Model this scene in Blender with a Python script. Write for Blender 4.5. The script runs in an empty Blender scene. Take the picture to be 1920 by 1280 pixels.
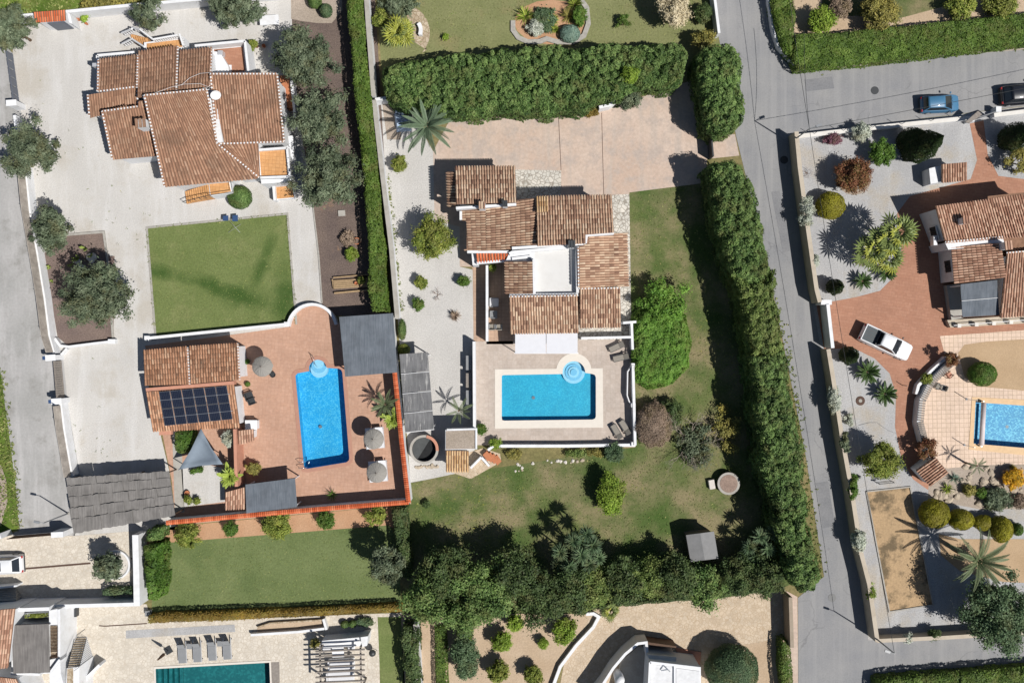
import bpy, bmesh, math, random
import numpy as np
random.seed(7); rng = np.random.default_rng(11)
R = math.radians
scene = bpy.context.scene
COL = scene.collection

# ------------------------------------------------------------------ camera, sky, sun, exposure
CAM_H = 76.0                       # drone height over the plots
PX = 22.0                          # photo pixels per metre on the ground
cam_d = bpy.data.cameras.new('camera'); cam = bpy.data.objects.new('camera', cam_d)
COL.objects.link(cam); cam.location = (0, 0, CAM_H)
cam_d.sensor_width = 36.0; cam_d.lens = 36.0 * CAM_H / (1920 / PX)
cam_d.clip_end = 1500; scene.camera = cam
SUN_EL, SUN_DX, SUN_DY = R(54.5), 0.85, -0.53
world = bpy.data.worlds.new('World'); scene.world = world; world.use_nodes = True
wn = world.node_tree.nodes; wl = world.node_tree.links
sky = wn.new('ShaderNodeTexSky'); sky.sky_type = 'NISHITA'; sky.sun_disc = False
sky.sun_elevation = SUN_EL; sky.sun_rotation = math.atan2(SUN_DX, SUN_DY)
sky.air_density = 1.0; sky.dust_density = 0.6
wl.new(sky.outputs[0], wn['Background'].inputs[0]); wn['Background'].inputs[1].default_value = 0.05
sd = bpy.data.lights.new('sun', 'SUN'); sun = bpy.data.objects.new('sun', sd); COL.objects.link(sun)
sd.energy = 4.9; sd.angle = R(0.5); sd.color = (1.0, 0.965, 0.92)
from mathutils import Vector
_sv = Vector((SUN_DX * math.cos(SUN_EL), SUN_DY * math.cos(SUN_EL), math.sin(SUN_EL)))
sun.rotation_euler = _sv.to_track_quat('Z', 'Y').to_euler(); sun.location = (40, -25, 60)
vs = scene.view_settings
vs.view_transform = 'Standard'; vs.look = 'None'; vs.exposure = 0.17; vs.gamma = 1.0; vs.use_curve_mapping = False
scene.render.engine = 'CYCLES'

# ------------------------------------------------------------------ coordinates
def P(px, py, z=0.0):
    f = (CAM_H - z) / CAM_H / PX
    return ((px - 960) * f, (640 - py) * f, z)
def P2(pts, z=0.0): return [P(x, y, z)[:2] for x, y in pts]
def Zn(c, r):                                   # coordinates read in a 4x enlargement of tile c, r
    return lambda *pts: [(c * 480 + x / 4, r * 320 + y / 4) for x, y in pts]
Z00, Z10, Z20, Z30 = Zn(0,0), Zn(1,0), Zn(2,0), Zn(3,0)
Z01, Z11, Z21, Z31 = Zn(0,1), Zn(1,1), Zn(2,1), Zn(3,1)
Z02, Z12, Z22, Z32 = Zn(0,2), Zn(1,2), Zn(2,2), Zn(3,2)
Z03, Z13, Z23, Z33 = Zn(0,3), Zn(1,3), Zn(2,3), Zn(3,3)

def rgb(r, g, b, k=1.0):                        # observed sRGB colour -> base colour under this sun
    o = []
    for c in (r, g, b):
        c /= 255.0
        c = c / 12.92 if c <= 0.04045 else ((c + 0.055) / 1.055) ** 2.4
        o.append(min(0.8, c * k / 1.36))
    return tuple(o)

# ------------------------------------------------------------------ materials
MATS = {}
def newmat(name):
    m = bpy.data.materials.new(name); m.use_nodes = True
    nt = m.node_tree; b = nt.nodes['Principled BSDF']
    MATS[name] = m
    return m, nt, b
def N(nt, t, **kw):
    n = nt.nodes.new(t)
    for k, v in kw.items(): setattr(n, k, v)
    return n
def coords(nt, world=False):
    if world: return N(nt, 'ShaderNodeNewGeometry').outputs['Position']
    return N(nt, 'ShaderNodeTexCoord').outputs['Object']
def noise(nt, co, scale, detail=4, rough=0.55):
    n = N(nt, 'ShaderNodeTexNoise'); n.inputs['Scale'].default_value = scale
    n.inputs['Detail'].default_value = detail; n.inputs['Roughness'].default_value = rough
    nt.links.new(co, n.inputs['Vector']); return n.outputs['Fac']
def ramp(nt, fac, stops):
    r = N(nt, 'ShaderNodeValToRGB'); e = r.color_ramp.elements
    while len(e) < len(stops): e.new(0.5)
    for el, (p, c) in zip(e, stops): el.position = p; el.color = (*c, 1) if len(c) == 3 else c
    nt.links.new(fac, r.inputs[0]); return r.outputs[0]
def mix(nt, fac, a, b, mode='MIX'):
    m = N(nt, 'ShaderNodeMix', data_type='RGBA', blend_type=mode)
    for sock, v in ((m.inputs[0], fac), (m.inputs[6], a), (m.inputs[7], b)):
        if isinstance(v, bpy.types.NodeSocket): nt.links.new(v, sock)
        elif isinstance(v, tuple): sock.default_value = (*v, 1)
        else: sock.default_value = v
    return m.outputs[2]
def bump(nt, b, h, strength, dist=0.05):
    n = N(nt, 'ShaderNodeBump'); n.inputs['Strength'].default_value = strength; n.inputs['Distance'].default_value = dist
    nt.links.new(h, n.inputs['Height']); nt.links.new(n.outputs[0], b.inputs['Normal'])
def gray(v): return (v, v, v)

def surf(name, c1, c2, scale=0.4, fine=7, fineamt=0.35, rough=0.9, bmp=0.4, c3=None, c3t=0.62, sc3=0.25, spec=0.3, wld=True, speck=None, track=None):
    """large stains c1/c2, fine speckle, optional patches c3"""
    m, nt, b = newmat(name); co = coords(nt, wld)
    c = ramp(nt, noise(nt, co, scale, 6), [(0.35, c1), (0.65, c2)])
    if c3:
        f = ramp(nt, noise(nt, co, sc3, 7, 0.65), [(c3t - 0.06, gray(0)), (c3t + 0.06, gray(1))])
        c = mix(nt, f, c, c3)
    if track:
        mp = N(nt, 'ShaderNodeMapping'); mp.inputs['Rotation'].default_value = (0, 0, track[0]); mp.inputs['Scale'].default_value = (1.1, 0.12, 1); nt.links.new(co, mp.inputs[0])
        c = mix(nt, ramp(nt, noise(nt, mp.outputs[0], 1.0, 5, 0.6), [(0.5, gray(0)), (0.68, gray(track[2]))]), c, track[1])
        c = mix(nt, ramp(nt, noise(nt, co, 1.6, 6, 0.75), [(0.62, gray(0)), (0.74, gray(track[2]*0.8))]), c, track[3])
    fn = noise(nt, co, fine, 3, 0.7)
    c = mix(nt, 1.0, c, ramp(nt, fn, [(0.25, gray(1 - fineamt)), (0.75, gray(1 + fineamt * 0.6))]), 'MULTIPLY')
    if speck:
        f = ramp(nt, noise(nt, co, speck[1], 2, 0.5), [(speck[2], gray(0)), (speck[2] + 0.06, gray(1))])
        c = mix(nt, f, c, speck[0])
    nt.links.new(c, b.inputs['Base Color']); b.inputs['Roughness'].default_value = rough
    b.inputs['Specular IOR Level'].default_value = spec
    if bmp: bump(nt, b, fn, bmp)
    return m
def tinted(name, stops, rough=0.85, nscale=1.5, namt=0.25, bmp=0.2, spec=0.3, trans=0.0, stain=None):
    """colour by the per-face 'tint' attribute"""
    m, nt, b = newmat(name); co = coords(nt, True)
    a = N(nt, 'ShaderNodeAttribute', attribute_name='tint')
    c = ramp(nt, a.outputs['Fac'], stops)
    fn = noise(nt, co, nscale, 5)
    c = mix(nt, 1.0, c, ramp(nt, fn, [(0.3, gray(1 - namt)), (0.7, gray(1 + namt))]), 'MULTIPLY')
    if stain:
        f = ramp(nt, noise(nt, co, stain[1], 6, 0.7), [(stain[2], gray(0)), (stain[2] + 0.15, gray(stain[3]))])
        c = mix(nt, f, c, stain[0])
    nt.links.new(c, b.inputs['Base Color']); b.inputs['Roughness'].default_value = rough
    b.inputs['Specular IOR Level'].default_value = spec
    if bmp: bump(nt, b, noise(nt, co, 30, 2), bmp, 0.02)
    if trans:
        t = N(nt, 'ShaderNodeBsdfTranslucent'); nt.links.new(c, t.inputs[0])
        ms = N(nt, 'ShaderNodeMixShader'); ms.inputs[0].default_value = trans
        nt.links.new(b.outputs[0], ms.inputs[1]); nt.links.new(t.outputs[0], ms.inputs[2])
        nt.links.new(ms.outputs[0], nt.nodes['Material Output'].inputs[0])
    return m
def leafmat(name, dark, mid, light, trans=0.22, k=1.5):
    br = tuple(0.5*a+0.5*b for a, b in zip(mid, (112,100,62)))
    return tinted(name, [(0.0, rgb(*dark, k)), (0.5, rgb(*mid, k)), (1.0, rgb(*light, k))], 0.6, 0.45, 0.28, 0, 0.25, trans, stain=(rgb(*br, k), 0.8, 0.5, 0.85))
def crazy(name, c1, c2, joint, scale=2.0, jw=0.05, rough=0.85):
    m, nt, b = newmat(name); co = coords(nt, True)
    v = N(nt, 'ShaderNodeTexVoronoi'); v.inputs['Scale'].default_value = scale; nt.links.new(co, v.inputs['Vector'])
    e = N(nt, 'ShaderNodeTexVoronoi', feature='DISTANCE_TO_EDGE'); e.inputs['Scale'].default_value = scale; nt.links.new(co, e.inputs['Vector'])
    sep = N(nt, 'ShaderNodeSeparateColor'); nt.links.new(v.outputs['Color'], sep.inputs[0])
    c = ramp(nt, sep.outputs[0], [(0.1, c1), (0.9, c2)])
    c = mix(nt, 1.0, c, ramp(nt, noise(nt, co, 1.2, 6, 0.7), [(0.3, gray(0.82)), (0.7, gray(1.12))]), 'MULTIPLY')
    f = ramp(nt, e.outputs['Distance'], [(jw * 0.4, gray(0)), (jw, gray(1))])
    c = mix(nt, f, joint, c)
    nt.links.new(c, b.inputs['Base Color']); b.inputs['Roughness'].default_value = rough
    bump(nt, b, f, 0.4, 0.02); return m
def tilegrid(name, c1, c2, joint, size, rot=0.0, ratio=1.0, jw=0.02, stag=0.0):
    m, nt, b = newmat(name); co = coords(nt, True)
    mp = N(nt, 'ShaderNodeMapping'); mp.inputs['Rotation'].default_value = (0, 0, rot); nt.links.new(co, mp.inputs[0])
    t = N(nt, 'ShaderNodeTexBrick'); t.offset = stag; t.inputs['Scale'].default_value = 1.0
    t.inputs['Brick Width'].default_value = size * ratio; t.inputs['Row Height'].default_value = size
    t.inputs['Mortar Size'].default_value = jw; t.inputs['Mortar Smooth'].default_value = 0.1
    t.inputs['Color1'].default_value = (*c1, 1); t.inputs['Color2'].default_value = (*c2, 1); t.inputs['Mortar'].default_value = (*joint, 1)
    nt.links.new(mp.outputs[0], t.inputs['Vector'])
    c = mix(nt, 1.0, t.outputs['Color'], ramp(nt, noise(nt, co, 0.5, 6, 0.65), [(0.3, gray(0.88)), (0.7, gray(1.1))]), 'MULTIPLY')
    c = mix(nt, 1.0, c, ramp(nt, noise(nt, co, 5, 3, 0.65), [(0.3, gray(0.9)), (0.7, gray(1.08))]), 'MULTIPLY')
    nt.links.new(c, b.inputs['Base Color']); b.inputs['Roughness'].default_value = 0.8
    return m
def plain(name, c, rough=0.6, spec=0.5, metal=0.0, namt=0.08, nscale=3.0, coat=0.0):
    m, nt, b = newmat(name); co = coords(nt, True)
    cc = mix(nt, 1.0, c, ramp(nt, noise(nt, co, nscale, 5, 0.65), [(0.3, gray(1 - namt)), (0.7, gray(1 + namt))]), 'MULTIPLY')
    nt.links.new(cc, b.inputs['Base Color']); b.inputs['Roughness'].default_value = rough
    b.inputs['Specular IOR Level'].default_value = spec; b.inputs['Metallic'].default_value = metal
    b.inputs['Coat Weight'].default_value = coat; b.inputs['Coat Roughness'].default_value = 0.05
    return m
def reed(name, c1, c2, axis=0, scale=14.0, streak=None):
    """split-reed matting: fine streaks along one axis (0: x, 1: y), optional pale streaks"""
    m, nt, b = newmat(name); co = coords(nt, True)
    mp = N(nt, 'ShaderNodeMapping'); mp.inputs['Scale'].default_value = (0.6, scale, 1) if axis == 0 else (scale, 0.6, 1)
    nt.links.new(co, mp.inputs[0])
    f = noise(nt, mp.outputs[0], 1.0, 4, 0.7)
    c = ramp(nt, f, [(0.3, c1), (0.7, c2)])
    c = mix(nt, 1.0, c, ramp(nt, noise(nt, co, 0.9, 5, 0.6), [(0.3, gray(0.8)), (0.7, gray(1.15))]), 'MULTIPLY')
    if streak:
        mp2 = N(nt, 'ShaderNodeMapping'); mp2.inputs['Scale'].default_value = (0.5, 5, 1) if axis == 0 else (5, 0.5, 1)
        nt.links.new(co, mp2.inputs[0])
        g = ramp(nt, noise(nt, mp2.outputs[0], 1.0, 6, 0.75), [(0.56, gray(0)), (0.68, gray(1))])
        c = mix(nt, g, c, streak)
    nt.links.new(c, b.inputs['Base Color']); b.inputs['Roughness'].default_value = 0.9
    b.inputs['Specular IOR Level'].default_value = 0.2
    bump(nt, b, f, 0.6, 0.03); return m
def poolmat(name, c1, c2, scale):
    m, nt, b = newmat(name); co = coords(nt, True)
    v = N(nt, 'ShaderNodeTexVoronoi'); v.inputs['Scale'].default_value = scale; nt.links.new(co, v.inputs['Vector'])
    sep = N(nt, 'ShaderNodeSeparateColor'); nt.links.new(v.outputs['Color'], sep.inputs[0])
    c = ramp(nt, sep.outputs[0], [(0.45, c1), (1.0, c2)])  # mottled mosaic; its paler cells paint caustic ripple light into the floor colour
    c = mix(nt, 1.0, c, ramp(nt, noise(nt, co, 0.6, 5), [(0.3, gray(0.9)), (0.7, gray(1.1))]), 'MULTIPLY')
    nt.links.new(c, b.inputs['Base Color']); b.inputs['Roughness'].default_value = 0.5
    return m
def watermat(name, tint, bs=3.0):
    m, nt, b = newmat(name); nt.nodes.remove(b); co = coords(nt, True)
    t = N(nt, 'ShaderNodeBsdfTransparent'); t.inputs[0].default_value = (*tint, 1)
    g = N(nt, 'ShaderNodeBsdfGlossy'); g.inputs['Roughness'].default_value = 0.03
    bp = N(nt, 'ShaderNodeBump'); bp.inputs['Strength'].default_value = 0.25; bp.inputs['Distance'].default_value = 0.04
    nt.links.new(noise(nt, co, bs, 3), bp.inputs['Height']); nt.links.new(bp.outputs[0], g.inputs['Normal'])
    fr = N(nt, 'ShaderNodeFresnel'); fr.inputs[0].default_value = 1.33; nt.links.new(bp.outputs[0], fr.inputs['Normal'])
    ms = N(nt, 'ShaderNodeMixShader'); nt.links.new(fr.outputs[0], ms.inputs[0])
    nt.links.new(t.outputs[0], ms.inputs[1]); nt.links.new(g.outputs[0], ms.inputs[2])
    nt.links.new(ms.outputs[0], nt.nodes['Material Output'].inputs[0]); return m

# ground
surf('wild_ground', rgb(120,118,72), rgb(150,135,95), 0.15, 4, 0.4)
surf('gravel_white', rgb(206,203,198), rgb(215,212,207), 0.25, 9, 0.15, c3=rgb(200,194,184), c3t=0.56, sc3=0.2, bmp=0.5, track=(R(12), rgb(222,220,217), 0.7, rgb(184,174,158)))
surf('gravel_warm', rgb(202,199,194), rgb(212,209,204), 0.3, 9, 0.24, bmp=0.5, track=(R(4), rgb(216,213,208), 0.6, rgb(188,180,166)))
surf('gravel_grey', rgb(176,176,177), rgb(190,189,188), 0.3, 9, 0.28, c3=rgb(186,178,166), c3t=0.58, sc3=0.18, bmp=0.5, track=(R(-14), rgb(198,198,198), 0.6, rgb(160,152,142)))
surf('lane_concrete', rgb(170,169,166), rgb(186,184,182), 0.3, 5, 0.12, c3=rgb(160,158,154), c3t=0.58, sc3=0.4, bmp=0.15, track=(R(9), rgb(198,196,194), 0.8, rgb(150,146,140)))
def asphaltmat():
    m, nt, b = newmat('asphalt'); co = coords(nt, True)
    c = ramp(nt, noise(nt, co, 0.35, 7, 0.6), [(0.3, rgb(140,141,144)), (0.7, rgb(157,156,155))])
    c = mix(nt, 1.0, c, ramp(nt, noise(nt, co, 9, 3, 0.7), [(0.25, gray(0.86)), (0.75, gray(1.1))]), 'MULTIPLY')
    ns = N(nt, 'ShaderNodeTexNoise'); ns.inputs['Scale'].default_value = 0.5; ns.inputs['Detail'].default_value = 6; nt.links.new(co, ns.inputs['Vector'])
    wv = N(nt, 'ShaderNodeVectorMath', operation='SCALE'); nt.links.new(ns.outputs['Color'], wv.inputs[0]); wv.inputs['Scale'].default_value = 2.2
    ad = N(nt, 'ShaderNodeVectorMath', operation='ADD'); nt.links.new(co, ad.inputs[0]); nt.links.new(wv.outputs[0], ad.inputs[1])
    v = N(nt, 'ShaderNodeTexVoronoi', feature='DISTANCE_TO_EDGE'); v.inputs['Scale'].default_value = 0.28; nt.links.new(ad.outputs[0], v.inputs['Vector'])
    mp = N(nt, 'ShaderNodeMapping'); mp.inputs['Rotation'].default_value = (0, 0, R(-14)); mp.inputs['Scale'].default_value = (1.6, 0.05, 1); nt.links.new(co, mp.inputs[0])
    c = mix(nt, ramp(nt, noise(nt, mp.outputs[0], 1.0, 4, 0.6), [(0.45, gray(0)), (0.7, gray(0.6))]), c, rgb(166,165,164))
    c = mix(nt, ramp(nt, noise(nt, co, 1.1, 6, 0.7), [(0.6, gray(0)), (0.72, gray(0.5))]), c, rgb(122,122,124))
    gate = ramp(nt, noise(nt, co, 0.3, 3), [(0.5, gray(0)), (0.65, gray(0.35))])
    crk = ramp(nt, v.outputs['Distance'], [(0.006, gray(1)), (0.014, gray(0))])
    f = mix(nt, 1.0, crk, gate, 'MULTIPLY')
    c = mix(nt, f, c, rgb(90,90,92))
    nt.links.new(c, b.inputs['Base Color']); b.inputs['Roughness'].default_value = 0.9; bump(nt, b, noise(nt, co, 25, 2), 0.2, 0.02)
asphaltmat()
surf('asphalt_patch', rgb(132,133,136), rgb(144,144,146), 0.6, 8, 0.18, bmp=0.2)
surf('road_edge_dust', rgb(186,172,156), rgb(170,164,156), 0.5, 6, 0.25)
surf('concrete_pink', rgb(204,180,162), rgb(214,194,178), 0.25, 4, 0.16, c3=rgb(194,178,166), c3t=0.54, sc3=0.6, bmp=0.15, track=(R(84), rgb(196,182,170), 0.8, rgb(168,148,136)))
surf('mulch', rgb(112,98,92), rgb(130,114,104), 0.5, 10, 0.5, c3=rgb(190,150,112), c3t=0.69, sc3=0.28, bmp=0.8)
surf('mulch_red', rgb(124,108,102), rgb(142,124,114), 0.5, 10, 0.45, bmp=0.8)
surf('soil_orange', rgb(190,146,112), rgb(202,162,128), 0.6, 8, 0.22)
surf('earth_tan', rgb(194,170,142), rgb(206,184,158), 0.35, 7, 0.2)
surf('sand', rgb(188,160,126), rgb(198,170,136), 0.5, 12, 0.2)
surf('court', rgb(196,166,128), rgb(186,158,122), 0.3, 6, 0.25, c3=rgb(120,104,80), c3t=0.54, sc3=0.55)
surf('bare_strip', rgb(172,158,142), rgb(184,170,156), 0.5, 8, 0.3)
def blob(nt, co, cx, cy, rx, ry, rot):
    mp = N(nt, 'ShaderNodeMapping', vector_type='TEXTURE'); mp.inputs['Location'].default_value = (cx, cy, 0); mp.inputs['Rotation'].default_value = (0, 0, rot); mp.inputs['Scale'].default_value = (rx, ry, 1)
    nz = N(nt, 'ShaderNodeTexNoise'); nz.inputs['Scale'].default_value = 0.6; nt.links.new(co, nz.inputs['Vector'])
    v = N(nt, 'ShaderNodeVectorMath', operation='ADD'); nt.links.new(co, v.inputs[0]); nt.links.new(nz.outputs['Color'], v.inputs[1])
    nt.links.new(v.outputs[0], mp.inputs[0]); gt = N(nt, 'ShaderNodeTexGradient', gradient_type='SPHERICAL'); nt.links.new(mp.outputs[0], gt.inputs[0]); return gt.outputs['Fac']
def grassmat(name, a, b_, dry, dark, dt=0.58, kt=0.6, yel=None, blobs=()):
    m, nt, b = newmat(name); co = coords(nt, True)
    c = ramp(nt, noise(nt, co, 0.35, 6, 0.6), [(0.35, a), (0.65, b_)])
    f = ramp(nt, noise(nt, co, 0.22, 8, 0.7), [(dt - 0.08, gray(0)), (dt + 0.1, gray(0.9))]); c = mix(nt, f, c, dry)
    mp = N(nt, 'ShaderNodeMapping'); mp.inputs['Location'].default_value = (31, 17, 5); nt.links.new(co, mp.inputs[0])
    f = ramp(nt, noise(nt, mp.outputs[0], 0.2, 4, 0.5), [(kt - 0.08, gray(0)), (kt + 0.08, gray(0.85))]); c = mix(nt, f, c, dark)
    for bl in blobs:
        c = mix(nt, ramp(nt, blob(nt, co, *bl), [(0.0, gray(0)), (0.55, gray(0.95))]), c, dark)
    fn = noise(nt, co, 6, 5, 0.75)
    c = mix(nt, 1.0, c, ramp(nt, fn, [(0.25, gray(0.72)), (0.75, gray(1.24))]), 'MULTIPLY')
    if yel:
        f = ramp(nt, noise(nt, co, 3.0, 5, 0.7), [(0.6, gray(0)), (0.68, gray(0.8))])
        g = ramp(nt, noise(nt, mp.outputs[0], 0.12, 2), [(0.5, gray(0)), (0.6, gray(1))])
        c = mix(nt, mix(nt, 1.0, f, g, 'MULTIPLY'), c, yel)
    nt.links.new(c, b.inputs['Base Color']); b.inputs['Roughness'].default_value = 0.95; b.inputs['Specular IOR Level'].default_value = 0.1
    bump(nt, b, fn, 0.7, 0.08); return m
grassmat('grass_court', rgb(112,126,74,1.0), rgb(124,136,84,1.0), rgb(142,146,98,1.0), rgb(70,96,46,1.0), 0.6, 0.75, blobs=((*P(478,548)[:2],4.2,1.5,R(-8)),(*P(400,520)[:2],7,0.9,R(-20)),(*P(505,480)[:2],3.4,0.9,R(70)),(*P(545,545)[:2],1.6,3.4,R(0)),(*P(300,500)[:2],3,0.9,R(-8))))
grassmat('grass_lower', rgb(110,124,78,1.0), rgb(122,134,88,1.0), rgb(136,142,96,1.0), rgb(98,114,70,1.0), 0.62, 0.6)
grassmat('grass_rough', rgb(88,104,58,1.05), rgb(106,116,70,1.05), rgb(150,138,106,1.0), rgb(72,98,46,1.05), 0.49, 0.56, yel=rgb(160,158,60))
grassmat('grass_top', rgb(124,128,86,1.1), rgb(136,138,96,1.1), rgb(146,134,98,1.1), rgb(108,116,68,1.1), 0.6, 0.62)
grassmat('grass_verge', rgb(92,116,46,1.1), rgb(110,128,58,1.1), rgb(126,112,74,1.1), rgb(70,98,36,1.1), 0.64, 0.56)
crazy('crazy_white', rgb(206,202,192), rgb(222,216,204), rgb(158,150,138), 3.0, 0.09)
crazy('crazy_beige', rgb(216,206,190), rgb(226,217,202), rgb(204,192,174), 3.4, 0.07)
crazy('crazy_tan', rgb(204,184,158), rgb(214,196,172), rgb(192,170,142), 3.6, 0.07)
crazy('crazy_wall', rgb(186,168,142), rgb(206,190,166), rgb(160,140,112), 2.8, 0.08)
tilegrid('terrace_pink', rgb(194,153,128), rgb(202,162,138), rgb(188,147,123), 0.3, R(5), 1.0, 0.014)
tilegrid('terrace_beige', rgb(192,177,164), rgb(200,186,174), rgb(188,174,161), 0.4, 0, 1.0, 0.014)
tilegrid('terrace_brown', rgb(188,158,134), rgb(198,168,144), rgb(172,144,122), 0.3, 0, 1.0, 0.018)
tilegrid('drive_terracotta', rgb(174,124,98), rgb(182,133,107), rgb(166,117,92), 0.25, R(8), 2.0, 0.014, 0.5)
tilegrid('paver_orange', rgb(212,156,98), rgb(222,168,112), rgb(192,140,90), 0.3, R(4), 1.0, 0.016)
tilegrid('cream_floor', rgb(226,200,176), rgb(234,208,186), rgb(188,164,142), 0.38, R(-1), 1.0, 0.02)
plain('cream_coping', rgb(232,198,156), 0.8, 0.3)
plain('white_coping', rgb(232,224,212), 0.75, 0.3, namt=0.04)
plain('pink_coping', rgb(188,142,122), 0.8, 0.3)
plain('stone_edge', rgb(176,172,164), 0.9, 0.2, namt=0.2, nscale=4)
plain('dark_channel', rgb(96,76,66), 0.8, 0.2)
# walls
def plaster(name, c, dirt):
    m, nt, b = newmat(name); co = coords(nt, True)
    f = ramp(nt, noise(nt, co, 1.3, 8, 0.75), [(0.45, gray(0)), (0.75, gray(0.8))])
    cc = mix(nt, f, c, dirt)
    nt.links.new(cc, b.inputs['Base Color']); b.inputs['Roughness'].default_value = 0.85; b.inputs['Specular IOR Level'].default_value = 0.25
    bump(nt, b, noise(nt, co, 20, 3), 0.15, 0.02); return m
plaster('white_plaster', (0.655,0.665,0.68), (0.52,0.51,0.49))
plaster('warm_plaster', (0.62,0.60,0.56), (0.5,0.46,0.4))
plaster('beige_plaster', rgb(202,190,172), rgb(176,162,142))
plaster('tan_block', rgb(170,156,138), rgb(146,132,114))
plaster('old_concrete', rgb(184,180,172), rgb(150,144,134))
plain('salmon', rgb(206,150,126), 0.85, 0.2, namt=0.12)
# roofs
tinted('tile_brown', [(0, rgb(146,112,92)), (0.3, rgb(168,128,104)), (0.75, rgb(180,141,115)), (1, rgb(192,158,133))], 0.9, 0.6, 0.15, 0.2, 0.2, stain=(rgb(122,100,84), 0.45, 0.5, 0.65))
tinted('tile_mixed', [(0, rgb(134,102,86)), (0.25, rgb(184,147,122)), (0.65, rgb(206,173,145)), (1, rgb(224,199,171))], 0.9, 0.9, 0.18, 0.2, 0.2, stain=(rgb(110,88,76), 0.8, 0.57, 0.5))
tinted('tile_lichen', [(0, rgb(142,102,78)), (0.4, rgb(190,140,108)), (0.8, rgb(204,156,124)), (1, rgb(216,178,146))], 0.9, 0.9, 0.18, 0.2, 0.2, stain=(rgb(120,106,92), 1.6, 0.53, 0.7))
tinted('tile_peach', [(0, rgb(158,116,96)), (0.5, rgb(200,158,134)), (1, rgb(220,184,158))], 0.9, 0.8, 0.15, 0.2, 0.2, stain=(rgb(130,104,88), 1.0, 0.57, 0.6))
tinted('tile_red', [(0, rgb(196,96,58)), (0.5, rgb(214,112,72)), (1, rgb(226,134,94))], 0.85, 1.2, 0.1, 0.2, 0.25)
tinted('tile_tan', [(0, rgb(190,150,104)), (0.5, rgb(216,180,134)), (1, rgb(228,196,152))], 0.9, 0.9, 0.15, 0.2, 0.2)
plain('pan_brown', rgb(142,110,90), 0.95, 0.1, namt=0.25)
plain('pan_mixed', rgb(150,118,98), 0.95, 0.1, namt=0.25)
reed('thatch', rgb(112,109,106), rgb(152,148,144), 1, 16)
reed('reed_dark', rgb(96,104,112), rgb(124,130,138), 1, 12)
reed('reed_grey', rgb(104,104,106), rgb(140,140,140), 1, 14, streak=rgb(198,196,192))
reed('reed_plain', rgb(112,108,106), rgb(146,142,138), 1, 14)
reed('straw_parasol', rgb(136,132,126), rgb(178,174,166), 0, 10)
# hard things
plain('white_paint', (0.68,0.685,0.69), 0.5, 0.4, namt=0.03)
plain('awning_white', (0.56,0.565,0.59), 0.7, 0.2, namt=0.03)
plain('dark_metal', (0.03,0.033,0.036), 0.5, 0.5)
plain('grey_metal', (0.2,0.21,0.22), 0.45, 0.5)
plain('gate_grey', rgb(104,110,122), 0.5, 0.5)
plain('steel', (0.6,0.62,0.64), 0.25, 0.5, 0.9)
plain('rubber', (0.02,0.02,0.02), 0.8, 0.3)
plain('wood', rgb(176,150,116), 0.8, 0.2, namt=0.2, nscale=6)
plain('wood_grey', rgb(150,142,134), 0.8, 0.2, namt=0.2, nscale=6)
plain('wood_dark', rgb(96,72,56), 0.7, 0.3, namt=0.2, nscale=6)
plain('sling_grey', rgb(146,148,150), 0.8, 0.2, namt=0.06)
plain('sling_taupe', rgb(150,144,134), 0.8, 0.2, namt=0.06)
plain('towel_white', (0.6,0.61,0.63), 0.9, 0.1, namt=0.05)
plain('sail_cloth', rgb(132,144,156), 0.85, 0.2, namt=0.06)
plain('cushion_white', (0.55,0.55,0.56), 0.9, 0.1, namt=0.05)
plain('rock', rgb(190,176,156), 0.95, 0.2, namt=0.25, nscale=5)
plain('rock_white', rgb(220,214,204), 0.95, 0.2, namt=0.15, nscale=5)
plain('terracotta', rgb(196,128,92), 0.85, 0.2, namt=0.12)
plain('grey_roofing', rgb(140,140,140), 0.9, 0.2, namt=0.1, nscale=2)
plaster('terrace_white', (0.56,0.555,0.54), (0.5,0.49,0.47))
plain('roof_white', (0.58,0.585,0.59), 0.8, 0.2, namt=0.1)
reed('reed_fence', rgb(150,142,134,1.25), rgb(184,176,166,1.25), 1, 14)
plain('shed_wall', rgb(120,112,100), 0.85, 0.2)
plain('bark', rgb(110,92,76), 0.95, 0.1, namt=0.3, nscale=8)
plain('bark_pale', rgb(176,164,150), 0.95, 0.1, namt=0.25, nscale=8)
plain('twig_brown', rgb(134,112,100,1.2), 0.95, 0.1, namt=0.25, nscale=4)
plain('glass_dark', (0.02,0.025,0.03), 0.05, 0.8, namt=0)
plain('panel_cell', (0.012,0.016,0.03), 0.18, 0.5, namt=0.15, nscale=2)
plain('panel_frame', (0.16,0.17,0.19), 0.4, 0.5)
plain('bed_cover', rgb(78,86,90), 0.6, 0.3)
plain('tar', (0.06,0.06,0.062), 0.7, 0.3)
plain('panel_line', (0.08,0.09,0.11), 0.4, 0.5)
plain('alu', (0.55,0.56,0.58), 0.4, 0.5, 0.4)
plain('net_black', (0.016,0.017,0.018), 0.8, 0.2, namt=0.2)
plain('net_grey', (0.07,0.075,0.075), 0.8, 0.2, namt=0.15)
plain('blue_plastic', rgb(56,84,126), 0.5, 0.4)
plain('blue_tarp', rgb(176,196,220), 0.6, 0.3, namt=0.15)
plain('paint_blue', (0.05,0.15,0.26), 0.45, 0.4, namt=0, coat=0.25)
plain('paint_black', (0.012,0.014,0.02), 0.4, 0.4, namt=0, coat=0.3)
plain('paint_white', (0.66,0.67,0.68), 0.4, 0.5, namt=0, coat=0.3)
plain('lamp_red', (0.4,0.02,0.02), 0.3, 0.5, namt=0)
plain('lamp_clear', (0.75,0.77,0.8), 0.15, 0.6, namt=0)
plain('roller_white', rgb(220,208,206), 0.6, 0.3)
plain('cover_blue', rgb(60,150,200), 0.6, 0.3)
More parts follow.
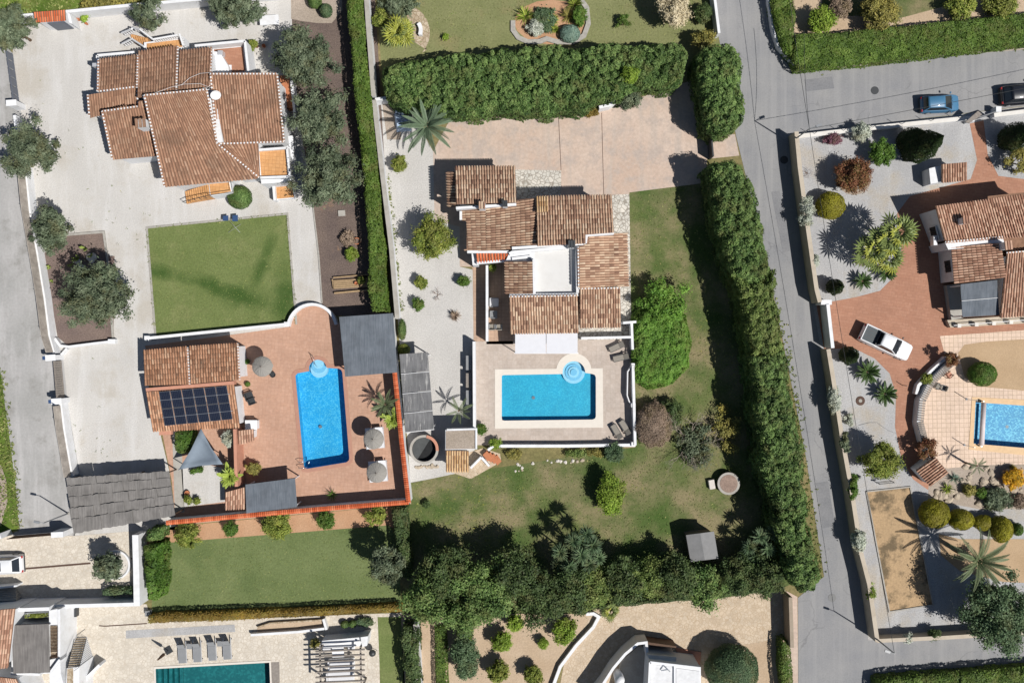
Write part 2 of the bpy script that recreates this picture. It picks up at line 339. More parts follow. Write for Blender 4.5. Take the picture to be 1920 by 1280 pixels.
# pools
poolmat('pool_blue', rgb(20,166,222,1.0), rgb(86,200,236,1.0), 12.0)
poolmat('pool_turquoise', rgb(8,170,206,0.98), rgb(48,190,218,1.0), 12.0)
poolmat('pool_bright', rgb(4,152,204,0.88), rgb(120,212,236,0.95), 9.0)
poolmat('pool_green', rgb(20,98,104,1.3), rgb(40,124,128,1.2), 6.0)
watermat('water', (0.9,0.97,0.99)); watermat('water_green', (0.75,0.9,0.9))
# foliage
leafmat('leaf_hedge', (40,60,30), (74,98,50), (114,134,76), k=1.75)
leafmat('leaf_hedgeolive', (52,68,32), (84,102,50), (124,136,76), k=1.75)
leafmat('leaf_cypress', (50,72,26), (80,104,40), (110,130,58))
leafmat('leaf_bluegreen', (50,68,48), (76,98,68), (108,128,92))
leafmat('leaf_olive', (54,66,48), (84,96,74), (120,130,104), k=1.55)
leafmat('leaf_bright', (76,104,32), (112,138,46), (148,168,68))
leafmat('leaf_citrus', (66,82,32), (108,122,50), (158,160,78))
leafmat('leaf_lawnbush', (50,78,28), (74,104,38), (100,128,54))
leafmat('leaf_yellow', (98,96,22), (136,132,36), (160,154,54))
leafmat('leaf_yelloworange', (96,78,36), (130,106,44), (126,122,54))
leafmat('leaf_red', (84,50,36), (118,76,54), (110,100,58))
leafmat('leaf_silver', (130,138,122), (168,174,158), (206,208,198))
leafmat('leaf_purple', (90,56,70), (128,84,100), (112,92,80))
leafmat('leaf_meadow', (66,102,36), (92,130,48), (120,152,66))
leafmat('leaf_dark', (40,54,32), (64,82,46), (92,108,62))
leafmat('leaf_darkcone', (20,30,16), (36,52,24), (54,74,32))
leafmat('leaf_dry', (108,92,78), (138,120,104), (166,148,128))
leafmat('leaf_cream', (150,138,108), (190,178,148), (214,204,178))
leafmat('leaf_yellowgreen', (92,94,50), (128,124,66), (158,146,74))
leafmat('leaf_flower', (206,138,26), (232,172,40), (110,110,50))
leafmat('leaf_yucca', (84,112,36), (130,148,56), (176,180,92))
leafmat('leaf_aloe', (78,102,92), (112,136,122), (140,160,140))
plain('palm_green', rgb(98,110,76,1.2), 0.55, 0.35, namt=0.22, nscale=1.5)
plain('palm_grey', rgb(98,116,90,1.2), 0.55, 0.35, namt=0.2, nscale=1.5)
plain('fan_green', rgb(120,134,76,1.2), 0.55, 0.35, namt=0.25, nscale=1.5)
plain('fan_yellow', rgb(150,154,66,1.3), 0.55, 0.35, namt=0.25, nscale=1.5)
plain('cycad_green', rgb(66,88,44,1.4), 0.5, 0.35, namt=0.2, nscale=1.5)
plain('banana_green', rgb(146,162,70,1.3), 0.5, 0.35, namt=0.3, nscale=1.5)
tinted('grass_blades', [(0, rgb(92,110,56,1.3)), (0.5, rgb(120,130,74,1.3)), (1, rgb(160,154,104,1.3))], 0.9, 0.3, 0.25, 0, 0.1)

# ------------------------------------------------------------------ object helpers
LABELS = {}
def tag(o, label, cat, group=None, kind=None):
    if label: o['label'] = label
    if cat: o['category'] = cat
    if group: o['group'] = group
    if kind: o['kind'] = kind
    return o
def thing(name, label, cat, loc=(0,0,0), group=None):
    o = bpy.data.objects.new(name, None); COL.objects.link(o); o.location = loc
    o.empty_display_size = 0.3
    return tag(o, label, cat, group)
def origin(p):
    x = np.zeros(3)
    while p is not None: x += np.array(p.location); p = p.parent
    return x
def link(name, me, mat, parent=None):
    o = bpy.data.objects.new(name, me); COL.objects.link(o)
    if mat: me.materials.append(MATS[mat])
    o.parent = parent
    return o
def np_mesh(name, V, quads, tint, mat, parent=None, nper=4, center=True):
    """mesh from numpy arrays: V (n,3), faces of nper corners each"""
    V = np.asarray(V, float); F = np.asarray(quads, np.int32)
    loc = np.zeros(3)
    if parent is not None: V = V - origin(parent)
    elif center and len(V):
        loc = np.array([(V[:,0].min()+V[:,0].max())/2, (V[:,1].min()+V[:,1].max())/2, V[:,2].min()]); V = V - loc
    me = bpy.data.meshes.new(name)
    me.vertices.add(len(V)); me.vertices.foreach_set('co', V.astype(np.float32).ravel())
    me.loops.add(F.size); me.loops.foreach_set('vertex_index', F.ravel())
    me.polygons.add(len(F)); me.polygons.foreach_set('loop_start', np.arange(0, F.size, nper, dtype=np.int32))
    if tint is not None:
        a = me.attributes.new('tint', 'FLOAT', 'FACE'); a.data.foreach_set('value', np.asarray(tint, np.float32))
    me.update(calc_edges=True)
    o = link(name, me, mat, parent); o.location = loc
    return o
class MB:
    def __init__(s): s.v, s.f, s.t = [], [], []
    def add(s, vs, fs, t=0.5):
        n = len(s.v); s.v += [tuple(p) for p in vs]
        for f in fs: s.f.append([i + n for i in f]); s.t.append(t)
        return s
    def prism(s, poly, z0, z1, t=0.5):
        n = len(poly); b = z0 if hasattr(z0, '__len__') else [z0]*n; u = z1 if hasattr(z1, '__len__') else [z1]*n
        vs = [(x, y, b[i]) for i, (x, y) in enumerate(poly)] + [(x, y, u[i]) for i, (x, y) in enumerate(poly)]
        fs = [list(range(n))[::-1], list(range(n, 2*n))] + [[i, (i+1) % n, n+(i+1) % n, n+i] for i in range(n)]
        return s.add(vs, fs, t)
    def box(s, cx, cy, z0, sx, sy, sz, rot=0.0, t=0.5):
        c, d = math.cos(rot), math.sin(rot)
        return s.prism([(cx+a*sx/2*c-b*sy/2*d, cy+a*sx/2*d+b*sy/2*c) for a, b in ((-1,-1),(1,-1),(1,1),(-1,1))], z0, z0+sz, t)
    def cyl(s, x, y, z0, z1, r0, r1=None, n=16, t=0.5):
        r1 = r0 if r1 is None else r1
        return s.lathe(x, y, [(r0, z0), (r1, z1)], n, t)
    def lathe(s, x, y, prof, n=20, t=0.5, capb=True, capt=True):
        vs = [(x+r*math.cos(2*math.pi*i/n), y+r*math.sin(2*math.pi*i/n), z) for r, z in prof for i in range(n)]
        fs = []
        for k in range(len(prof)-1):
            for i in range(n): j = (i+1) % n; fs.append([k*n+i, k*n+j, (k+1)*n+j, (k+1)*n+i])
        if capb: fs.append(list(range(n))[::-1])
        if capt: fs.append(list(range((len(prof)-1)*n, len(prof)*n)))
        return s.add(vs, fs, t)
    def tube(s, pts, r, n=6, t=0.5):
        pts = [Vector(p) for p in pts]; m = len(pts); rs = r if hasattr(r, '__len__') else [r]*m
        vs = []
        for i, p in enumerate(pts):
            d = (pts[min(i+1, m-1)] - pts[max(i-1, 0)])
            d = d.normalized() if d.length > 1e-9 else Vector((0,0,1))
            a = d.cross(Vector((0,0,1)) if abs(d.z) < 0.9 else Vector((1,0,0))).normalized(); b = d.cross(a)
            for k in range(n):
                th = 2*math.pi*k/n; vs.append(p + (a*math.cos(th) + b*math.sin(th))*rs[i])
        fs = [[i*n+k, i*n+(k+1) % n, (i+1)*n+(k+1) % n, (i+1)*n+k] for i in range(m-1) for k in range(n)]
        fs += [list(range(n))[::-1], list(range((m-1)*n, m*n))]
        return s.add(vs, fs, t)
    def slab(s, pts, th, t=0.5):
        """closed slab under a list of 3D top corners"""
        n = len(pts); vs = [tuple(p) for p in pts] + [(p[0], p[1], p[2]-th) for p in pts]
        return s.add(vs, [list(range(n)), list(range(n, 2*n))[::-1]] + [[i, n+i, n+(i+1) % n, (i+1) % n] for i in range(n)], t)
    def build(s, name, mat, parent=None, smooth=False, bev=0.0):
        V = np.array(s.v, float); loc = np.zeros(3)
        if parent is not None: V = V - origin(parent)
        else:
            loc = np.array([(V[:,0].min()+V[:,0].max())/2, (V[:,1].min()+V[:,1].max())/2, V[:,2].min()]); V = V - loc
        me = bpy.data.meshes.new(name); me.from_pydata(V.tolist(), [], s.f)
        a = me.attributes.new('tint', 'FLOAT', 'FACE'); a.data.foreach_set('value', np.array(s.t, np.float32))
        if smooth: me.polygons.foreach_set('use_smooth', [True]*len(me.polygons))
        me.update()
        o = link(name, me, mat, parent); o.location = loc
        if bev:
            md = o.modifiers.new('bevel', 'BEVEL'); md.width = bev; md.segments = 2; md.limit_method = 'ANGLE'
        return o
def copy_tree(o, parent=None):
    c = o.copy(); COL.objects.link(c); c.parent = parent
    for ch in list(o.children): copy_tree(ch, c)
    return c
def place(o, loc, rot=0.0, scale=None):
    o.location = loc; o.rotation_euler = (0, 0, rot)
    if scale: o.scale = (scale,)*3
    return o

# flat sheets -------------------------------------------------------
def sheet(name, poly, z, mat, holes=(), kind='structure', parent=None, label=None, cat=None):
    bm = bmesh.new()
    for loop in [poly] + list(holes):
        vs = [bm.verts.new((x, y, z)) for x, y in loop]
        for i in range(len(vs)): bm.edges.new((vs[i], vs[(i+1) % len(vs)]))
    bmesh.ops.triangle_fill(bm, use_beauty=True, edges=bm.edges[:])
    for f in bm.faces:
        f.normal_update()
        if f.normal.z < 0: f.normal_flip()
    me = bpy.data.meshes.new(name); bm.to_mesh(me); bm.free()
    o = link(name, me, mat, parent); o['kind'] = kind
    if label: o['label'] = label
    return o
def arc(cx, cy, r, a0, a1, n=14):
    return [(cx + r*math.cos(R(a0+(a1-a0)*i/n)), cy + r*math.sin(R(a0+(a1-a0)*i/n))) for i in range(n+1)]
def rounded(pts, r, n=5):
    out = []; m = len(pts)
    for i in range(m):
        p = Vector(pts[i]); a = (Vector(pts[i-1])-p).normalized(); b = (Vector(pts[(i+1) % m])-p).normalized()
        s, e = p+a*r, p+b*r
        for k in range(n+1):
            t = k/n; out.append(tuple(s*(1-t)**2 + p*2*t*(1-t) + e*t*t))
    return out
def offset_poly(poly, d):
    n = len(poly); A = sum(poly[i][0]*poly[(i+1) % n][1]-poly[(i+1) % n][0]*poly[i][1] for i in range(n)); sg = 1 if A > 0 else -1
    out = []
    for i in range(n):
        p, q, r_ = Vector(poly[i-1]), Vector(poly[i]), Vector(poly[(i+1) % n])
        e1 = (q-p).normalized(); e2 = (r_-q).normalized()
        n1 = Vector((e1.y, -e1.x))*sg; n2 = Vector((e2.y, -e2.x))*sg
        b = n1+n2; b = b/max(b.length_squared/2, 0.5) if b.length > 1e-6 else n1
        out.append(tuple(q+b*d))
    return out
def strip_poly(pts, w):
    """polygon of constant width round a polyline (world xy)"""
    L, Rr = [], []
    n = len(pts)
    for i in range(n):
        p = Vector(pts[i]); d1 = (p-Vector(pts[i-1])).normalized() if i else None
        d2 = (Vector(pts[i+1])-p).normalized() if i < n-1 else None
        d = (d1+d2).normalized() if d1 is not None and d2 is not None else (d1 if d1 is not None else d2)
        nr = Vector((-d.y, d.x)); k = 1.0
        if d1 is not None and d2 is not None: k = 1/max(0.5, nr.dot(Vector((-d1.y, d1.x))))
        L.append(tuple(p+nr*w/2*k)); Rr.append(tuple(p-nr*w/2*k))
    return L + Rr[::-1]
def wall_mesh(mb, px_pts, w, h, z0=0.0, zt=None):
    zt = h if zt is None else zt
    return mb.prism(strip_poly([P(x, y, h)[:2] for x, y in px_pts], w), z0, h)
def wall(name, label, px_pts, w, h, mat, cat='wall', group=None, parent=None, cap=None):
    """free-standing wall; px_pts are the photo positions of its top"""
    o = wall_mesh(MB(), px_pts, w, h).build(name, mat, parent)
    if parent is None: tag(o, label, cat, group)
    if cap:
        c = MB(); c.prism(strip_poly([P(x, y, h)[:2] for x, y in px_pts], w+0.06), h+0.001, h+0.05)
        c.build('coping', cap, o)
    return o
def inpoly(x, y, poly):
    x = np.asarray(x); y = np.asarray(y); r = np.zeros(x.shape, bool); n = len(poly)
    for i in range(n):
        x1, y1 = poly[i]; x2, y2 = poly[(i+1) % n]
        c = ((y1 > y) != (y2 > y)) & (x < (x2-x1)*(y-y1)/((y2-y1) if y2 != y1 else 1e-9)+x1)
        r ^= c
    return r
def edgedist(x, y, poly):
    d = np.full(x.shape, 1e9); n = len(poly)
    for i in range(n):
        x1, y1 = poly[i]; x2, y2 = poly[(i+1) % n]; ex, ey = x2-x1, y2-y1; l2 = ex*ex+ey*ey+1e-12
        t = np.clip(((x-x1)*ex+(y-y1)*ey)/l2, 0, 1)
        d = np.minimum(d, np.hypot(x-x1-t*ex, y-y1-t*ey))
    return d

# tiled roofs -------------------------------------------------------
def bil(c, u, v):
    A, B, C, D = c
    return A*(1-u)*(1-v)+B*u*(1-v)+C*u*v+D*(1-u)*v
def roof(parent, quad, zs, tile='tile_brown', pan='pan_brown', clip=None, colw=0.215, rowl=0.40, walls=True, wmat='white_plaster', inset=0.22, zb=0.0, walltop=0.16, th=0.1):
    """quad: photo corners high-left, high-right, low-right, low-left; zs their heights. Tiles run from the first edge to the third."""
    c = [Vector(P(x, y, z)) for (x, y), z in zip(quad, zs)]
    up = ((c[1]-c[0]).cross(c[3]-c[0])); up = up.normalized()
    if up.z < 0: up = -up
    wdt = ((c[1]-c[0]).length+(c[2]-c[3]).length)/2; lng = ((c[3]-c[0]).length+(c[2]-c[1]).length)/2
    nc, nr = max(2, round(wdt/colw)), max(2, round(lng/rowl))
    zc = lambda x, y: None
    if clip:
        # heights of the clip outline from the roof plane
        pl = []
        n0, p0 = up, c[0]
        for x, y in clip:
            z = 3.0
            for _ in range(12):
                q = P(x, y, z); z = p0.z-(n0.x*(q[0]-p0.x)+n0.y*(q[1]-p0.y))/n0.z
            pl.append(Vector(P(x, y, z)))
    else: pl = c
    d = MB(); d.slab([p-up*0.0 for p in pl], th)
    deck = d.build('roof', pan, parent)
    V, F, T = [], [], []
    K = 5
    ang = [math.pi*k/(K-1) for k in range(K)]
    for i in range(nc):
        u = (i+0.5)/nc
        for j in range(nr):
            v0 = j/nr; v1 = min(1.0, (j+1.12)/nr) if j < nr-1 else 1.0+0.03/lng*2
            if clip:
                q = bil(c, u, (v0+v1)/2)
                f = CAM_H/(CAM_H-q.z)*PX
                if not inpoly(np.array([960+q.x*f]), np.array([640-q.y*f]), clip)[0]: continue
            a, b = bil(c, u, v0), bil(c, u, v1)
            ac = (bil(c, 1, v0)-bil(c, 0, v0)); wv = ac.length/nc; ac = ac.normalized()
            jit = random.uniform(-0.012, 0.012)
            n = len(V); t = random.random()
            for (p, r0, lift) in ((a, wv*0.30, 0.006), (b, wv*0.36, 0.028+random.uniform(0, 0.012))):
                for th_ in ang:
                    V.append(p + ac*(math.cos(th_)*r0+jit) + up*(math.sin(th_)*r0*1.0+lift))
            for k in range(K-1): F.append([n+k, n+k+1, n+K+k+1, n+K+k]); T.append(t)
            F.append([n+K, n+K+1, n+K+3, n+K+4]); T.append(t*0.6)
            F.append([n+K+1, n+K+2, n+K+2, n+K+3][:4]) if False else None
    o = np_mesh('roof_tiles', V, F, T, tile, deck); o['kind'] = 'stuff'
    if walls:
        w = MB(); ply = offset_poly([(p.x, p.y) for p in pl], -inset)
        zt = [p.z-(up.x*(x-p.x)+up.y*(y-p.y))/up.z-walltop for p, (x, y) in zip(pl, ply)]
        w.prism(ply, zb, zt); w.build('wall', wmat, parent)
    return deck
def verge(parent, a, b, za, zb_, tile='tile_brown', w=0.2, step=0.24):
    w *= 0.75
    """white mortar line with small cross tiles along a roof edge"""
    A, B = Vector(P(*a, za)), Vector(P(*b, zb_)); d = B-A; L = d.length; d = d/L; s = Vector((-d.y, d.x, 0)).normalized()
    m = MB(); m.add([A+s*w/2, A-s*w/2, B-s*w/2, B+s*w/2, A+s*w/2+Vector((0,0,.07)), A-s*w/2+Vector((0,0,.07)), B-s*w/2+Vector((0,0,.07)), B+s*w/2+Vector((0,0,.07))],
          [[0,1,2,3],[4,7,6,5],[0,4,5,1],[1,5,6,2],[2,6,7,3],[3,7,4,0]])
    o = m.build('mortar_verge', 'white_paint', parent)
    t = MB(); n = max(2, int(L/step))
    for i in range(n):
        p = A+d*((i+0.5)*L/n); r = 0.085; q = []
        for e in (-1, 1):
            for k in range(5):
                an = math.pi*k/4; q.append(p+s*e*(w/2+0.01)+d*math.cos(an)*r+Vector((0,0,0.045+math.sin(an)*r)))
        t.add(q, [[k, k+1, 5+k+1, 5+k] for k in range(4)] + [[0,1,2,3,4], [5,6,7,8,9]], random.random())
    k = t.build('verge_tiles', tile, o); k['kind'] = 'stuff'
    return o
def block(parent, px, ztop, z0=0.0, mat='white_plaster', name='wall', bev=0):
    """solid block; px are photo corners of its top"""
    return MB().prism([P(x, y, ztop)[:2] for x, y in px], z0, ztop).build(name, mat, parent, bev=bev)
def rect(x0, y0, x1, y1): return [(x0,y0),(x1,y0),(x1,y1),(x0,y1)]
def parapet(parent, px, w, h, z0=0.0, mat='white_plaster', name='parapet'):
    return wall_mesh(MB(), px, w, h, z0).build(name, mat, parent)
def chimney(parent, px, py, z0, h, sx=0.55, sy=0.5, rot=0.0, cap='tile_brown'):
    x, y, _ = P(px, py, z0+h)
    c = MB(); c.box(x, y, z0-0.4, sx, sy, h+0.4, rot); o = c.build('chimney', 'white_plaster', parent)
    t = MB()
    for k in range(3):
        t.box(x+math.cos(rot)*(k-1)*sx*0.38, y+math.sin(rot)*(k-1)*sx*0.38, z0+h+0.02, sx*0.26, sy+0.12, 0.12, rot, random.random())
    t.build('chimney_cap', cap, o); return o

# foliage -----------------------------------------------------------
VS = 1.28
def unit(v): return v/(np.linalg.norm(v, axis=1, keepdims=True)+1e-9)
def leaf_geo(C, Nn, size, aspect=1.5):
    n = len(C); r = rng.normal(size=(n,3)); t = unit(np.cross(Nn, r)); b = np.cross(Nn, t)
    s = (size*rng.uniform(0.6, 1.25, (n,1)))
    a = t*s*aspect/2; w = b*s/2
    V = np.empty((n,4,3)); V[:,0] = C+a; V[:,1] = C+w+a*0.1; V[:,2] = C-a; V[:,3] = C-w+a*0.1
    return V.reshape(-1,3), np.arange(n*4).reshape(-1,4)
def leaves(name, C, Nn, size, tint, mat, parent, aspect=1.5):
    V, F = leaf_geo(C, Nn, size, aspect)
    return np_mesh(name, V, F, np.clip(tint, 0, 1), mat, parent)
def lumps(n, poly, x0, y0, x1, y1):
    C = np.empty((0,2))
    while len(C) < n:
        q = np.c_[rng.uniform(x0, x1, n*3), rng.uniform(y0, y1, n*3)]; C = np.r_[C, q[inpoly(q[:,0], q[:,1], poly)]]
    return C[:n]
def hedge_geo(poly, h, mat, parent, dens=130, leaf=0.15, lump=0.3, rnd=0.5, lumpd=1.4, z0=0.0, jit=0.35, side=0.45, tvar=0.22):
    A = abs(sum(poly[i][0]*poly[(i+1) % len(poly)][1]-poly[(i+1) % len(poly)][0]*poly[i][1] for i in range(len(poly))))/2
    xs, ys = [p[0] for p in poly], [p[1] for p in poly]
    bb = (min(xs), min(ys), max(xs), max(ys)); nl = max(3, int(A*lumpd))
    lc = lumps(nl, poly, *bb); lz = rng.uniform(-1, 1, nl); rc = 1.25/math.sqrt(lumpd)
    n = int(A*dens); q = lumps(n, poly, *bb)
    def near(pt):
        d = np.full(len(pt), 1e9); ix = np.zeros(len(pt), int)
        for s in range(0, len(pt), 4000):
            dd = np.hypot(pt[s:s+4000,0][:,None]-lc[:,0][None], pt[s:s+4000,1][:,None]-lc[:,1][None])
            k = dd.argmin(1); ix[s:s+4000] = k; d[s:s+4000] = dd[np.arange(len(k)), k]
        return d, ix
    q = q+rng.normal(0, 0.03, q.shape); d, ix = near(q); ed = edgedist(q[:,0], q[:,1], poly)
    e = np.clip(1-ed/rnd, 0, 1) if rnd > 0 else np.zeros(n)
    z = h-rnd*0.9*e**2 + lump*(0.5-np.minimum(1.6, 1.5*(d/rc)**2)) + lump*0.7*lz[ix]
    dep = rng.exponential(0.35, n)*lump*0.5; z -= dep
    nrm = np.c_[(q-lc[ix])/rc*0.9*min(1, lump*3), np.ones(n)] + rng.normal(0, jit, (n,3))
    C = np.c_[q, np.maximum(z, z0+0.05)]
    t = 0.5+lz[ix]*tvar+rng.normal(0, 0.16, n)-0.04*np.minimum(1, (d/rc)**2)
    # sides
    m = len(poly); sg = 1 if sum(poly[i][0]*poly[(i+1) % m][1]-poly[(i+1) % m][0]*poly[i][1] for i in range(m)) > 0 else -1
    SC, SN, ST = [], [], []
    for i in range(m):
        a, b = np.array(poly[i]), np.array(poly[(i+1) % m]); L = np.linalg.norm(b-a); k = int(L*(h-z0)*dens*side)
        if k < 1: continue
        u = rng.uniform(0, 1, (k,1)); p = a+(b-a)*u; nn = np.array([(b-a)[1], -(b-a)[0]])/L*sg
        zz = rng.uniform(z0+0.02, h-rnd*0.35, k)
        dd, ii = near(p+nn*0)
        off = -rng.exponential(0.3, k)*lump*0.6 + lump*0.35*np.sin(zz*3.1+lz[ii]*9)-0.12*lump - np.clip((zz-(h-rnd))/max(rnd, .01), 0, 1)**2*rnd*0.3
        SC.append(np.c_[p+nn*off[:,None], zz]); SN.append(np.c_[np.tile(nn, (k,1)), np.full(k, 0.35)]+rng.normal(0, jit, (k,3)))
        ST.append(0.45+lz[ii]*0.2+rng.normal(0, 0.16, k))
    if SC: C = np.r_[C, *SC]; nrm = np.r_[nrm, *SN]; t = np.r_[t, *ST]
    fo = leaves('foliage', C, unit(nrm), leaf, t, mat, parent)
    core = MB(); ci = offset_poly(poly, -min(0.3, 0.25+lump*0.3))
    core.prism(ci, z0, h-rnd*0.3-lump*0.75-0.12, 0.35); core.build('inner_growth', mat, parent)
    return fo
def rough_poly(poly, step, amp):
    out = []
    for i in range(len(poly)):
        a, b = Vector(poly[i]), Vector(poly[(i+1) % len(poly)]); n = max(1, int((b-a).length/step)); d = (b-a).normalized() if (b-a).length > 0 else Vector((1, 0)); nr = Vector((-d.y, d.x))
        for k in range(n): p = a.lerp(b, k/n)+nr*random.uniform(-amp, amp)*(1 if n > 1 else .3); out.append(tuple(p))
    return out
def hedge(name, label, px, h, mat, cat='hedge', group=None, **kw):
    h *= VS; poly = P2(px, h*0.9); cx = sum(p[0] for p in poly)/len(poly); cy = sum(p[1] for p in poly)/len(poly)
    if kw.get('lump', .3) > 0.27: poly = rough_poly(offset_poly(poly, -0.14), 0.9, 0.24)
    elif kw.get('lump', .3) >= .15: poly = rough_poly(offset_poly(poly, -0.06), 0.8, 0.07)
    o = thing(name, label, cat, (cx, cy, 0), group); hedge_geo(poly, h, mat, o, **kw); return o
def ring_px(px, py, rx, ry=None, n=16, rot=0.0, wob=0.0):
    ry = rx if ry is None else ry; c, s = math.cos(rot), math.sin(rot); out = []
    for i in range(n):
        a = 2*math.pi*i/n; k = 1+random.uniform(-wob, wob); x, y = rx*math.cos(a)*k, ry*math.sin(a)*k
        out.append((px+x*c-y*s, py+x*s+y*c))
    return out
def dome(name, label, px, py, rx, ry, h, mat, cat='shrub', group=None, dens=260, leaf=0.09, power=2.2, jit=0.3, rough=0.05, z0=0.0, rot=0.0, tvar=0.15):
    """clipped ball or dome: leaves on an egg-shaped shell"""
    h *= VS; x, y, _ = P(px, py, z0+h*0.55); rx, ry = rx/PX, ry/PX
    o = thing(name, label, cat, (x, y, z0), group)
    n = int(dens*2*math.pi*rx*ry*(1+h/max(rx, ry)*0.7)); d = unit(rng.normal(size=(n,3)))
    d[:,2] = np.abs(d[:,2])*np.where(rng.uniform(size=n) < 0.8, 1, -0.7)
    d = unit(d); cz = z0+h*0.45
    k = 1+rough*np.sin(d[:,0]*9+px)*np.cos(d[:,1]*8+py)+rng.normal(0, rough*0.5, n)-np.abs(rng.normal(0, rough, n))
    lx, ly = d[:,0]*rx*k, d[:,1]*ry*k
    C = np.c_[x+lx*math.cos(rot)-ly*math.sin(rot), y+lx*math.sin(rot)+ly*math.cos(rot), cz+d[:,2]*np.where(d[:,2] > 0, h*0.55, h*0.42)*k]
    nr = unit(d/np.array([rx, ry, h*0.55])+rng.normal(0, jit, (n,3))/max(rx, ry))
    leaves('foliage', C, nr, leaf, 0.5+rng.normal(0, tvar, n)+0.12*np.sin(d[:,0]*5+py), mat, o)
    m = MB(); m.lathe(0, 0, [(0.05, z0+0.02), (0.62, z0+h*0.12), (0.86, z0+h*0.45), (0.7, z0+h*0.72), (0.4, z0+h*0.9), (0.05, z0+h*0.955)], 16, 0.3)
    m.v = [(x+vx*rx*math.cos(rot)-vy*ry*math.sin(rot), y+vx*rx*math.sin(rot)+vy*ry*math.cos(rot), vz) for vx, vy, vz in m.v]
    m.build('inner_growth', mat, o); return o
def limbs(mb, base, tops, r0):
    for tpt in tops:
        b = Vector(base); t = Vector(tpt); mid = b.lerp(t, 0.5)+Vector((random.uniform(-.2,.2), random.uniform(-.2,.2), 0.15))*(t-b).length*0.3
        mb.tube([b, mid, t], [r0, r0*0.6, r0*0.2], 5)
def tree(name, label, px, py, r, h, mat, cat='tree', group=None, ry=None, leaf=0.17, dens=1.0, clump=0.55, base=0.3, trunk=0.12, bark='bark', gap=1.2, jit=0.55, tvar=0.26, aspect=1.6, outl=0.13):
    h *= VS
    """trunk, limbs and a crown of leaf clumps; px, py, r are the crown in the photo"""
    rx = r/PX; ryy = (ry or r)/PX
    x, y, _ = P(px, py, h*0.65); o = thing(name, label, cat, (x, y, 0), group)
    zc = h*(base+1)/2; hz = h*(1-base)/2
    rc = 0.9*clump*min(1.0, max(0.35, (rx+ryy)/2/2.2))
    nk = int(max(7, 3.4*rx*ryy/rc**2*gap))
    d = unit(rng.normal(size=(nk,3))); d[:,2] = np.where(rng.uniform(size=nk) < 0.78, np.abs(d[:,2]), d[:,2])
    rad = rng.uniform(0.35, 1.0, nk)**0.5*(1+rng.normal(0, outl, nk))
    ck = np.c_[d[:,0]*(rx-rc*0.7)*rad, d[:,1]*(ryy-rc*0.7)*rad, d[:,2]*(hz-rc*0.35)*rad]
    ck += np.array([x, y, zc]); rk = rc*rng.uniform(0.65, 1.25, nk); tk = rng.normal(0, tvar*0.5, nk)
    per = int(118*dens*(rc/0.5)**2/(leaf/0.17)**2)+12
    ii = np.repeat(np.arange(nk), per); dd = unit(rng.normal(size=(len(ii),3))); dd[:,2] = np.abs(dd[:,2])*np.where(rng.uniform(size=len(ii)) < 0.75, 1, -1)
    gs = rng.normal(0, 0.52, (len(ii),3)); gs[:,2] = np.abs(gs[:,2])*np.where(rng.uniform(size=len(ii)) < 0.7, 1, -1)
    dd = unit(gs+1e-6); C = ck[ii]+gs*rk[ii][:,None]*np.array([1,1,0.75])
    C[:,2] = np.maximum(C[:,2], 0.06)
    nr = unit(dd+np.array([0,0,0.6])+rng.normal(0, jit, (len(ii),3)))
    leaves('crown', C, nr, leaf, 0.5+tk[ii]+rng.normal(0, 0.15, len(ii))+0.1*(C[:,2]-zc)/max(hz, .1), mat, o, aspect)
    m = MB(); tz = max(0.12, h*base*0.9); m.tube([(x, y, -0.02), (x+0.05*rx, y-0.03, tz*0.5), (x, y, tz)], [trunk, trunk*0.75, trunk*0.62], 8)
    sel = rng.choice(nk, min(nk, 7), replace=False); limbs(m, (x, y, tz*0.95), [ck[s] for s in sel], trunk*0.5)
    m.build('trunk', bark, o); return o
def spiky(name, label, px, py, r, h, mat, n=60, cat='shrub', group=None, w=0.07, up=0.6, z0=0.0, arch=0.25):
    """rosette of blade leaves, each blade a bent strip; one foliage mesh"""
    R_ = r/PX; x, y, _ = P(px, py, z0+h*0.5); o = thing(name, label, cat, (x, y, z0), group)
    V, F, T = [], [], []
    for i in range(n):
        a = random.uniform(0, 2*math.pi); e = random.uniform(0.05, 1.0); L = R_*random.uniform(0.7, 1.1)
        dx, dy = math.cos(a), math.sin(a); b = len(V)
        for k in range(4):
            t = k/3; rr = L*t*(1-0.5*e*up); zz = z0+0.05+h*(t*e*1.0+0.3*t)-arch*h*t*t*(1.6-e); ww = w*(1-t)**0.7*0.5+0.004
            V += [(x+dx*rr-dy*ww, y+dy*rr+dx*ww, zz), (x+dx*rr+dy*ww, y+dy*rr-dx*ww, zz)]
        for k in range(3): F.append([b+2*k, b+2*k+1, b+2*k+3, b+2*k+2]); T.append(min(1, max(0, random.gauss(0.5, 0.25))))
    np_mesh('foliage', V, F, T, mat, o)
    MB().tube([(x, y, z0-0.02), (x, y, z0+h*0.25)], [0.1, 0.05], 6).build('stem', 'bark', o); return o

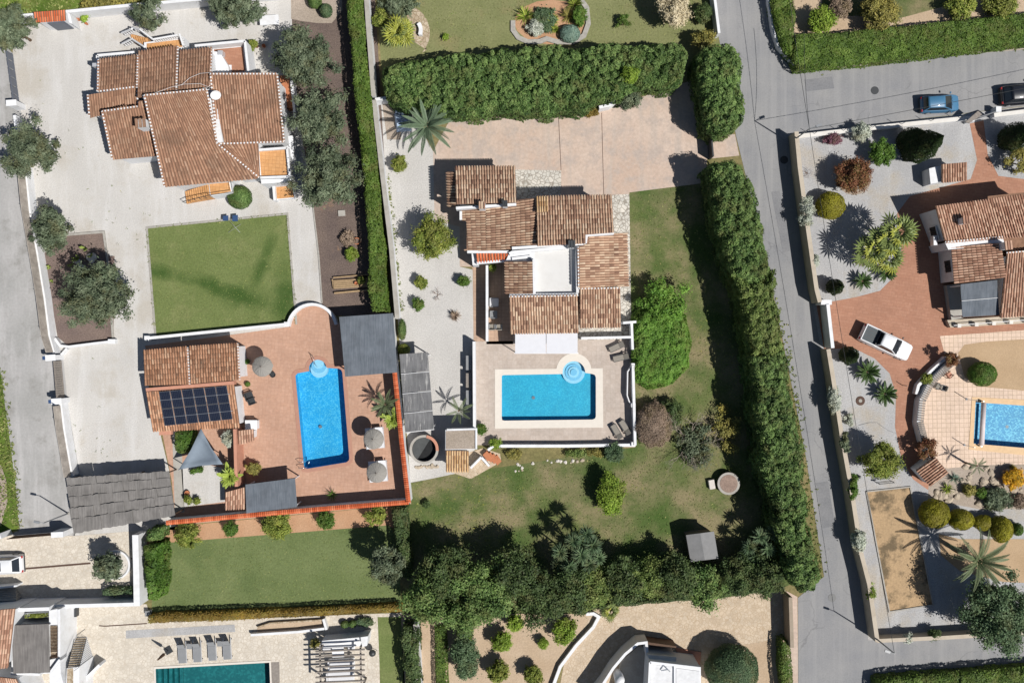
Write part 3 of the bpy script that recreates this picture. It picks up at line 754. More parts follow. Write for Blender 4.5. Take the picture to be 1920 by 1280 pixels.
# palms --------------------------------------------------------------
def frond_mesh(name, L, droop, mat, leaflets=26, lw=0.5, up=0.35, width=0.05):
    """feather frond along +x, base at the origin"""
    V, F = [], []
    def mid(t): return Vector((L*t*(1-0.12*droop*t), 0, up*L*t-droop*L*0.75*t*t))
    pts = [mid(k/8) for k in range(9)]
    m = MB(); m.tube(pts, [0.028*(1-0.8*k/8)*L/2 for k in range(9)], 4)
    V = [Vector(v) for v in m.v]; F = list(m.f)
    for s in (-1, 1):
        for k in range(leaflets):
            t = 0.1+0.9*k/(leaflets-1); p = mid(t); ln = lw*math.sin(math.pi*min(1, 0.18+0.8*t))**0.7*random.uniform(0.9, 1.1)
            d = Vector((0.75+0.2*t, s*0.9*(1-0.35*t), 0.18-0.1*t)).normalized(); b = len(V); n = Vector((-d.y*s, d.x*s, 0)).normalized()*width/2
            q = p+d*ln*0.55+Vector((0,0,0.02)); e = p+d*ln+Vector((0,0,-0.12*ln))
            V += [p-n*0.6, p+n*0.6, q+n, q-n, e]; F += [[b, b+1, b+2, b+3], [b+3, b+2, b+4]]
    me = bpy.data.meshes.new(name); me.from_pydata([tuple(v) for v in V], [], F); me.update(); me.materials.append(MATS[mat]); return me
def fan_mesh(name, L, mat, n=17, stalk=0.55):
    """fan leaf along +x on a stalk"""
    m = MB(); m.tube([(0,0,0), (L*stalk*0.5, 0, L*0.12), (L*stalk, 0, L*0.14)], [0.03, 0.022, 0.018], 4)
    V = [Vector(v) for v in m.v]; F = list(m.f); c = Vector((L*stalk, 0, L*0.14))
    for k in range(n):
        a = R(-125+250*k/(n-1)); ln = L*(1-stalk)*(1.0-0.18*abs(k-(n-1)/2)/((n-1)/2))*1.15; d = Vector((math.cos(a), math.sin(a), 0)); s = Vector((-d.y, d.x, 0))
        b = len(V); w = ln*0.1
        V += [c, c+d*ln*0.5+s*w, c+d*ln*0.5+Vector((0,0,0.05*L)), c+d*ln*0.5-s*w, c+d*ln+Vector((0,0,-0.12*ln))]
        F += [[b, b+1, b+2], [b, b+2, b+3], [b+1, b+4, b+2], [b+2, b+4, b+3]]
    me = bpy.data.meshes.new(name); me.from_pydata([tuple(v) for v in V], [], F); me.update(); me.materials.append(MATS[mat]); return me
def rosette(o, meshes, n, z, tilt0, tilt1, name='frond', r0=0.05, sc=(0.85, 1.1), phase=0.0, offs=(0,0)):
    """n leaves round a point: each leaf an object of its own"""
    for i in range(n):
        me = meshes[i % len(meshes)]; c = bpy.data.objects.new(name, me); COL.objects.link(c); c.parent = o
        a = phase+i*2.39996+random.uniform(-.15,.15); t = tilt0+(tilt1-tilt0)*(i/(max(1, n-1)))
        c.location = (offs[0]+math.cos(a)*r0, offs[1]+math.sin(a)*r0, z); s = random.uniform(*sc); c.scale = (s, s, s)
        c.rotation_euler = (random.uniform(-.25,.25), -t, a)
def trunk_mb(x, y, h, r0, r1, lean=(0,0), rings=7):
    m = MB(); pr = []
    for k in range(rings+1):
        t = k/rings; pr.append((x+lean[0]*t*t, y+lean[1]*t*t, h*t-0.02))
    m.tube(pr, [r0+(r1-r0)*k/rings+(0.02 if k % 2 else 0) for k in range(rings+1)], 9); return m

# ================================================================== GROUND AND SURFACES
def arcpx(cx, cy, r, a0, a1, n=14): return arc(cx, cy, r, a0, a1, n)
POOL_L = rounded([(553,698),(578,695)], 0.1)[:1] if False else None
POOL_L = [(553,704),(557,699),(562,698),(579,695)] + arcpx(596,691,17.5,190,352,12) + [(636,690),(641,693),(643,698),(656,858),(655,863),(650,867),(577,879),(571,878),(569,873)]
POOL_C = [(940,706),(941,703),(945,702),(1054,700)] + arcpx(1076,698,22,180,360,16) + [(1111,700),(1116,702),(1118,707),(1118,781),(1116,785),(1111,787),(946,789),(941,788),(940,783)]
POOL_R = [(1828,753),(1990,764),(1990,846),(1824,832)]
POOL_G = [(291,1252),(506,1240),(509,1310),(293,1322)]
WL, WC, WR, WG = [P2(p) for p in (POOL_L, POOL_C, POOL_R, POOL_G)]
sheet('ground', [(-160,-160),(160,-160),(160,160),(-160,160)], 0.0, 'wild_ground', [WL, WC, WR, WG])
def g(name, px, lvl, mat, holes=()): return sheet(name, P2(px), 0.006*lvl, mat, holes)

# left plot
g('lane', [(-400,60),(8,84),(24,100),(38,200),(45,260),(60,322),(82,480),(104,630),(118,665),(127,755),(150,890),(140,1004),(20,1004),(36,990),(28,900),(15,800),(0,690),(-60,560),(-160,500),(-400,480)], 1, 'lane_concrete')
g('verge_grass', [(0,690),(15,800),(28,900),(36,990),(10,1002),(-260,1002),(-260,560)], 2, 'grass_verge')
g('verge_soil', [(-40,860),(2,872),(12,900),(14,940),(2,985),(-60,1000)], 3, 'bare_strip')
g('gravel_court', [(24,52),(140,34),(240,24),(410,8),(480,-40),(545,-60),(548,60),(556,200),(588,380),(604,575),(640,610),(640,655),(268,660),(278,720),(318,885),(330,992),(138,1005),(150,890),(127,755),(118,665),(104,630),(82,480),(60,322),(45,260),(38,200),(24,100)], 1, 'gravel_white')
g('field_top', [(-200,-120),(690,-120),(690,-40),(480,-20),(410,8),(240,24),(140,34),(24,52),(-200,60)], 2, 'grass_verge')
g('tree_bed', [(545,-60),(700,-60),(738,596),(604,590),(604,575),(588,380),(556,200),(548,60)], 2, 'mulch')
g('tree_bed_pale', [(545,-60),(640,-60),(642,20),(622,44),(596,44),(566,40),(546,36)], 3, 'bare_strip')
g('cactus_bed', Z01((330,620),(490,490),(770,470),(800,640),(860,640))+[(213,634),(208,642),(130,650),(108,632)], 2, 'mulch_red')
g('lawn', [(276,428),(538,402),(556,609),(292,632)], 2, 'grass_court')
MB().prism(P2(strip_poly([(292,632),(275.5,427),(539,401),(556,608)], 3.6)), 0, 0.06).build('lawn_edging', 'stone_edge')['kind'] = 'structure'
MB().prism(P2(strip_poly([(122,441),(195,435),(204,500),(213,640)], 4)), 0, 0.12).build('bed_edging', 'stone_edge')['kind'] = 'structure'
MB().prism(P2(strip_poly([(586,378),(598,480),(604,568)], 2.5)), 0, 0.08).build('path_edging', 'stone_edge')['kind'] = 'structure'
g('pool_terrace', [(272,648),(400,632),(545,612)] + arcpx(587,614,45,180,350,12) + [(640,600),(738,590),(771,944),(330,984),(322,900)], 3, 'terrace_pink', [WL])
g('sail_garden', [(340,878),(372,866),(420,878),(422,940),(345,950)], 4, 'gravel_white')
g('shed_pad', [(323,808),(340,812),(346,960),(328,960)], 4, 'old_concrete')

# centre plot
g('side_gravel', [(712,196),(760,190),(812,284),(815,413),(862,425),(862,500),(888,506),(890,880),(770,905),(746,600),(718,320)], 1, 'gravel_warm')
g('driveway', [(812,284),(845,222),(940,214),(1085,206),(1180,190),(1300,150),(1370,250),(1372,292),(1326,298),(1322,343),(1180,361),(1180,640),(888,640),(886,500),(862,500),(862,425),(815,413)], 2, 'concrete_pink')
for a, b in (((1047,215),(1052,320)), ((1128,212),(1132,366))):
    g('slab_joint', strip_poly([a, b], 1.0), 3, 'dark_channel')
g('entrance_paving', [(960,318),(1052,320),(1052,372),(960,372)], 3, 'crazy_white')
g('side_paving', [(1140,366),(1180,364),(1184,640),(1080,640),(1080,600),(1140,600)], 3, 'crazy_white')
g('path_left', [(884,492),(912,492),(914,640),(888,642),(887,512)], 3, 'terrace_brown')
g('court_paving', [(912,490),(962,490),(962,645),(912,645)], 4, 'terrace_brown')
g('pool_patio', [(889,640),(1188,636),(1191,838),(890,834)], 4, 'terrace_beige', [WC])
g('rubble_bed', [(716,192),(752,192),(752,262),(726,262)], 2, 'bare_strip')
g('garden_lawn', [(1180,361),(1322,343),(1336,304),(1400,310),(1428,440),(1452,560),(1486,780),(1505,1000),(1496,1090),(1440,1112),(1090,1160),(765,1180),(766,905),(880,884),(1191,838),(1188,640),(1184,600)], 1, 'grass_rough')
g('lane_apron', [(1326,254),(1378,252),(1386,292),(1328,298)], 4, 'concrete_pink')
g('steps_paving', Z12((1450,975),(1610,1030),(1840,900),(1830,840),(1700,800),(1420,880)), 3, 'crazy_tan')

# top lawn
g('north_lawn', [(698,-120),(1340,-120),(1352,90),(1340,170),(720,200)], 1, 'grass_top')

# roads
ROAD_MAIN = [(1318,-200),(1428,-200),(1438,20),(1452,92),(1488,132),(1700,112),(2300,48),(2300,160),(1920,199),(1484,252),(1487,320),(1503,440),(1523,565),(1539,654),(1550,715),(1565,815),(1583,915),(1600,1027),(1615,1085),(1628,1200),(1930,1190),(2300,1180),(2300,1225),(1920,1248),(1650,1266),(1640,1300),(1640,1500),(1498,1500),(1496,1120),(1545,1080),(1510,850),(1440,500),(1380,255),(1352,90),(1330,0)]
g('road', ROAD_MAIN, 3, 'asphalt')
g('road_patch', [(1508,300-150),(1560,144),(1564,166),(1512,172)], 4, 'asphalt_patch')
g('road_patch', [(1446,360),(1462,358),(1484,470),(1468,474)], 4, 'asphalt_patch')
g('road_patch', [(1530,905),(1552,902),(1566,985),(1543,990)], 4, 'asphalt_patch')
g('road_shoulder', [(1488,131),(1600,117),(1920,84),(2300,46),(2300,54),(1920,94),(1760,106),(1600,126),(1500,136)], 4, 'road_edge_dust')
g('pavement_strip', [(1470,1105),(1495,1118),(1498,1500),(1476,1500)], 4, 'concrete_pink')
g('north_east_plot', [(1438,-200),(2300,-200),(2300,30),(1920,80),(1490,130),(1456,92),(1440,20)], 2, 'earth_tan')
g('north_east_grass', [(1560,-100),(1760,-100),(1780,10),(1690,34),(1590,30),(1540,10)], 3, 'grass_rough')

for x, y in ((1470,300),(1560,1120),(1640,170)):
    q = P(x, y); o = MB().cyl(q[0], q[1], .02, .032, .34, n=24).build('manhole_cover', 'dark_metal'); tag(o, {1470:'round manhole cover in the road beside the upper road hedge',1560:'round manhole cover at the road junction',1640:'round manhole cover in the street left of the blue hatchback'}[x], 'manhole')
# right plot
g('east_gravel', [(1484,252),(1920,200),(2300,150),(2300,1180),(1930,1190),(1628,1200),(1615,1085),(1583,915),(1550,715),(1523,565),(1487,320)], 1, 'gravel_grey', [WR])
g('east_driveway', [(1530,568),(1556,566),(1605,557),(1650,545),(1675,520),(1690,470),(1682,400),(1706,368),(1770,350),(1820,336),(1832,300),(1818,232),(1844,226),(1852,290),(1872,330),(1920,336),(2100,330),(2100,640),(1790,640),(1784,690),(1740,720),(1716,770),(1720,830),(1748,868),(1740,918),(1712,898),(1690,860),(1678,800),(1680,740),(1668,700),(1640,672),(1600,652),(1545,655)], 2, 'drive_terracotta')
g('cream_terrace', [(1762,630),(2100,606),(2100,905),(1920,870),(1830,872),(1775,878),(1742,860),(1722,832),(1710,795),(1713,760),(1728,728),(1752,700),(1775,678)], 3, 'cream_floor', [WR])
g('sand_bed', [(1796,662),(1808,646),(1850,640),(2100,625),(2100,740),(1920,732),(1832,724),(1808,706)], 4, 'sand')
g('boules_court', [(1624,921),(1706,912),(1749,1133),(1667,1146)], 3, 'court')
MB().prism(P2(strip_poly([(1624,921),(1706,912),(1749,1133),(1667,1146),(1624,921)], 2.4)), 0, 0.1).build('court_edging', 'stone_edge')['kind'] = 'structure'
g('palm_bed', [(1760,1000),(1800,1010),(1920,1010),(2100,1010),(2100,1100),(1880,1090),(1800,1070),(1764,1040)], 3, 'sand')
g('rock_bed', [(1742,888),(1800,866),(1920,868),(2100,880),(2100,950),(1840,955),(1740,935)], 2, 'bare_strip')
g('tree_ring', ring_px(1601,332,34), 2, 'bare_strip')

# bottom left plot
g('parking_court', [(-260,1002),(140,1004),(262,994),(262,1130),(-260,1142)], 3, 'crazy_beige')
g('channel', strip_poly([(40,1066),(170,1055)], 3.5), 4, 'dark_channel')
g('channel', strip_poly([(246,1046),(261,1045)], 3.5), 4, 'dark_channel')
g('citrus_bed', [(276,996),(330,986),(735,948),(740,988),(300,1024),(276,1024)], 1, 'soil_orange')
g('lower_lawn', [(284,1020),(300,1018),(730,984),(748,1010),(752,1138),(285,1156)], 2, 'grass_lower')
g('stone_terrace', [(-260,1128),(275,1132),(285,1166),(755,1148),(752,1158),(710,1158),(716,1500),(-260,1500)], 1, 'crazy_beige', [WG])
g('gravel_bed', Z03((945,885),(1760,840),(1765,895),(945,945)), 3, 'gravel_grey')
g('strip_lawn', [(708,1156),(752,1156),(760,1300),(714,1300)], 2, 'grass_court')
g('deck', [(508,1241),(524,1240),(525,1310),(510,1310)], 4, 'wood_grey')
# bottom centre plot
g('dry_garden', [(752,1150),(1140,1150),(1130,1140),(1060,1230),(1025,1300),(760,1400)], 2, 'earth_tan')
g('bottom_driveway', [(1120,1128),(1210,1128),(1330,1124),(1450,1106),(1474,1108),(1476,1500),(1010,1500),(1060,1230),(1110,1150)], 3, 'crazy_tan')
g('bottom_earth', [(1380,1210),(1430,1202),(1474,1190),(1476,1500),(1400,1500)], 4, 'earth_tan')

# ================================================================== POOLS
def pool(name, label, px, depth, floor, coping_px, coping, water='water', steps=None, hole=None):
    """depth(x, y) of the floor; basin, coping, water and steps are parts"""
    w = P2(px); cx = sum(p[0] for p in w)/len(w); cy = sum(p[1] for p in w)/len(w)
    o = thing(name, label, 'swimming pool', (cx, cy, 0))
    n = len(w); b = MB(); vs = [(x, y, 0.02) for x, y in w]+[(x, y, -depth(x, y)) for x, y in w]
    b.add(vs, [[i, (i+1) % n, n+(i+1) % n, n+i] for i in range(n)] + [list(range(n, 2*n))]); b.build('basin', floor, o)
    s = sheet('water', [(x-cx, y-cy) for x, y in w], -0.1, water, parent=o); del s['kind']
    c = bmesh.new()
    cp = P2(coping_px); m = MB()
    bm = bmesh.new()
    for loop in (cp, offset_poly(w, -0.04)):
        v = [bm.verts.new((x-cx, y-cy, 0.05)) for x, y in loop]
        for i in range(len(v)): bm.edges.new((v[i], v[(i+1) % len(v)]))
    bmesh.ops.triangle_fill(bm, use_beauty=True, edges=bm.edges[:])
    r = bmesh.ops.extrude_face_region(bm, geom=bm.faces[:]); 
    for e in r['geom']:
        if isinstance(e, bmesh.types.BMVert): e.co.z -= 0.045
    bmesh.ops.recalc_face_normals(bm, faces=bm.faces[:])
    me = bpy.data.meshes.new('coping'); bm.to_mesh(me); bm.free(); c.free(); link('coping', me, coping, o)
    if steps:
        for (sx, sy, r_, z) in steps:
            q = MB(); x, y, _ = P(sx, sy); q.cyl(x, y, -0.95, z, r_, n=28); q.build('step', ('pool_step', 'pool_step_dark')[steps.index((sx, sy, r_, z)) % 2], o)
    return o
plain('pool_step_dark', rgb(124,186,216,1.15), 0.5, 0.3, namt=0.08, nscale=8)
plain('pool_step', rgb(158,206,226,1.15), 0.5, 0.3, namt=0.08, nscale=8)
cop_l = offset_poly(P2(POOL_L), 0.28); cop_l = [(960+x*PX, 640-y*PX) for x, y in cop_l]
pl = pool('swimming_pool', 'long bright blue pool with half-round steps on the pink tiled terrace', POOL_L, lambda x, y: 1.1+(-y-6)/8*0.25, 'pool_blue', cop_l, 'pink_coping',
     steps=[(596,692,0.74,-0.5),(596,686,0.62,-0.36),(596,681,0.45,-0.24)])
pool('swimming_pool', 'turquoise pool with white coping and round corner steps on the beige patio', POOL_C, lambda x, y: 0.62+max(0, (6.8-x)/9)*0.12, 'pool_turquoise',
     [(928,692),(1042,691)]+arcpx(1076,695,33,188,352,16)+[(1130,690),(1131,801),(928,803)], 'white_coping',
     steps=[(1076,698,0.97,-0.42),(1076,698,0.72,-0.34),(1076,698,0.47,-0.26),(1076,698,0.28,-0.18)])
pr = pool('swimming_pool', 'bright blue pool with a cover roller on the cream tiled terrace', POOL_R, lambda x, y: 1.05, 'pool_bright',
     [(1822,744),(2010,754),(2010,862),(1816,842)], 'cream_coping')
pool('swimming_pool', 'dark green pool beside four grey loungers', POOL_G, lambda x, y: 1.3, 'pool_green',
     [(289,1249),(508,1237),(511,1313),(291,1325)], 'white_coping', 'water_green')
m = MB()
for k in range(5): m.prism(P2([(292+k*9,1252.5-k*0.5),(298+k*9,1252.2-k*0.5),(299+k*9,1312),(293+k*9,1312)]), -1.25, -0.5-0.14*k)
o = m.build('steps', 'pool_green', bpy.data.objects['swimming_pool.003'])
# ladder and handrail of the left pool
def rail(parent, name, pts, r=0.025, mat='steel', smooth=True): return MB().tube(pts, r, 8).build(name, mat, parent, smooth)
for dx in (-2, 3):
    a, b = P(570-2+dx*0.3, 868+dx*2.2), P(560+dx*0.3, 869+dx*2.2)
    rail(pl, 'ladder_rail', [(a[0]+.35, a[1], -0.7), (a[0]+.33, a[1], 0.55), (a[0]+.1, a[1], 0.72), (b[0]+.1, b[1], 0.6), (b[0], b[1], 0.02)])
for k in range(3):
    a = P(568, 864); rail(pl, 'ladder_tread', [(a[0]+.42, a[1]-0.05, -0.2-0.2*k), (a[0]+.40, a[1]-0.32, -0.2-0.2*k)], 0.03)
a = P(589, 675)
rail(pl, 'handrail', [(a[0]-.1, a[1]+.35, 0), (a[0]-.05, a[1]+.4, 0.75), (a[0]+.15, a[1]+.2, 0.85), (a[0]+.2, a[1]-.3, 0.6), (a[0]+.2, a[1]-.6, -0.3)])
# roller and rolled cover of the right pool
x0, y0, _ = P(1836, 756); x1, y1, _ = P(1832, 831)
MB().tube([(x0+.15, y0+.1, 0.45), (x1+.15, y1-.1, 0.45)], 0.2, 14).build('cover_roller', 'roller_white', pr, True)
for xx, yy in ((x0+.15, y0+.2), (x1+.15, y1-.2)): MB().box(xx, yy, 0.0, 0.12, 0.08, 0.45).build('roller_bracket', 'steel', pr)
MB().prism([(x0-.28, y0), (x0-.05, y0), (x1-.05, y1), (x1-.28, y1)], 0.06, 0.1).build('cover_flap', 'cover_blue', pr)

# ================================================================== FREE-STANDING WALLS AND FENCES
def wall_b(name, label, base_px, w, h, mat, cat='wall', cap=None, group=None):
    h *= 1.28; o = MB().prism(strip_poly(P2(base_px), w), 0, h).build(name, mat); tag(o, label, cat, group)
    if cap:
        MB().prism(strip_poly(P2(base_px), w+0.07), h+0.001, h+0.05).build('coping', cap, o)
    return o
def reed_fence(parent, base_px, z0, z1, off=-0.05):
    z0, z1 = z0*1.28, z1*1.28
    ps = P2(base_px); d = MB().prism(strip_poly([(x+off, y) for x, y in ps], 0.04), z0, z1).build('reed_screen', 'reed_fence', parent)
    m = 0
    for i in range(len(ps)-1):
        a, b = Vector(ps[i]), Vector(ps[i+1]); k = max(1, int((b-a).length/2.4))
        for j in range(k):
            q = a.lerp(b, j/k); MB().tube([(q.x+off-.06, q.y, z0), (q.x+off-.06, q.y, z1+.04)], 0.025, 6).build('post', 'grey_metal', parent)
w = wall_b('lane_wall', 'white wall topped with a brown reed screen along the lane, beside the gravel court', [(40,222),(45,262),(60,322),(68,400),(82,480),(95,560),(104,630),(113,662)], 0.22, 0.85, 'white_plaster'); reed_fence(w, [(45,262),(60,322),(68,400),(82,480),(95,560),(104,630),(113,660)], 0.85, 1.75)
w = wall_b('lane_wall', 'white wall topped with a reed screen between the slatted gate and the thatched carport', [(125,752),(131,800),(146,888)], 0.22, 0.85, 'white_plaster'); reed_fence(w, [(126,758),(131,800),(146,888)], 0.85, 1.75)
for (x, y), lb in (((112,670),'white gate pillar at the upper end of the brown slatted lane gate'), ((123,750),'white gate pillar at the lower end of the brown slatted lane gate'), ((40,202),'white gate pillar beside the blue grey sliding gate')):
    a = P(x, y); p = MB().box(a[0], a[1], 0, 0.75, 0.42, 1.5, R(4)).build('gate_pillar', 'white_plaster'); tag(p, lb, 'gate pillar', 'gate pillars on the lane')
    MB().box(a[0], a[1], 1.501, 0.85, 0.5, 0.06, R(4)).build('pillar_cap', 'white_paint', p)
    if y > 300: MB().box(a[0]-.55, a[1]-.02, 1.2, 0.3, 0.3, 0.3, R(4)).build('letter_box', 'blue_plastic', p)
def slat_gate(name, label, a, b, h, mat, n, z0=0.08, cat='gate'):
    A, B = Vector(P(*a)), Vector(P(*b)); o = thing(name, label, cat, tuple((A+B)/2)); d = (B-A); L = d.length; ang = math.atan2(d.y, d.x)
    for i in range(n):
        q = A+d*((i+.5)/n); MB().box(q.x, q.y, z0, L/n*0.86, 0.03, h-z0, ang).build('slat', mat, o)
    for z in (z0+.1, h-.18): MB().box((A.x+B.x)/2, (A.y+B.y)/2, z, L, 0.07, 0.08, ang).build('rail', mat, o)
    return o
slat_gate('slatted_gate', 'brown grey slatted sliding gate between two white pillars on the lane', (116,676), (122,744), 1.45, 'wood_grey', 16)
slat_gate('sliding_gate', 'blue grey sliding gate of vertical panels at the lane mouth, upper left', (25,102), (38,198), 1.15, 'gate_grey', 6)
wall_b('north_wall', 'long white wall along the top edge of the gravel court', [(18,46),(62,41),(140,34),(240,24),(410,9),(500,0),(600,-8)], 0.25, 1.15, 'white_plaster')
wall_b('boundary_wall', 'white boundary wall right of the long clipped hedge, upper stretch', [(690,-60),(692,0),(696,60),(706,190)], 0.3, 1.25, 'white_plaster', cap='old_concrete')
wall_b('boundary_wall', 'white boundary wall between the long hedge and the side gravel, lower stretch', [(706,196),(720,320),(738,470),(749,598)], 0.3, 1.1, 'white_plaster', cap='old_concrete')
wall_b('garden_wall', 'short white wall stub at the corner of the big rounded hedge', [(708,195),(730,192)], 0.25, 1.1, 'white_plaster')
def tilecap_wall(name, label, base_px, h, w=0.24, cw=0.38):
    o = MB().prism(strip_poly(P2(base_px), w), 0, h).build(name, 'white_plaster'); tag(o, label, 'wall')
    t = MB(); pts = P2(base_px)
    for i in range(len(pts)-1):
        A, B = Vector((*pts[i], 0)), Vector((*pts[i+1], 0)); d = B-A; L = d.length; d /= L; s = Vector((-d.y, d.x, 0)); n = max(1, int(L/0.17))
        for j in range(n):
            p = A+d*((j+.5)*L/n); r = 0.085; q = []
            for e, hh in ((-1, 0.0), (0, 0.09), (1, 0.0)):
                for k in range(5): an = math.pi*k/4; q.append(p+s*e*cw/2+d*math.cos(an)*r+Vector((0,0,h+0.004+hh+math.sin(an)*r*0.9)))
            t.add(q, [[m_*5+k, m_*5+k+1, m_*5+6+k, m_*5+5+k] for m_ in range(2) for k in range(4)]+[[0,1,2,3,4],[14,13,12,11,10]], random.random())
    c = t.build('tile_coping', 'tile_red', o); c['kind'] = 'stuff'; return o
tilecap_wall('tiled_wall', 'white wall capped with red tiles along the right side of the pink pool terrace', [(738,592),(746,700),(758,820),(771,934)], 1.9)
tilecap_wall('tiled_wall', 'red tile capped wall along the bottom of the pink pool terrace', [(771,934),(640,944),(480,958),(326,972)], 1.7)
wall_b('pump_wall', 'low red capped wall at the foot of the shade sail garden', [(453,800),(456,905)], 0.25, 1.5, 'salmon')
lw = wall_b('low_wall', 'low white wall along the foot of the striped court lawn, ending in a round bay', [(282,634),(400,622),(480,614),(541,608)]+arcpx(588,616,45,190,350,16), 0.24, 0.5, 'white_plaster')
for x, y in ((281,634),(541,608)):
    a = P(x, y); MB().box(a[0], a[1], 0, 0.45, 0.4, 0.62).build('end_pier', 'white_plaster', lw)
o = wall_b('low_wall', 'low white curved kerb wall round the cactus bed', [(108,634),(118,648),(134,650),(180,644),(214,640)], 0.2, 0.4, 'white_plaster')
a = P(214, 640); MB().box(a[0], a[1], 0, 0.6, 0.4, 0.5).build('end_pier', 'white_plaster', o)
wall_b('low_wall', 'low white kerb wall joining the cactus bed to the gate pillar', [(130,653),(122,662),(114,668)], 0.18, 0.35, 'white_plaster')
# centre
wall_b('court_wall', 'white wall along the left of the shaded court with the chairs', [(914,500),(914,640)], 0.2, 1.15, 'white_plaster')
wall_b('patio_wall', 'white wall along the left side of the beige pool patio', [(890,640),(891,830)], 0.22, 1.2, 'white_plaster')
wall_b('patio_wall', 'white wall along the bottom of the beige pool patio', [(936,834),(1060,834),(1189,832)], 0.24, 0.6, 'white_plaster')
pw = wall_b('patio_wall', 'white wall with a curved bench bay on the right side of the beige pool patio', [(1188,832),(1186,760),(1184,684)], 0.22, 0.8, 'white_plaster')
MB().prism(strip_poly(P2([(1182,686),(1175,696),(1174,740),(1178,752),(1184,758)]), 0.08), 0, 0.75).build('curved_rail', 'white_paint', pw)
for y in (684, 758, 830): a = P(1185, y); MB().box(a[0], a[1], 0, 0.34, 0.34, 0.95).build('pier', 'white_paint', pw)
wall_b('patio_wall', 'white wall stub beside the pair of loungers at the patio top right', [(1181,604),(1183,655)], 0.2, 0.9, 'white_plaster')
wall_b('patio_wall', 'white wall along the top of the beige patio under the roof corner', [(1088,634),(1180,632)], 0.2, 0.9, 'white_plaster')
wall_b('patio_wall', 'short white wall joining the roof corner to the lawn edge', [(1164,606),(1188,604)], 0.2, 1.3, 'white_plaster')
wall_b('drive_wall', 'dark low gate rail at the driveway mouth between the two hedges', [(1326,254),(1330,300)], 0.12, 1.2, 'dark_metal', 'gate')
o = wall_b('curved_wall', 'curved white wall piece half under the big hedge by the driveway', [(1076,188),(1084,196),(1098,200)], 0.22, 0.9, 'white_plaster')
wall_b('curved_wall', 'curved white wall piece beside the grey bush at the driveway edge', [(1121,208),(1140,204),(1158,192)], 0.25, 0.9, 'white_plaster')
# right plot
wall_b('road_wall', 'beige wall along the road beside the fan palms, upper stretch', [(1481,256),(1487,320),(1503,440),(1518,545),(1524,568)], 0.28, 1.35, 'beige_plaster', cap='beige_plaster')
wall_b('road_wall', 'long beige wall along the road beside the boules court', [(1540,654),(1550,715),(1565,815),(1583,915),(1600,1027),(1615,1085),(1630,1190)], 0.28, 1.3, 'beige_plaster', cap='beige_plaster')
wall_b('road_wall', 'beige wall along the bottom road under the large dark tree', [(1634,1192),(1760,1186),(1920,1176),(2100,1168)], 0.25, 0.9, 'beige_plaster', cap='beige_plaster')
fw = wall_b('street_wall', 'white wall with thin fence posts along the street below the parked cars', [(1484,260),(1560,251),(1700,236),(1808,225)], 0.28, 0.5, 'white_plaster', cap='warm_plaster')
for k in range(6):
    t = (k+.7)/6; q = P(1484+324*t, 260-35*t); MB().tube([(q[0], q[1]+.08, 0.6), (q[0], q[1]+.08, 1.6)], 0.025, 6).build('fence_post', 'dark_metal', fw)
wall_b('street_wall', 'short white street wall right of the pedestrian gate, beside the black car', [(1856,220),(1920,212),(2100,192)], 0.28, 0.5, 'white_plaster', cap='warm_plaster')
gp = wall_b('drive_pillar', 'white wall beside the driveway mouth left of the white pickup', [(1540,572),(1549,652)], 0.28, 1.25, 'white_plaster')
a = P(1538, 568); MB().box(a[0], a[1], 0, 0.9, 0.4, 1.5).build('end_pier', 'white_plaster', gp)
cw = wall_b('terrace_wall', 'curved white terrace wall with a slatted top left of the cream terrace', [(1785,668),(1760,690),(1734,716),(1717,750),(1713,790),(1722,826),(1738,856)], 0.3, 0.75, 'white_plaster')
for k in range(46):
    t = k/45
    pts = [(1783,672),(1760,692),(1735,718),(1719,750),(1715,790),(1723,822)]; i = min(4, int(t*5)); f = t*5-i
    q = P(pts[i][0]*(1-f)+pts[i+1][0]*f, pts[i][1]*(1-f)+pts[i+1][1]*f); th = math.atan2(-(pts[i+1][1]-pts[i][1]), pts[i+1][0]-pts[i][0])
    MB().box(q[0]+0.04, q[1], 0.97, 0.13, 0.5, 0.06, th).build('slat', 'wood_grey', cw)
wall_b('planter_wall', 'pale planter basin wall left of the slatted terrace curve', [(1768,670),(1740,695),(1716,722),(1712,738)], 0.25, 0.5, 'white_plaster')
# bottom left
bw = wall_b('retaining_wall', 'white retaining wall between the stone parking court and the clipped bright hedge', [(270,994),(272,1060),(273,1124)], 0.5, 1.4, 'white_plaster')
wall_b('parking_wall', 'long white wall along the foot of the parking court above the stone terrace', [(-60,1136),(60,1132),(120,1124),(268,1120)], 0.3, 1.5, 'white_plaster')
gt = slat_gate('drive_gate', 'dark brown driveway gate between white pillars below the lane', (28,1004), (122,996), 1.3, 'wood_dark', 14)
for x, y, lb in ((12,1000,'angled white gate pillar left of the dark driveway gate'), (126,994,'white gate pillar right of the dark driveway gate, under the thatch corner')):
    a = P(x, y); p = MB().box(a[0], a[1], 0, 1.0, 0.45, 1.7, R(20 if x < 50 else 3)).build('gate_pillar', 'white_plaster'); tag(p, lb, 'gate pillar')
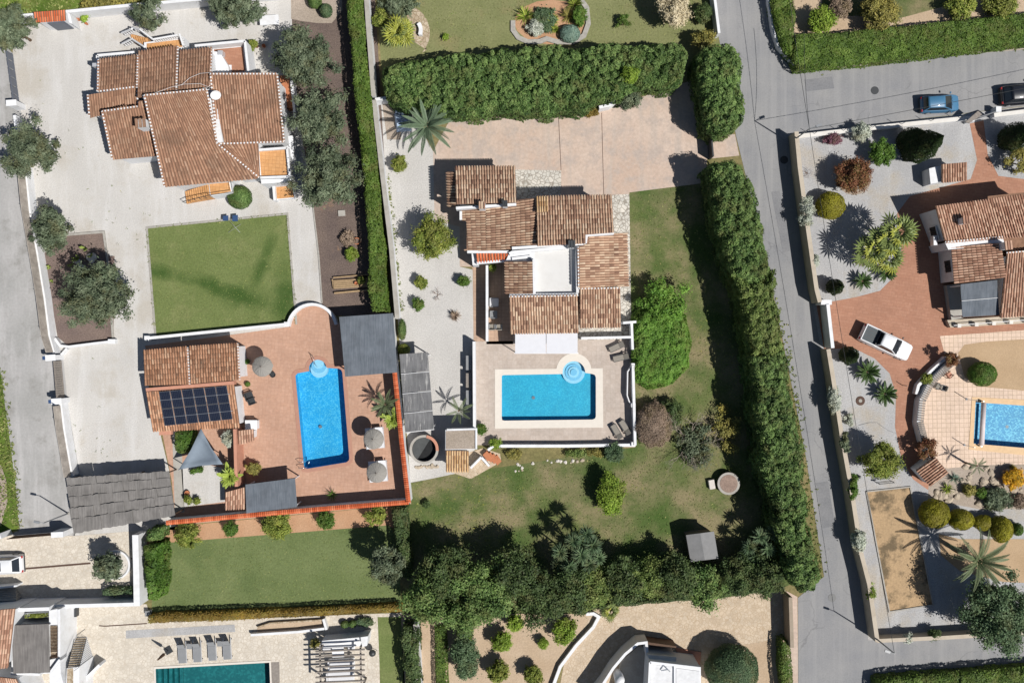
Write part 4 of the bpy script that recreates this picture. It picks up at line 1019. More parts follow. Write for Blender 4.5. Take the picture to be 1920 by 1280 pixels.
# bottom centre
wall_b('garden_wall', 'white wall right of the dark columnar hedge at the bottom edge', [(783,1158),(787,1220),(792,1320)], 0.3, 1.3, 'white_plaster', cap='old_concrete')
wall_b('curved_wall', 'curved white kerb wall between the dry garden and the stone driveway', [(1098,1148),(1112,1147),(1122,1153),(1112,1172),(1080,1206),(1050,1246),(1030,1300)], 0.26, 0.35, 'white_plaster')
wall_b('side_wall', 'dark block wall beside the road verge at the bottom drive', [(1470,1108),(1473,1200)], 0.3, 1.4, 'tan_block')
wall_b('kerb_wall', 'white wall and dark kerb left of the road at the top edge', [(1330,-60),(1333,0),(1342,72)], 0.22, 1.0, 'white_plaster')
wall_b('kerb_wall', 'curved white kerb wall round the corner of the upper right hedge', [(1436,-60),(1438,10),(1446,60),(1456,92),(1474,112),(1488,126)], 0.2, 0.5, 'white_plaster')

# ================================================================== BUILDINGS
def window(parent, pa, pb, z0, z1, push, frame='white_paint', bars=0, glass='glass_dark'):
    """window on a vertical wall between two ground points pa, pb (world xy); push moves it out of the wall"""
    A, B = Vector((*pa, 0)), Vector((*pb, 0)); d = (B-A); L = d.length; ang = math.atan2(d.y, d.x); n = Vector((d.y, -d.x, 0)).normalized()*push
    c = (A+B)/2+n
    o = MB().box(c.x, c.y, z0, L+0.12, 0.08, z1-z0, ang).build('window', frame, parent)
    q = c+n.normalized()*0.05*(1 if push >= 0 else -1); MB().box(q.x, q.y, z0+.06, L, 0.03, z1-z0-.12, ang).build('pane', glass, o)
    for k in range(bars):
        p = A+d*((k+.5)/bars)+n+n.normalized()*0.1*(1 if push >= 0 else -1); MB().box(p.x, p.y, z0, 0.03, 0.03, z1-z0, ang).build('bar', 'dark_metal', o)
    return o
def dish(parent, px, py, z, r=0.42, az=R(-60)):
    x, y, _ = P(px, py, z); m = MB(); prof = [(0.02, -0.09), (r*0.5, -0.06), (r*0.85, 0.02), (r, 0.08), (r*0.85, 0.035), (r*0.5, -0.045), (0.02, -0.075)]
    m.lathe(0, 0, prof, 20, capb=True, capt=True); q = Vector((math.cos(az), math.sin(az), 0.75)).to_track_quat('Z', 'Y')
    m.v = [tuple(q @ Vector(v)+Vector((x, y, z))) for v in m.v]; o = m.build('satellite_dish', 'white_paint', parent, True)
    MB().tube([(x, y, z-0.9), (x, y, z-.05)], 0.03, 6).build('mast', 'steel', o)

# ---- left house -----------------------------------------------------
lh = thing('villa', 'white villa with many brown tiled roofs on the gravel court, upper left', 'house', P(345,215))
R5clip = Z00((768,835),(1035,800),(1040,758),(1082,755),(1180,1168),(845,1196))
roof(lh, Z00((735,690),(1025,655),(1038,415),(745,450)), (3.9,3.9,3.3,3.3))
roof(lh, Z00((1030,735),(1325,682),(1335,348),(1036,392)), (4.2,4.2,3.5,3.5))
roof(lh, Z00((1332,680),(1580,650),(1592,360),(1345,386)), (4.2,4.2,3.5,3.5))
roof(lh, Z00((660,712),(1018,655),(1032,795),(676,882)), (3.2,3.2,2.75,2.75))
roof(lh, Z00((762,835),(1090,755),(1185,1165),(845,1196)), (4.0,4.0,3.1,3.1), clip=R5clip)
R6 = [(270,179),(388,168),(407,268),(486,334),(309,350)]
roof(lh, [(270,179),(388,168),(500,333),(309,350)], (5.0,5.0,3.6,3.6), clip=R6, walls=False)
MB().prism(offset_poly(P2([(272,182),(387,171),(405,268),(430,292),(430,338),(311,348)], 3.6), -0.2), 0, [4.75,4.75,3.9,3.7,3.4,3.4][::1]).build('wall', 'white_plaster', lh)
roof(lh, Z00((1580,556),)+Z10((160,556),(215,1065))+Z00((1640,1078),), (4.3,4.3,3.7,3.7))
roof(lh, [(408,272),(482,268),(487,332),(455,306)], (3.7,3.6,3.3,3.5), walls=False, clip=[(409,272),(484,269),(487,333)])
block(lh, [(430,276),(482,272),(485,326),(440,330)], 3.1)
for a, b, za, zb in (((185,112),(184,172),3.3,3.9), ((259,104),(257,165),3.55,4.2), ((334,88),(331,170),3.55,4.25), ((397,92),(394,162),3.5,4.2),
                     ((184,172),(256,163),3.95,3.95), ((271,179),(388,168),5.05,5.05), ((271,179),(309,350),5.05,3.65), ((388,168),(407,268),5.05,4.3),
                     ((407,269),(486,333),4.25,3.6), ((192,209),(258,200),4.05,4.05), ((192,209),(211,298),4.05,3.15), ((395,139),(520,139),4.35,4.35), ((395,139),(408,268),4.35,3.75),
                     ((520,139),(533,265),4.35,3.75), ((409,270),(533,266),3.75,3.75), ((257,165),(259,199),3.3,3.0), ((165,178),(168,218),3.25,2.8)):
    verge(lh, a, b, za, zb, 'tile_brown', 0.16, 0.26)
chimney(lh, 264, 231, 3.7, 1.3, 0.8, 0.6, R(5))
MB().prism(P2([(385,168),(402,166),(418,266),(404,268)], 4.0), 3.0, 4.0).build('wall', 'white_plaster', lh)
dish(lh, 404, 178, 4.9)
# roof terrace with parapet, east side
block(lh, [(484,282),(537,278),(541,330),(488,332)], 2.6, name='wall'); block(lh, [(486,284),(535,280),(539,328),(490,330)], 2.62, 2.601, 'paver_orange', 'terrace_floor')
for seg in (((485,281),(538,277)), ((538,277),(543,331)), ((543,331),(488,333))): parapet(lh, list(seg), 0.18, 2.95, 2.3)
block(lh, [(512,342),(548,338),(553,372),(516,375)], 0.5, name='porch', mat='white_plaster'); block(lh, [(515,344),(546,340),(551,370),(518,373)], 0.53, 0.501, 'paver_orange', 'porch_floor')
parapet(lh, [(512,341),(515,376)], 0.2, 1.0, 0)
block(lh, [(488,330),(545,326),(549,340),(490,345)], 2.4, name='wall')
block(lh, [(536,256),(549,254),(552,300),(541,301)], 1.2, name='wall')
block(lh, [(524,142),(545,140),(553,200),(534,205)], 0.9, name='porch', mat='terracotta')
parapet(lh, [(545,142),(555,240)], 0.2, 1.3, 0)
block(lh, [(408,270),(484,267),(484,276),(410,280)], 3.2)
# north terrace
block(lh, [(398,90),(458,84),(464,136),(400,142)], 1.3, name='terrace', mat='white_plaster'); block(lh, [(401,93),(455,88),(460,134),(403,139)], 1.33, 1.301, 'drive_terracotta', 'terrace_floor')
for seg in (((365,86),(459,77)), ((459,77),(466,138)), ((182,104),(252,98)), ((182,104),(183,172))): parapet(lh, list(seg), 0.2, 2.2 if seg[0][0] > 300 else 1.9, 0)
block(lh, [(398,96),(412,98),(428,124),(430,137),(402,139)], 2.0)
for k in range(4): block(lh, [(407+k*7,122),(413+k*7,122),(413+k*7,136),(407+k*7,137)], 1.9-k*0.17, 1.2, 'white_plaster', 'step')
# north stairs
block(lh, [(270,80),(345,70),(345,92),(270,100)], 1.5, mat='white_plaster', name='landing'); block(lh, [(275,82),(342,74),(342,88),(275,96)], 1.53, 1.501, 'paver_orange', 'landing_floor')
for k in range(7): block(lh, [(271-k*4.4,72-k*1.1),(276-k*4.4,71-k*1.1),(282-k*4.4,88-k*1.6),(277-k*4.4,90-k*1.6)], 1.42-k*0.19, 0, 'paver_orange', 'step')
def balustrade(parent, a, b, za, zb, n):
    A, B = Vector(P(*a, za)), Vector(P(*b, zb)); m = MB(); up = Vector((0,0,0.8))
    r = MB(); r.tube([A+up, B+up], 0.08, 6); o = r.build('balustrade', 'white_paint', parent)
    for k in range(n):
        q = A.lerp(B, (k+.5)/n); MB().lathe(q.x, q.y, [(0.05, q.z), (0.08, q.z+.25), (0.04, q.z+.5), (0.06, q.z+.8)], 8).build('baluster', 'white_paint', o)
for a, b, za, zb, n in (((236,68),(255,61),0.1,1.0,5), ((255,58),(270,62),0.9,1.5,3), ((270,62),(294,80),1.5,1.5,5), ((294,80),(340,72),1.5,1.5,11), ((237,88),(256,79),0.1,0.9,5), ((256,80),(278,94),0.9,1.5,4), ((343,70),(350,92),1.5,1.5,5)):
    balustrade(lh, a, b, za, zb, n)
# south stair with orange treads and dark rail
block(lh, [(391,343),(431,339),(435,361),(394,368)], 1.7, mat='white_plaster', name='landing'); block(lh, [(392,344),(429,341),(433,359),(395,366)], 1.73, 1.701, 'paver_orange', 'landing_floor')
for k in range(11): block(lh, [(387-k*4,346+k*1.3),(391-k*4,345+k*1.3),(394-k*4,367+k*1.4),(390-k*4,368+k*1.4)], 1.6-k*0.14, 0, 'paver_orange', 'step')
A = P(342,378,0.9); B = P(392,366,2.5); C = P(436,360,2.6); D = P(432,338,2.6)
MB().tube([A, B, C, D], 0.03, 6).build('handrail', 'dark_metal', lh)
for k in range(6):
    t = k/5; q = Vector(A).lerp(Vector(B), t); MB().tube([(q.x, q.y, q.z-.85), tuple(q)], 0.018, 5).build('rail_post', 'dark_metal', lh)
MB().box(*P(177,121,3.2)[:2], 2.6, 0.45, 0.3, 0.5).build('air_conditioner', 'alu', lh)
MB().box(*P(412,98,2.2)[:2], 1.4, 0.4, 0.35, 0.7).build('air_conditioner', 'alu', lh)
a, b = P(240,292,1.5), P(272,288,1.5); window(lh, a[:2], b[:2], 0.9, 2.0, 0.28, 'terracotta')
m = MB(); m.tube([P(290,175,5.15), P(320,164,5.0), P(345,158,4.9), P(375,157,5.0), P(398,166,4.9)], 0.012, 5); m.build('cable', 'white_paint', lh)
m = MB(); m.tube([P(340,160,4.5), P(356,146,4.3), P(375,138,4.2), P(395,136,4.4)], 0.012, 5); m.build('cable', 'white_paint', lh)

# gate house at the top left
gh = thing('gate_house', 'small white gate house with a red tiled roof and dark doors', 'gate house', P(105,45))
roof(gh, Z00((252,92),(487,75),(492,152),(262,168)), (2.5,2.5,2.2,2.2), 'tile_red', walls=False, colw=0.2)
block(gh, [(68,28),(121,22),(124,37),(72,41)], 2.05)
q0, q1 = P(90,41,2.0), P(116,38,2.0); window(gh, (q0[0]-.1, q0[1]), (q1[0], q1[1]), 0.1, 1.8, 0.04, 'gate_grey', 0, 'gate_grey')
block(gh, [(121,22),(131,26),(136,46),(125,40)], 1.5)

# ---- pool house ---------------------------------------------------------
ph = thing('pool_house', 'pool house with lichen stained tiled roofs and a solar array', 'pool house', P(365,725))
roof(ph, Z02((1085,332),(1422,320),(1404,40),(1075,70)), (3.0,3.0,2.6,2.6), 'tile_lichen', 'pan_brown')
roof(ph, Z02((1430,318),(1798,286),(1788,15),(1418,38)), (3.0,3.0,2.6,2.6), 'tile_lichen', 'pan_brown')
verge(ph, (352,651), (356,720), 2.65, 3.05, 'tile_peach', 0.14)
verge(ph, (446,644), (450,712), 2.65, 3.05, 'tile_peach', 0.14)
roof(ph, Z02((1095,378),(1755,322),(1798,640),(1145,672)), (2.8,2.8,2.4,2.4), 'tile_lichen', 'pan_brown')
block(ph, Z02((1092,350),(1755,296),(1757,322),(1095,374)), 2.92, 2.3, 'salmon', 'parapet')
block(ph, Z02((1195,672),(1285,665),(1285,698),(1192,702)), 2.3, 1.9, 'salmon', 'ledge')
q = [Vector(P(x, y, 2.85)) for x, y in Z02((1195,376),(1706,330),(1742,585),(1228,636))]
zr = lambda p, v: 2.9-0.34*v
sol = thing('solar_array', 'solar array of twelve dark panels on the pool house roof', 'solar panels', tuple(P(366,760,2.9)))
for i in range(6):
    for j in range(2):
        u0, u1, v0, v1 = i/6+.006, (i+1)/6-.006, j/2+.008, (j+1)/2-.008
        def pt(u, v, dz=0): w_ = bil(q, u, v); return Vector((w_.x, w_.y, zr(w_, v)+0.12+dz))
        m = MB(); m.slab([pt(u0, v0), pt(u1, v0), pt(u1, v1), pt(u0, v1)], 0.04); fr = m.build('panel', 'panel_frame', sol)
        for a in range(2):
            du, dv = (u1-u0), (v1-v0); c = MB(); e0, e1 = v0+dv*(a*0.5+0.015), v0+dv*(a*0.5+0.49)
            c.slab([pt(u0+du*.025, e0, .004), pt(u1-du*.025, e0, .004), pt(u1-du*.025, e1, .004), pt(u0+du*.025, e1, .004)], 0.003); c.build('cell_field', 'panel_cell', fr)
        c = MB()
        for a in range(5):
            uu = u0+(u1-u0)*(a+1)/6; c.slab([pt(uu-.0006, v0+.01, .006), pt(uu+.0006, v0+.01, .006), pt(uu+.0006, v1-.01, .006), pt(uu-.0006, v1-.01, .006)], 0.0015)
        c.build('grid_line', 'panel_line', fr)
for j in range(2):
    m = MB(); a, b = bil(q, -.01, .25+.5*j), bil(q, 1.01, .25+.5*j)
    m.tube([(a.x, a.y, zr(a, .25+.5*j)+.04), (b.x, b.y, zr(b, .25+.5*j)+.04)], 0.03, 6); m.build('mounting_rail', 'alu', sol)
# tiled garden portal below the pool house
gp_ = thing('garden_portal', 'low tiled portal roof below the pool house beside the shade sail', 'portal', P(462,815))
roof(gp_, Z02((1785,668),(1900,655),(1905,742),(1790,770)), (1.9,1.9,1.6,1.6), 'tile_peach', 'pan_mixed')
gp2 = thing('garden_portal', 'small tiled ledge at the foot of the shade sail garden', 'portal', P(440,935))
roof(gp2, Z02((1690,1130),(1838,1090),(1838,1250),(1688,1258)), (1.7,1.7,1.5,1.5), 'tile_peach', 'pan_mixed')

# ---- shade roofs ------------------------------------------------------------
def reed_roof(name, label, px, zs, mat, panels=1, cat='pergola', posts=True, lift=0.02):
    c = [Vector(P(x, y, z)) for (x, y), z in zip(px, zs)]; o = thing(name, label, cat, (sum(p.x for p in c)/4, sum(p.y for p in c)/4, 0))
    for k in range(panels):
        v0, v1 = k/panels, (k+1)/panels-(0.012 if panels > 1 else 0); nx = 8; m = MB()
        # gently sagging mat, a grid with thickness
        top = [[bil(c, i/nx, v0+(v1-v0)*j/4)+Vector((0,0,random.uniform(-.012,.012)-0.03*math.sin(math.pi*j/4))) for i in range(nx+1)] for j in range(5)]
        vs = [p for r_ in top for p in r_]+[p-Vector((0,0,.05)) for r_ in top for p in r_]; K = 5*(nx+1); W = nx+1
        fs = [[j*W+i, j*W+i+1, (j+1)*W+i+1, (j+1)*W+i] for j in range(4) for i in range(nx)]
        fs += [[K+f_[3], K+f_[2], K+f_[1], K+f_[0]] for f_ in fs]
        edge = [(0*W+i) for i in range(W)]+[j*W+nx for j in range(1, 5)]+[4*W+i for i in range(nx-1, -1, -1)]+[j*W for j in range(3, 0, -1)]
        fs += [[edge[i], K+edge[i], K+edge[(i+1) % len(edge)], edge[(i+1) % len(edge)]] for i in range(len(edge))]
        m.add(vs, fs); m.build('reed_mat', mat, o)
    for k in range(panels+1):
        a, b = bil(c, 0, min(.99, max(.01, k/panels))), bil(c, 1, min(.99, max(.01, k/panels)))
        MB().tube([a-Vector((0,0,.13)), b-Vector((0,0,.13))], 0.05, 6).build('beam', 'white_paint' if mat == 'reed_grey' else 'wood_dark', o)
        if panels > 1 and 0 < k < panels: MB().tube([a+Vector((0,0,.015)), b+Vector((0,0,.015))], 0.022, 6).build('batten', 'white_paint', o)
    if posts:
        for u, v in ((.04,.04),(.96,.04),(.96,.96),(.04,.96)):
            p = bil(c, u, v); MB().tube([(p.x, p.y, 0), (p.x, p.y, p.z-.15)], 0.06, 8).build('post', 'white_paint', o)
    return o
reed_roof('reed_pergola', 'dark grey reed roofed pergola at the top right of the pink pool terrace', [(636,594),(737,587),(745,698),(647,706)], (2.4,2.4,2.25,2.25), 'reed_dark')
reed_roof('reed_pergola', 'small dark grey reed roofed pergola at the foot of the pink pool terrace', [(460,908),(553,896),(557,950),(462,962)], (2.1,2.1,2.0,2.0), 'reed_dark')
reed_roof('reed_carport', 'four panel weathered grey reed carport between the two pool plots', [(749,664),(802,660),(814,806),(760,812)], (2.4,2.4,2.4,2.4), 'reed_grey', 4, 'carport')
# thatched carport: overlapping mats, each a part
tc = thing('thatched_carport', 'wide carport roofed with overlapping grey thatch mats, lower left', 'carport', P(232,940))
c = [Vector(P(x, y, z)) for (x, y), z in zip([(125,896),(318,883),(329,966),(137,1000)], (1.9,1.9,2.3,2.3))]
for j in range(5):
    for i in range(7):
        sh = (0.5 if j % 2 else 0)/7*0.8
        u0, u1 = max(0, i/7-sh+random.uniform(-.01,.01)), min(1, (i+1)/7-sh+random.uniform(0,.03))
        if i == 6: u1 = 1.0
        v0, v1 = max(-.01, j/5-0.06), (j+1)/5
        tz = 0.07*(i % 2); K = 6; top = []
        for b_ in range(3):
            for a_ in range(K+1):
                u = u0+(u1-u0)*a_/K; v = v0+(v1-v0)*b_/2+(random.uniform(-.012,.012) if b_ in (0,2) else 0)
                top.append(bil(c, u, v)+Vector((0,0, 0.16-0.055*b_*1.0+tz+random.uniform(-.012,.012))))
        W = K+1; n = len(top); vs = top+[p-Vector((0,0,.06)) for p in top]
        fs = [[b_*W+a_, b_*W+a_+1, (b_+1)*W+a_+1, (b_+1)*W+a_] for b_ in range(2) for a_ in range(K)]; fs += [[n+f_[3], n+f_[2], n+f_[1], n+f_[0]] for f_ in fs]
        ed = list(range(W))+[2*W-1, 3*W-1]+list(range(3*W-2, 2*W-1, -1))+[W]
        fs += [[ed[k], n+ed[k], n+ed[(k+1) % len(ed)], ed[(k+1) % len(ed)]] for k in range(len(ed))]
        m = MB(); m.add(vs, fs); m.build('thatch_mat', 'thatch', tc)
for u in (0.02, 0.33, 0.66, 0.98):
    a, b = bil(c, u, .03), bil(c, u, .97); MB().tube([a-Vector((0,0,.1)), b-Vector((0,0,.1))], 0.06, 6).build('beam', 'wood_dark', tc)
    for p in (a, b): MB().tube([(p.x, p.y, 0), (p.x, p.y, p.z-.1)], 0.06, 8).build('post', 'wood_dark', tc)
# shade sail
ss = thing('shade_sail', 'grey triangular shade sail stretched beside the pool house', 'shade sail', P(378,850))
t3 = [Vector(P(377,803,2.6)), Vector(P(418,870,2.3)), Vector(P(335,880,1.9))]; m = MB(); G = 8; ix = {}; vs = []
for i in range(G+1):
    for j in range(G+1-i):
        a, b = i/G, j/G; cc = 1-a-b; s = Vector((0,0,-0.55*(27*a*b*cc)**0.8)) ; p = t3[0]*a+t3[1]*b+t3[2]*cc+s; ce = (t3[0]+t3[1]+t3[2])/3
        e = min(a, b, cc); pull = 0.09*(1 if e < 1e-6 else 0)*(1-max(a, b, cc))*2.2; p = p.lerp(Vector((ce.x, ce.y, p.z)), pull); ix[(i, j)] = len(vs); vs.append(p)
fs = []
for i in range(G):
    for j in range(G-i):
        fs.append([ix[(i, j)], ix[(i+1, j)], ix[(i, j+1)]])
        if i+j < G-1: fs.append([ix[(i+1, j)], ix[(i+1, j+1)], ix[(i, j+1)]])
m.add(vs, fs); so = m.build('sail', 'sail_cloth', ss, True); md = so.modifiers.new('thick', 'SOLIDIFY'); md.thickness = 0.012
for k, p in enumerate(t3):
    if k: MB().tube([(p.x, p.y, 0), (p.x, p.y, p.z+.05)], 0.04, 8).build('pole', 'steel', ss)

# ---- centre house ---------------------------------------------------------
ch = thing('villa', 'central white villa with mixed pale and dark barrel tile roofs above the patio pool', 'house', P(1030,470))
T, PN = 'tile_mixed', 'pan_mixed'
roof(ch, [(855,383),(968,380),(966,312),(853,313)], (3.9,3.9,3.2,3.2), T, PN)
roof(ch, [(855,322),(855,388),(840,388),(838,322)], (3.1,3.1,2.75,2.75), T, PN, walls=False)
roof(ch, [(1004,371),(1006,464),(913,470),(912,386)], (3.5,3.5,3.1,3.1), T, PN, clip=[(1004,371),(1006,464),(913,470),(912,388),(968,386),(968,376)])
roof(ch, [(911,388),(912,470),(872,471),(864,390)], (3.1,3.1,2.8,2.8), T, PN, clip=[(864,390),(911,388),(912,470),(875,471),(875,414),(865,413)])
roof(ch, [(1007,462),(1152,455),(1147,366),(1005,369)], (4.2,4.2,3.4,3.4), T, PN, clip=[(1005,369),(1147,366),(1151,436),(1098,440),(1098,456),(1007,461)])
roof(ch, [(1006,399),(1028,397),(1028,370),(1005,370)], (4.1,4.1,3.8,3.8), 'tile_tan', PN, zb=3.0)
roof(ch, [(1086,438),(1087,540),(1178,537),(1175,436)], (3.7,3.7,2.9,2.9), T, PN, clip=[(1085,462),(1100,459),(1101,441),(1175,436),(1178,537),(1087,540)])
roof(ch, [(1087,542),(1163,540),(1164,613),(1087,614)], (3.4,3.4,2.8,2.8), T, PN)
roof(ch, [(955,557),(1083,555),(1085,623),(957,625)], (3.4,3.4,2.7,2.7), T, PN)
roof(ch, [(999,490),(999,550),(948,551),(947,490)], (3.6,3.6,3.1,3.1), T, PN)
roof(ch, [(892,473),(953,470),(953,487),(894,493)], (2.7,2.7,2.5,2.5), 'tile_red', PN, colw=0.24)
# white roof terrace with parapets
block(ch, [(1000,463),(1084,460),(1084,552),(1000,553)], 2.75, 0, 'white_plaster', 'wall'); block(ch, [(1001,466),(1081,463),(1081,549),(1001,550)], 2.78, 2.751, 'terrace_white', 'terrace_floor')
for seg, h in ((((955,476),(960,473),(1082,462)),3.25), (((1082,462),(1083,549)),3.35), (((955,554),(1084,552)),3.3), (((1001,486),(1002,550)),3.65), (((960,485),(994,481),(1001,488)),3.0)):
    parapet(ch, list(seg), 0.22, h, 2.4)
block(ch, [(955,474),(1002,470),(1002,490),(948,490)], 2.8, 0, 'white_plaster', 'wall')
for a, b, za, zb in (((1084,463),(1085,540),3.75,3.75), ((1086,541),(1164,540),3.45,3.45), ((955,556),(1084,554),3.45,3.45)): verge(ch, a, b, za, zb, T, 0.14, 0.26)
for seg, h in ((((855,390),(968,383)),3.7), (((1098,456),(1100,441),(1151,437)),3.9), (((960,465),(1008,462),(1098,457)),3.6), (((864,396),(864,412)),3.0), (((876,472),(955,472)),3.0)): parapet(ch, list(seg), 0.2, h, 2.6)
chimney(ch, 904, 385, 3.6, 0.9, 0.5, 0.5, 0, T); chimney(ch, 947, 382, 3.7, 0.7, 0.4, 0.4, 0, 'dark_metal'); chimney(ch, 1072, 458, 3.7, 0.7, 0.55, 0.5, 0, 'dark_metal')
parapet(ch, [(894,493),(953,488)], 0.2, 2.6, 2.1); block(ch, [(884,474),(895,473),(897,497),(886,497)], 2.2, 0, 'white_plaster', 'wall')
# white awning panels
aw = thing('awning', 'white two panel awning over the patio below the central villa', 'awning', P(1024,644))
for x0, x1 in ((966,1023.6),(1024.6,1083)):
    m = MB(); m.slab([P(x0,625,2.55), P(x1,624,2.55), P(x1,662,2.35), P(x0,663,2.35)], 0.05); m.build('awning_panel', 'awning_white', aw)
for x in (967, 1024, 1082): a = P(x, 661, 2.3); MB().tube([(a[0], a[1], 0), (a[0], a[1], 2.3)], 0.04, 8).build('post', 'white_paint', aw)
MB().box(*P(1024.5,662,2.3)[:2], 2.24, 5.3, 0.08, 0.08).build('front_beam', 'white_paint', aw)
# small outbuilding with flat and tiled roofs
ob = thing('outbuilding', 'small outbuilding with a flat beige roof and a tiled lean-to beside the round tank', 'outbuilding', P(865,845))
block(ob, [(835,806),(892,804),(892,842),(835,843)], 2.3, 0, 'white_plaster', 'wall'); block(ob, [(836,808),(890,806),(890,841),(836,842)], 2.34, 2.301, 'bare_strip', 'flat_roof')
parapet(ob, [(838,805.5),(893,804),(893,842)], 0.14, 2.45, 2.2)
roof(ob, [(836,844),(879,845),(879,883),(836,883)], (2.2,2.2,1.8,1.8), 'tile_tan', 'pan_mixed', zb=0)
sw = thing('stairway', 'white walled garden steps beside the small outbuilding', 'stairs', P(905,865))
parapet(sw, Z12((1610,950),(1690,868)), 0.18, 1.0, 0, name='side_wall'); parapet(sw, Z12((1690,868),(1750,935)), 0.18, 0.5, 0, name='side_wall'); parapet(sw, Z12((1740,815),(1780,785)), 0.2, 0.9, 0, name='side_wall')
for k in range(4): block(sw, Z12((1700+k*26,850+k*10),(1732+k*26,820+k*10),(1770+k*24,868+k*10),(1738+k*24,898+k*10)), 0.5-k*0.12, 0, 'terracotta', 'step')

# ---- right house ------------------------------------------------------------
rh = thing('villa', 'white villa with peach tiled roofs at the right edge, above the white pickup', 'house', P(1850,480))
T2, P2_ = 'tile_peach', 'pan_brown'
roof(rh, [(1754,386),(1960,358),(1985,438),(1772,455)], (3.6,3.6,2.9,2.9), T2, P2_, clip=[(1754,386),(1852,376),(1852,368),(1960,356),(1990,470),(1886,470),(1880,444),(1772,455)])
roof(rh, [(1876,455),(1887,520),(1790,532),(1784,462)], (3.2,3.2,2.8,2.8), T2, P2_)
roof(rh, [(1888,475),(1985,466),(1985,588),(1875,595)], (3.2,3.2,2.7,2.7), T2, P2_)
block(rh, [(1772,455),(1880,444),(1884,458),(1778,468)], 2.9, 0, 'white_plaster', 'wall')
chimney(rh, 1812, 413, 3.2, 0.9, 0.6, 0.5, R(6), T2); chimney(rh, 1890, 460, 3.1, 0.9, 0.55, 0.6, R(6), T2)
for a, b, za, zb in (((1772,454),(1879,444),3.0,3.0), ((1887,474),(1985,466),3.3,3.3)): verge(rh, a, b, za, zb, T2, 0.14, 0.26)
# west windows
for (x, y), (x2, y2), z0, z1, bars in (((1751,425),(1757,450),1.1,2.2,4), ((1780,488),(1783,510),1.0,2.1,3)):
    a, b = P(x, y, 1.6), P(x2, y2, 1.6); window(rh, a[:2], b[:2], z0, z1, 0.12, 'white_paint', bars)
MB().box(*P(1752,451,2.0)[:2], 1.6, 0.3, 0.8, 0.6).build('air_conditioner', 'alu', rh)
block(rh, [(1775,535),(1801,531),(1806,596),(1784,600)], 0.6, 0, 'old_concrete', 'porch')
block(rh, [(1776,600),(1960,588),(1960,604),(1782,614)], 0.5, 0, 'beige_plaster', 'terrace_edge')
for k in range(5): q = P(1788+k*32, 611-k*2.2); MB().box(q[0], q[1], 0.5, 0.3, 0.3, 0.5).build('terrace_pier', 'warm_plaster', rh)
MB().tube([P(1788,610,0.95), P(1960,597,0.95)], 0.03, 6).build('terrace_rail', 'white_paint', rh)
rr = reed_roof('reed_porch', 'dark grey reed porch roof set against the right villa', [(1801,533),(1870,525),(1874,591),(1805,595)], (2.6,2.6,2.4,2.4), 'reed_dark', 2)
# tiled huts
h1 = thing('tiled_hut', 'small white hut with a peach tiled roof beside the terracotta footpath', 'hut', P(1770,325))
roof(h1, [(1766,308),(1813,304),(1813,338),(1766,342)], (2.0,2.0,1.7,1.7), T2, P2_, zb=0, inset=0.12)
block(h1, [(1742,316),(1766,310),(1767,341),(1745,345)], 1.4, 0, 'white_plaster', 'wall')
h2 = thing('tiled_hut', 'small tiled hut turned diagonally at the foot of the cream terrace', 'hut', P(1738,880))
roof(h2, Z32((1255,865),(1355,985),(1220,1085),(1112,965)), (1.9,1.9,1.6,1.6), T2, P2_, zb=0, inset=0.12)
gt2 = thing('gate_porch', 'slanted grey gate canopy between white piers on the street wall', 'gate', P(1832,220))
for x, y in ((1812,228),(1862,210)): q = P(x, y); MB().box(q[0], q[1], 0, 0.45, 0.45, 0.9).build('pier', 'white_plaster', gt2)
MB().slab([P(1810,229,1.3), P(1834,208,1.5), P(1842,215,1.5), P(1818,231,1.3)], 0.12).build('canopy', 'wood_grey', gt2)  # darker grey puts the shade of its sun-averted slope into the colour
MB().box(*P(1836,222)[:2], 0.1, 1.4, 0.05, 1.2, R(18)).build('gate_leaf', 'grey_metal', gt2)

# ---- bottom left house ------------------------------------------------------
bl = thing('villa', 'white stepped villa with a tan tiled roof at the lower left corner', 'house', P(60,1200))
roof(bl, [(-60,1148),(28,1140),(15,1250),(-60,1258)], (4.3,4.0,3.9,4.2), 'tile_peach', 'pan_mixed')
roof(bl, [(-60,1262),(30,1272),(60,1330),(-60,1340)], (3.6,3.6,3.2,3.2), 'tile_peach', 'pan_mixed')
block(bl, [(20,1168),(92,1168),(94,1262),(22,1264)], 2.4, 0, 'white_plaster', 'wall')
block(bl, [(93,1236),(112,1232),(114,1262),(124,1300),(93,1300)], 2.7, 0, 'white_plaster', 'wall')
block(bl, [(108,1142),(113,1141),(113,1234),(108,1234)], 2.8, 0, 'white_plaster', 'wall')
block(bl, [(92,1144),(112,1140),(112,1172),(92,1172)], 2.7, 0, 'white_plaster', 'wall')
block(bl, [(93,1173),(108,1172),(108,1234),(93,1236)], 2.2, 0, 'crazy_wall', 'balcony_floor')
for k in range(22): q_ = P(107.2, 1175+k*2.7, 2.95); MB().box(q_[0]-.25, q_[1], 2.9, .6, .035, .05).build('railing_bar', 'wood_dark', bl)
parapet(bl, [(32,1143),(92,1141)], 0.3, 2.9, 0)
block(bl, [(46,1150),(90,1148),(90,1157),(46,1159)], 2.2, 0, 'white_plaster', 'planter')
hedge_geo(P2([(48,1151),(89,1149),(89,1156),(48,1158)], 2.4), 2.55, 'leaf_citrus', bl, dens=300, leaf=0.08, lump=0.1, rnd=0.15, lumpd=4, z0=2.2)
reed_roof('reed_terrace_roof', 'flat grey reed roof over the terrace of the lower left villa', [(21,1172),(91,1169),(93,1260),(25,1262)], (3.3,3.3,3.2,3.2), 'reed_plain', 1)
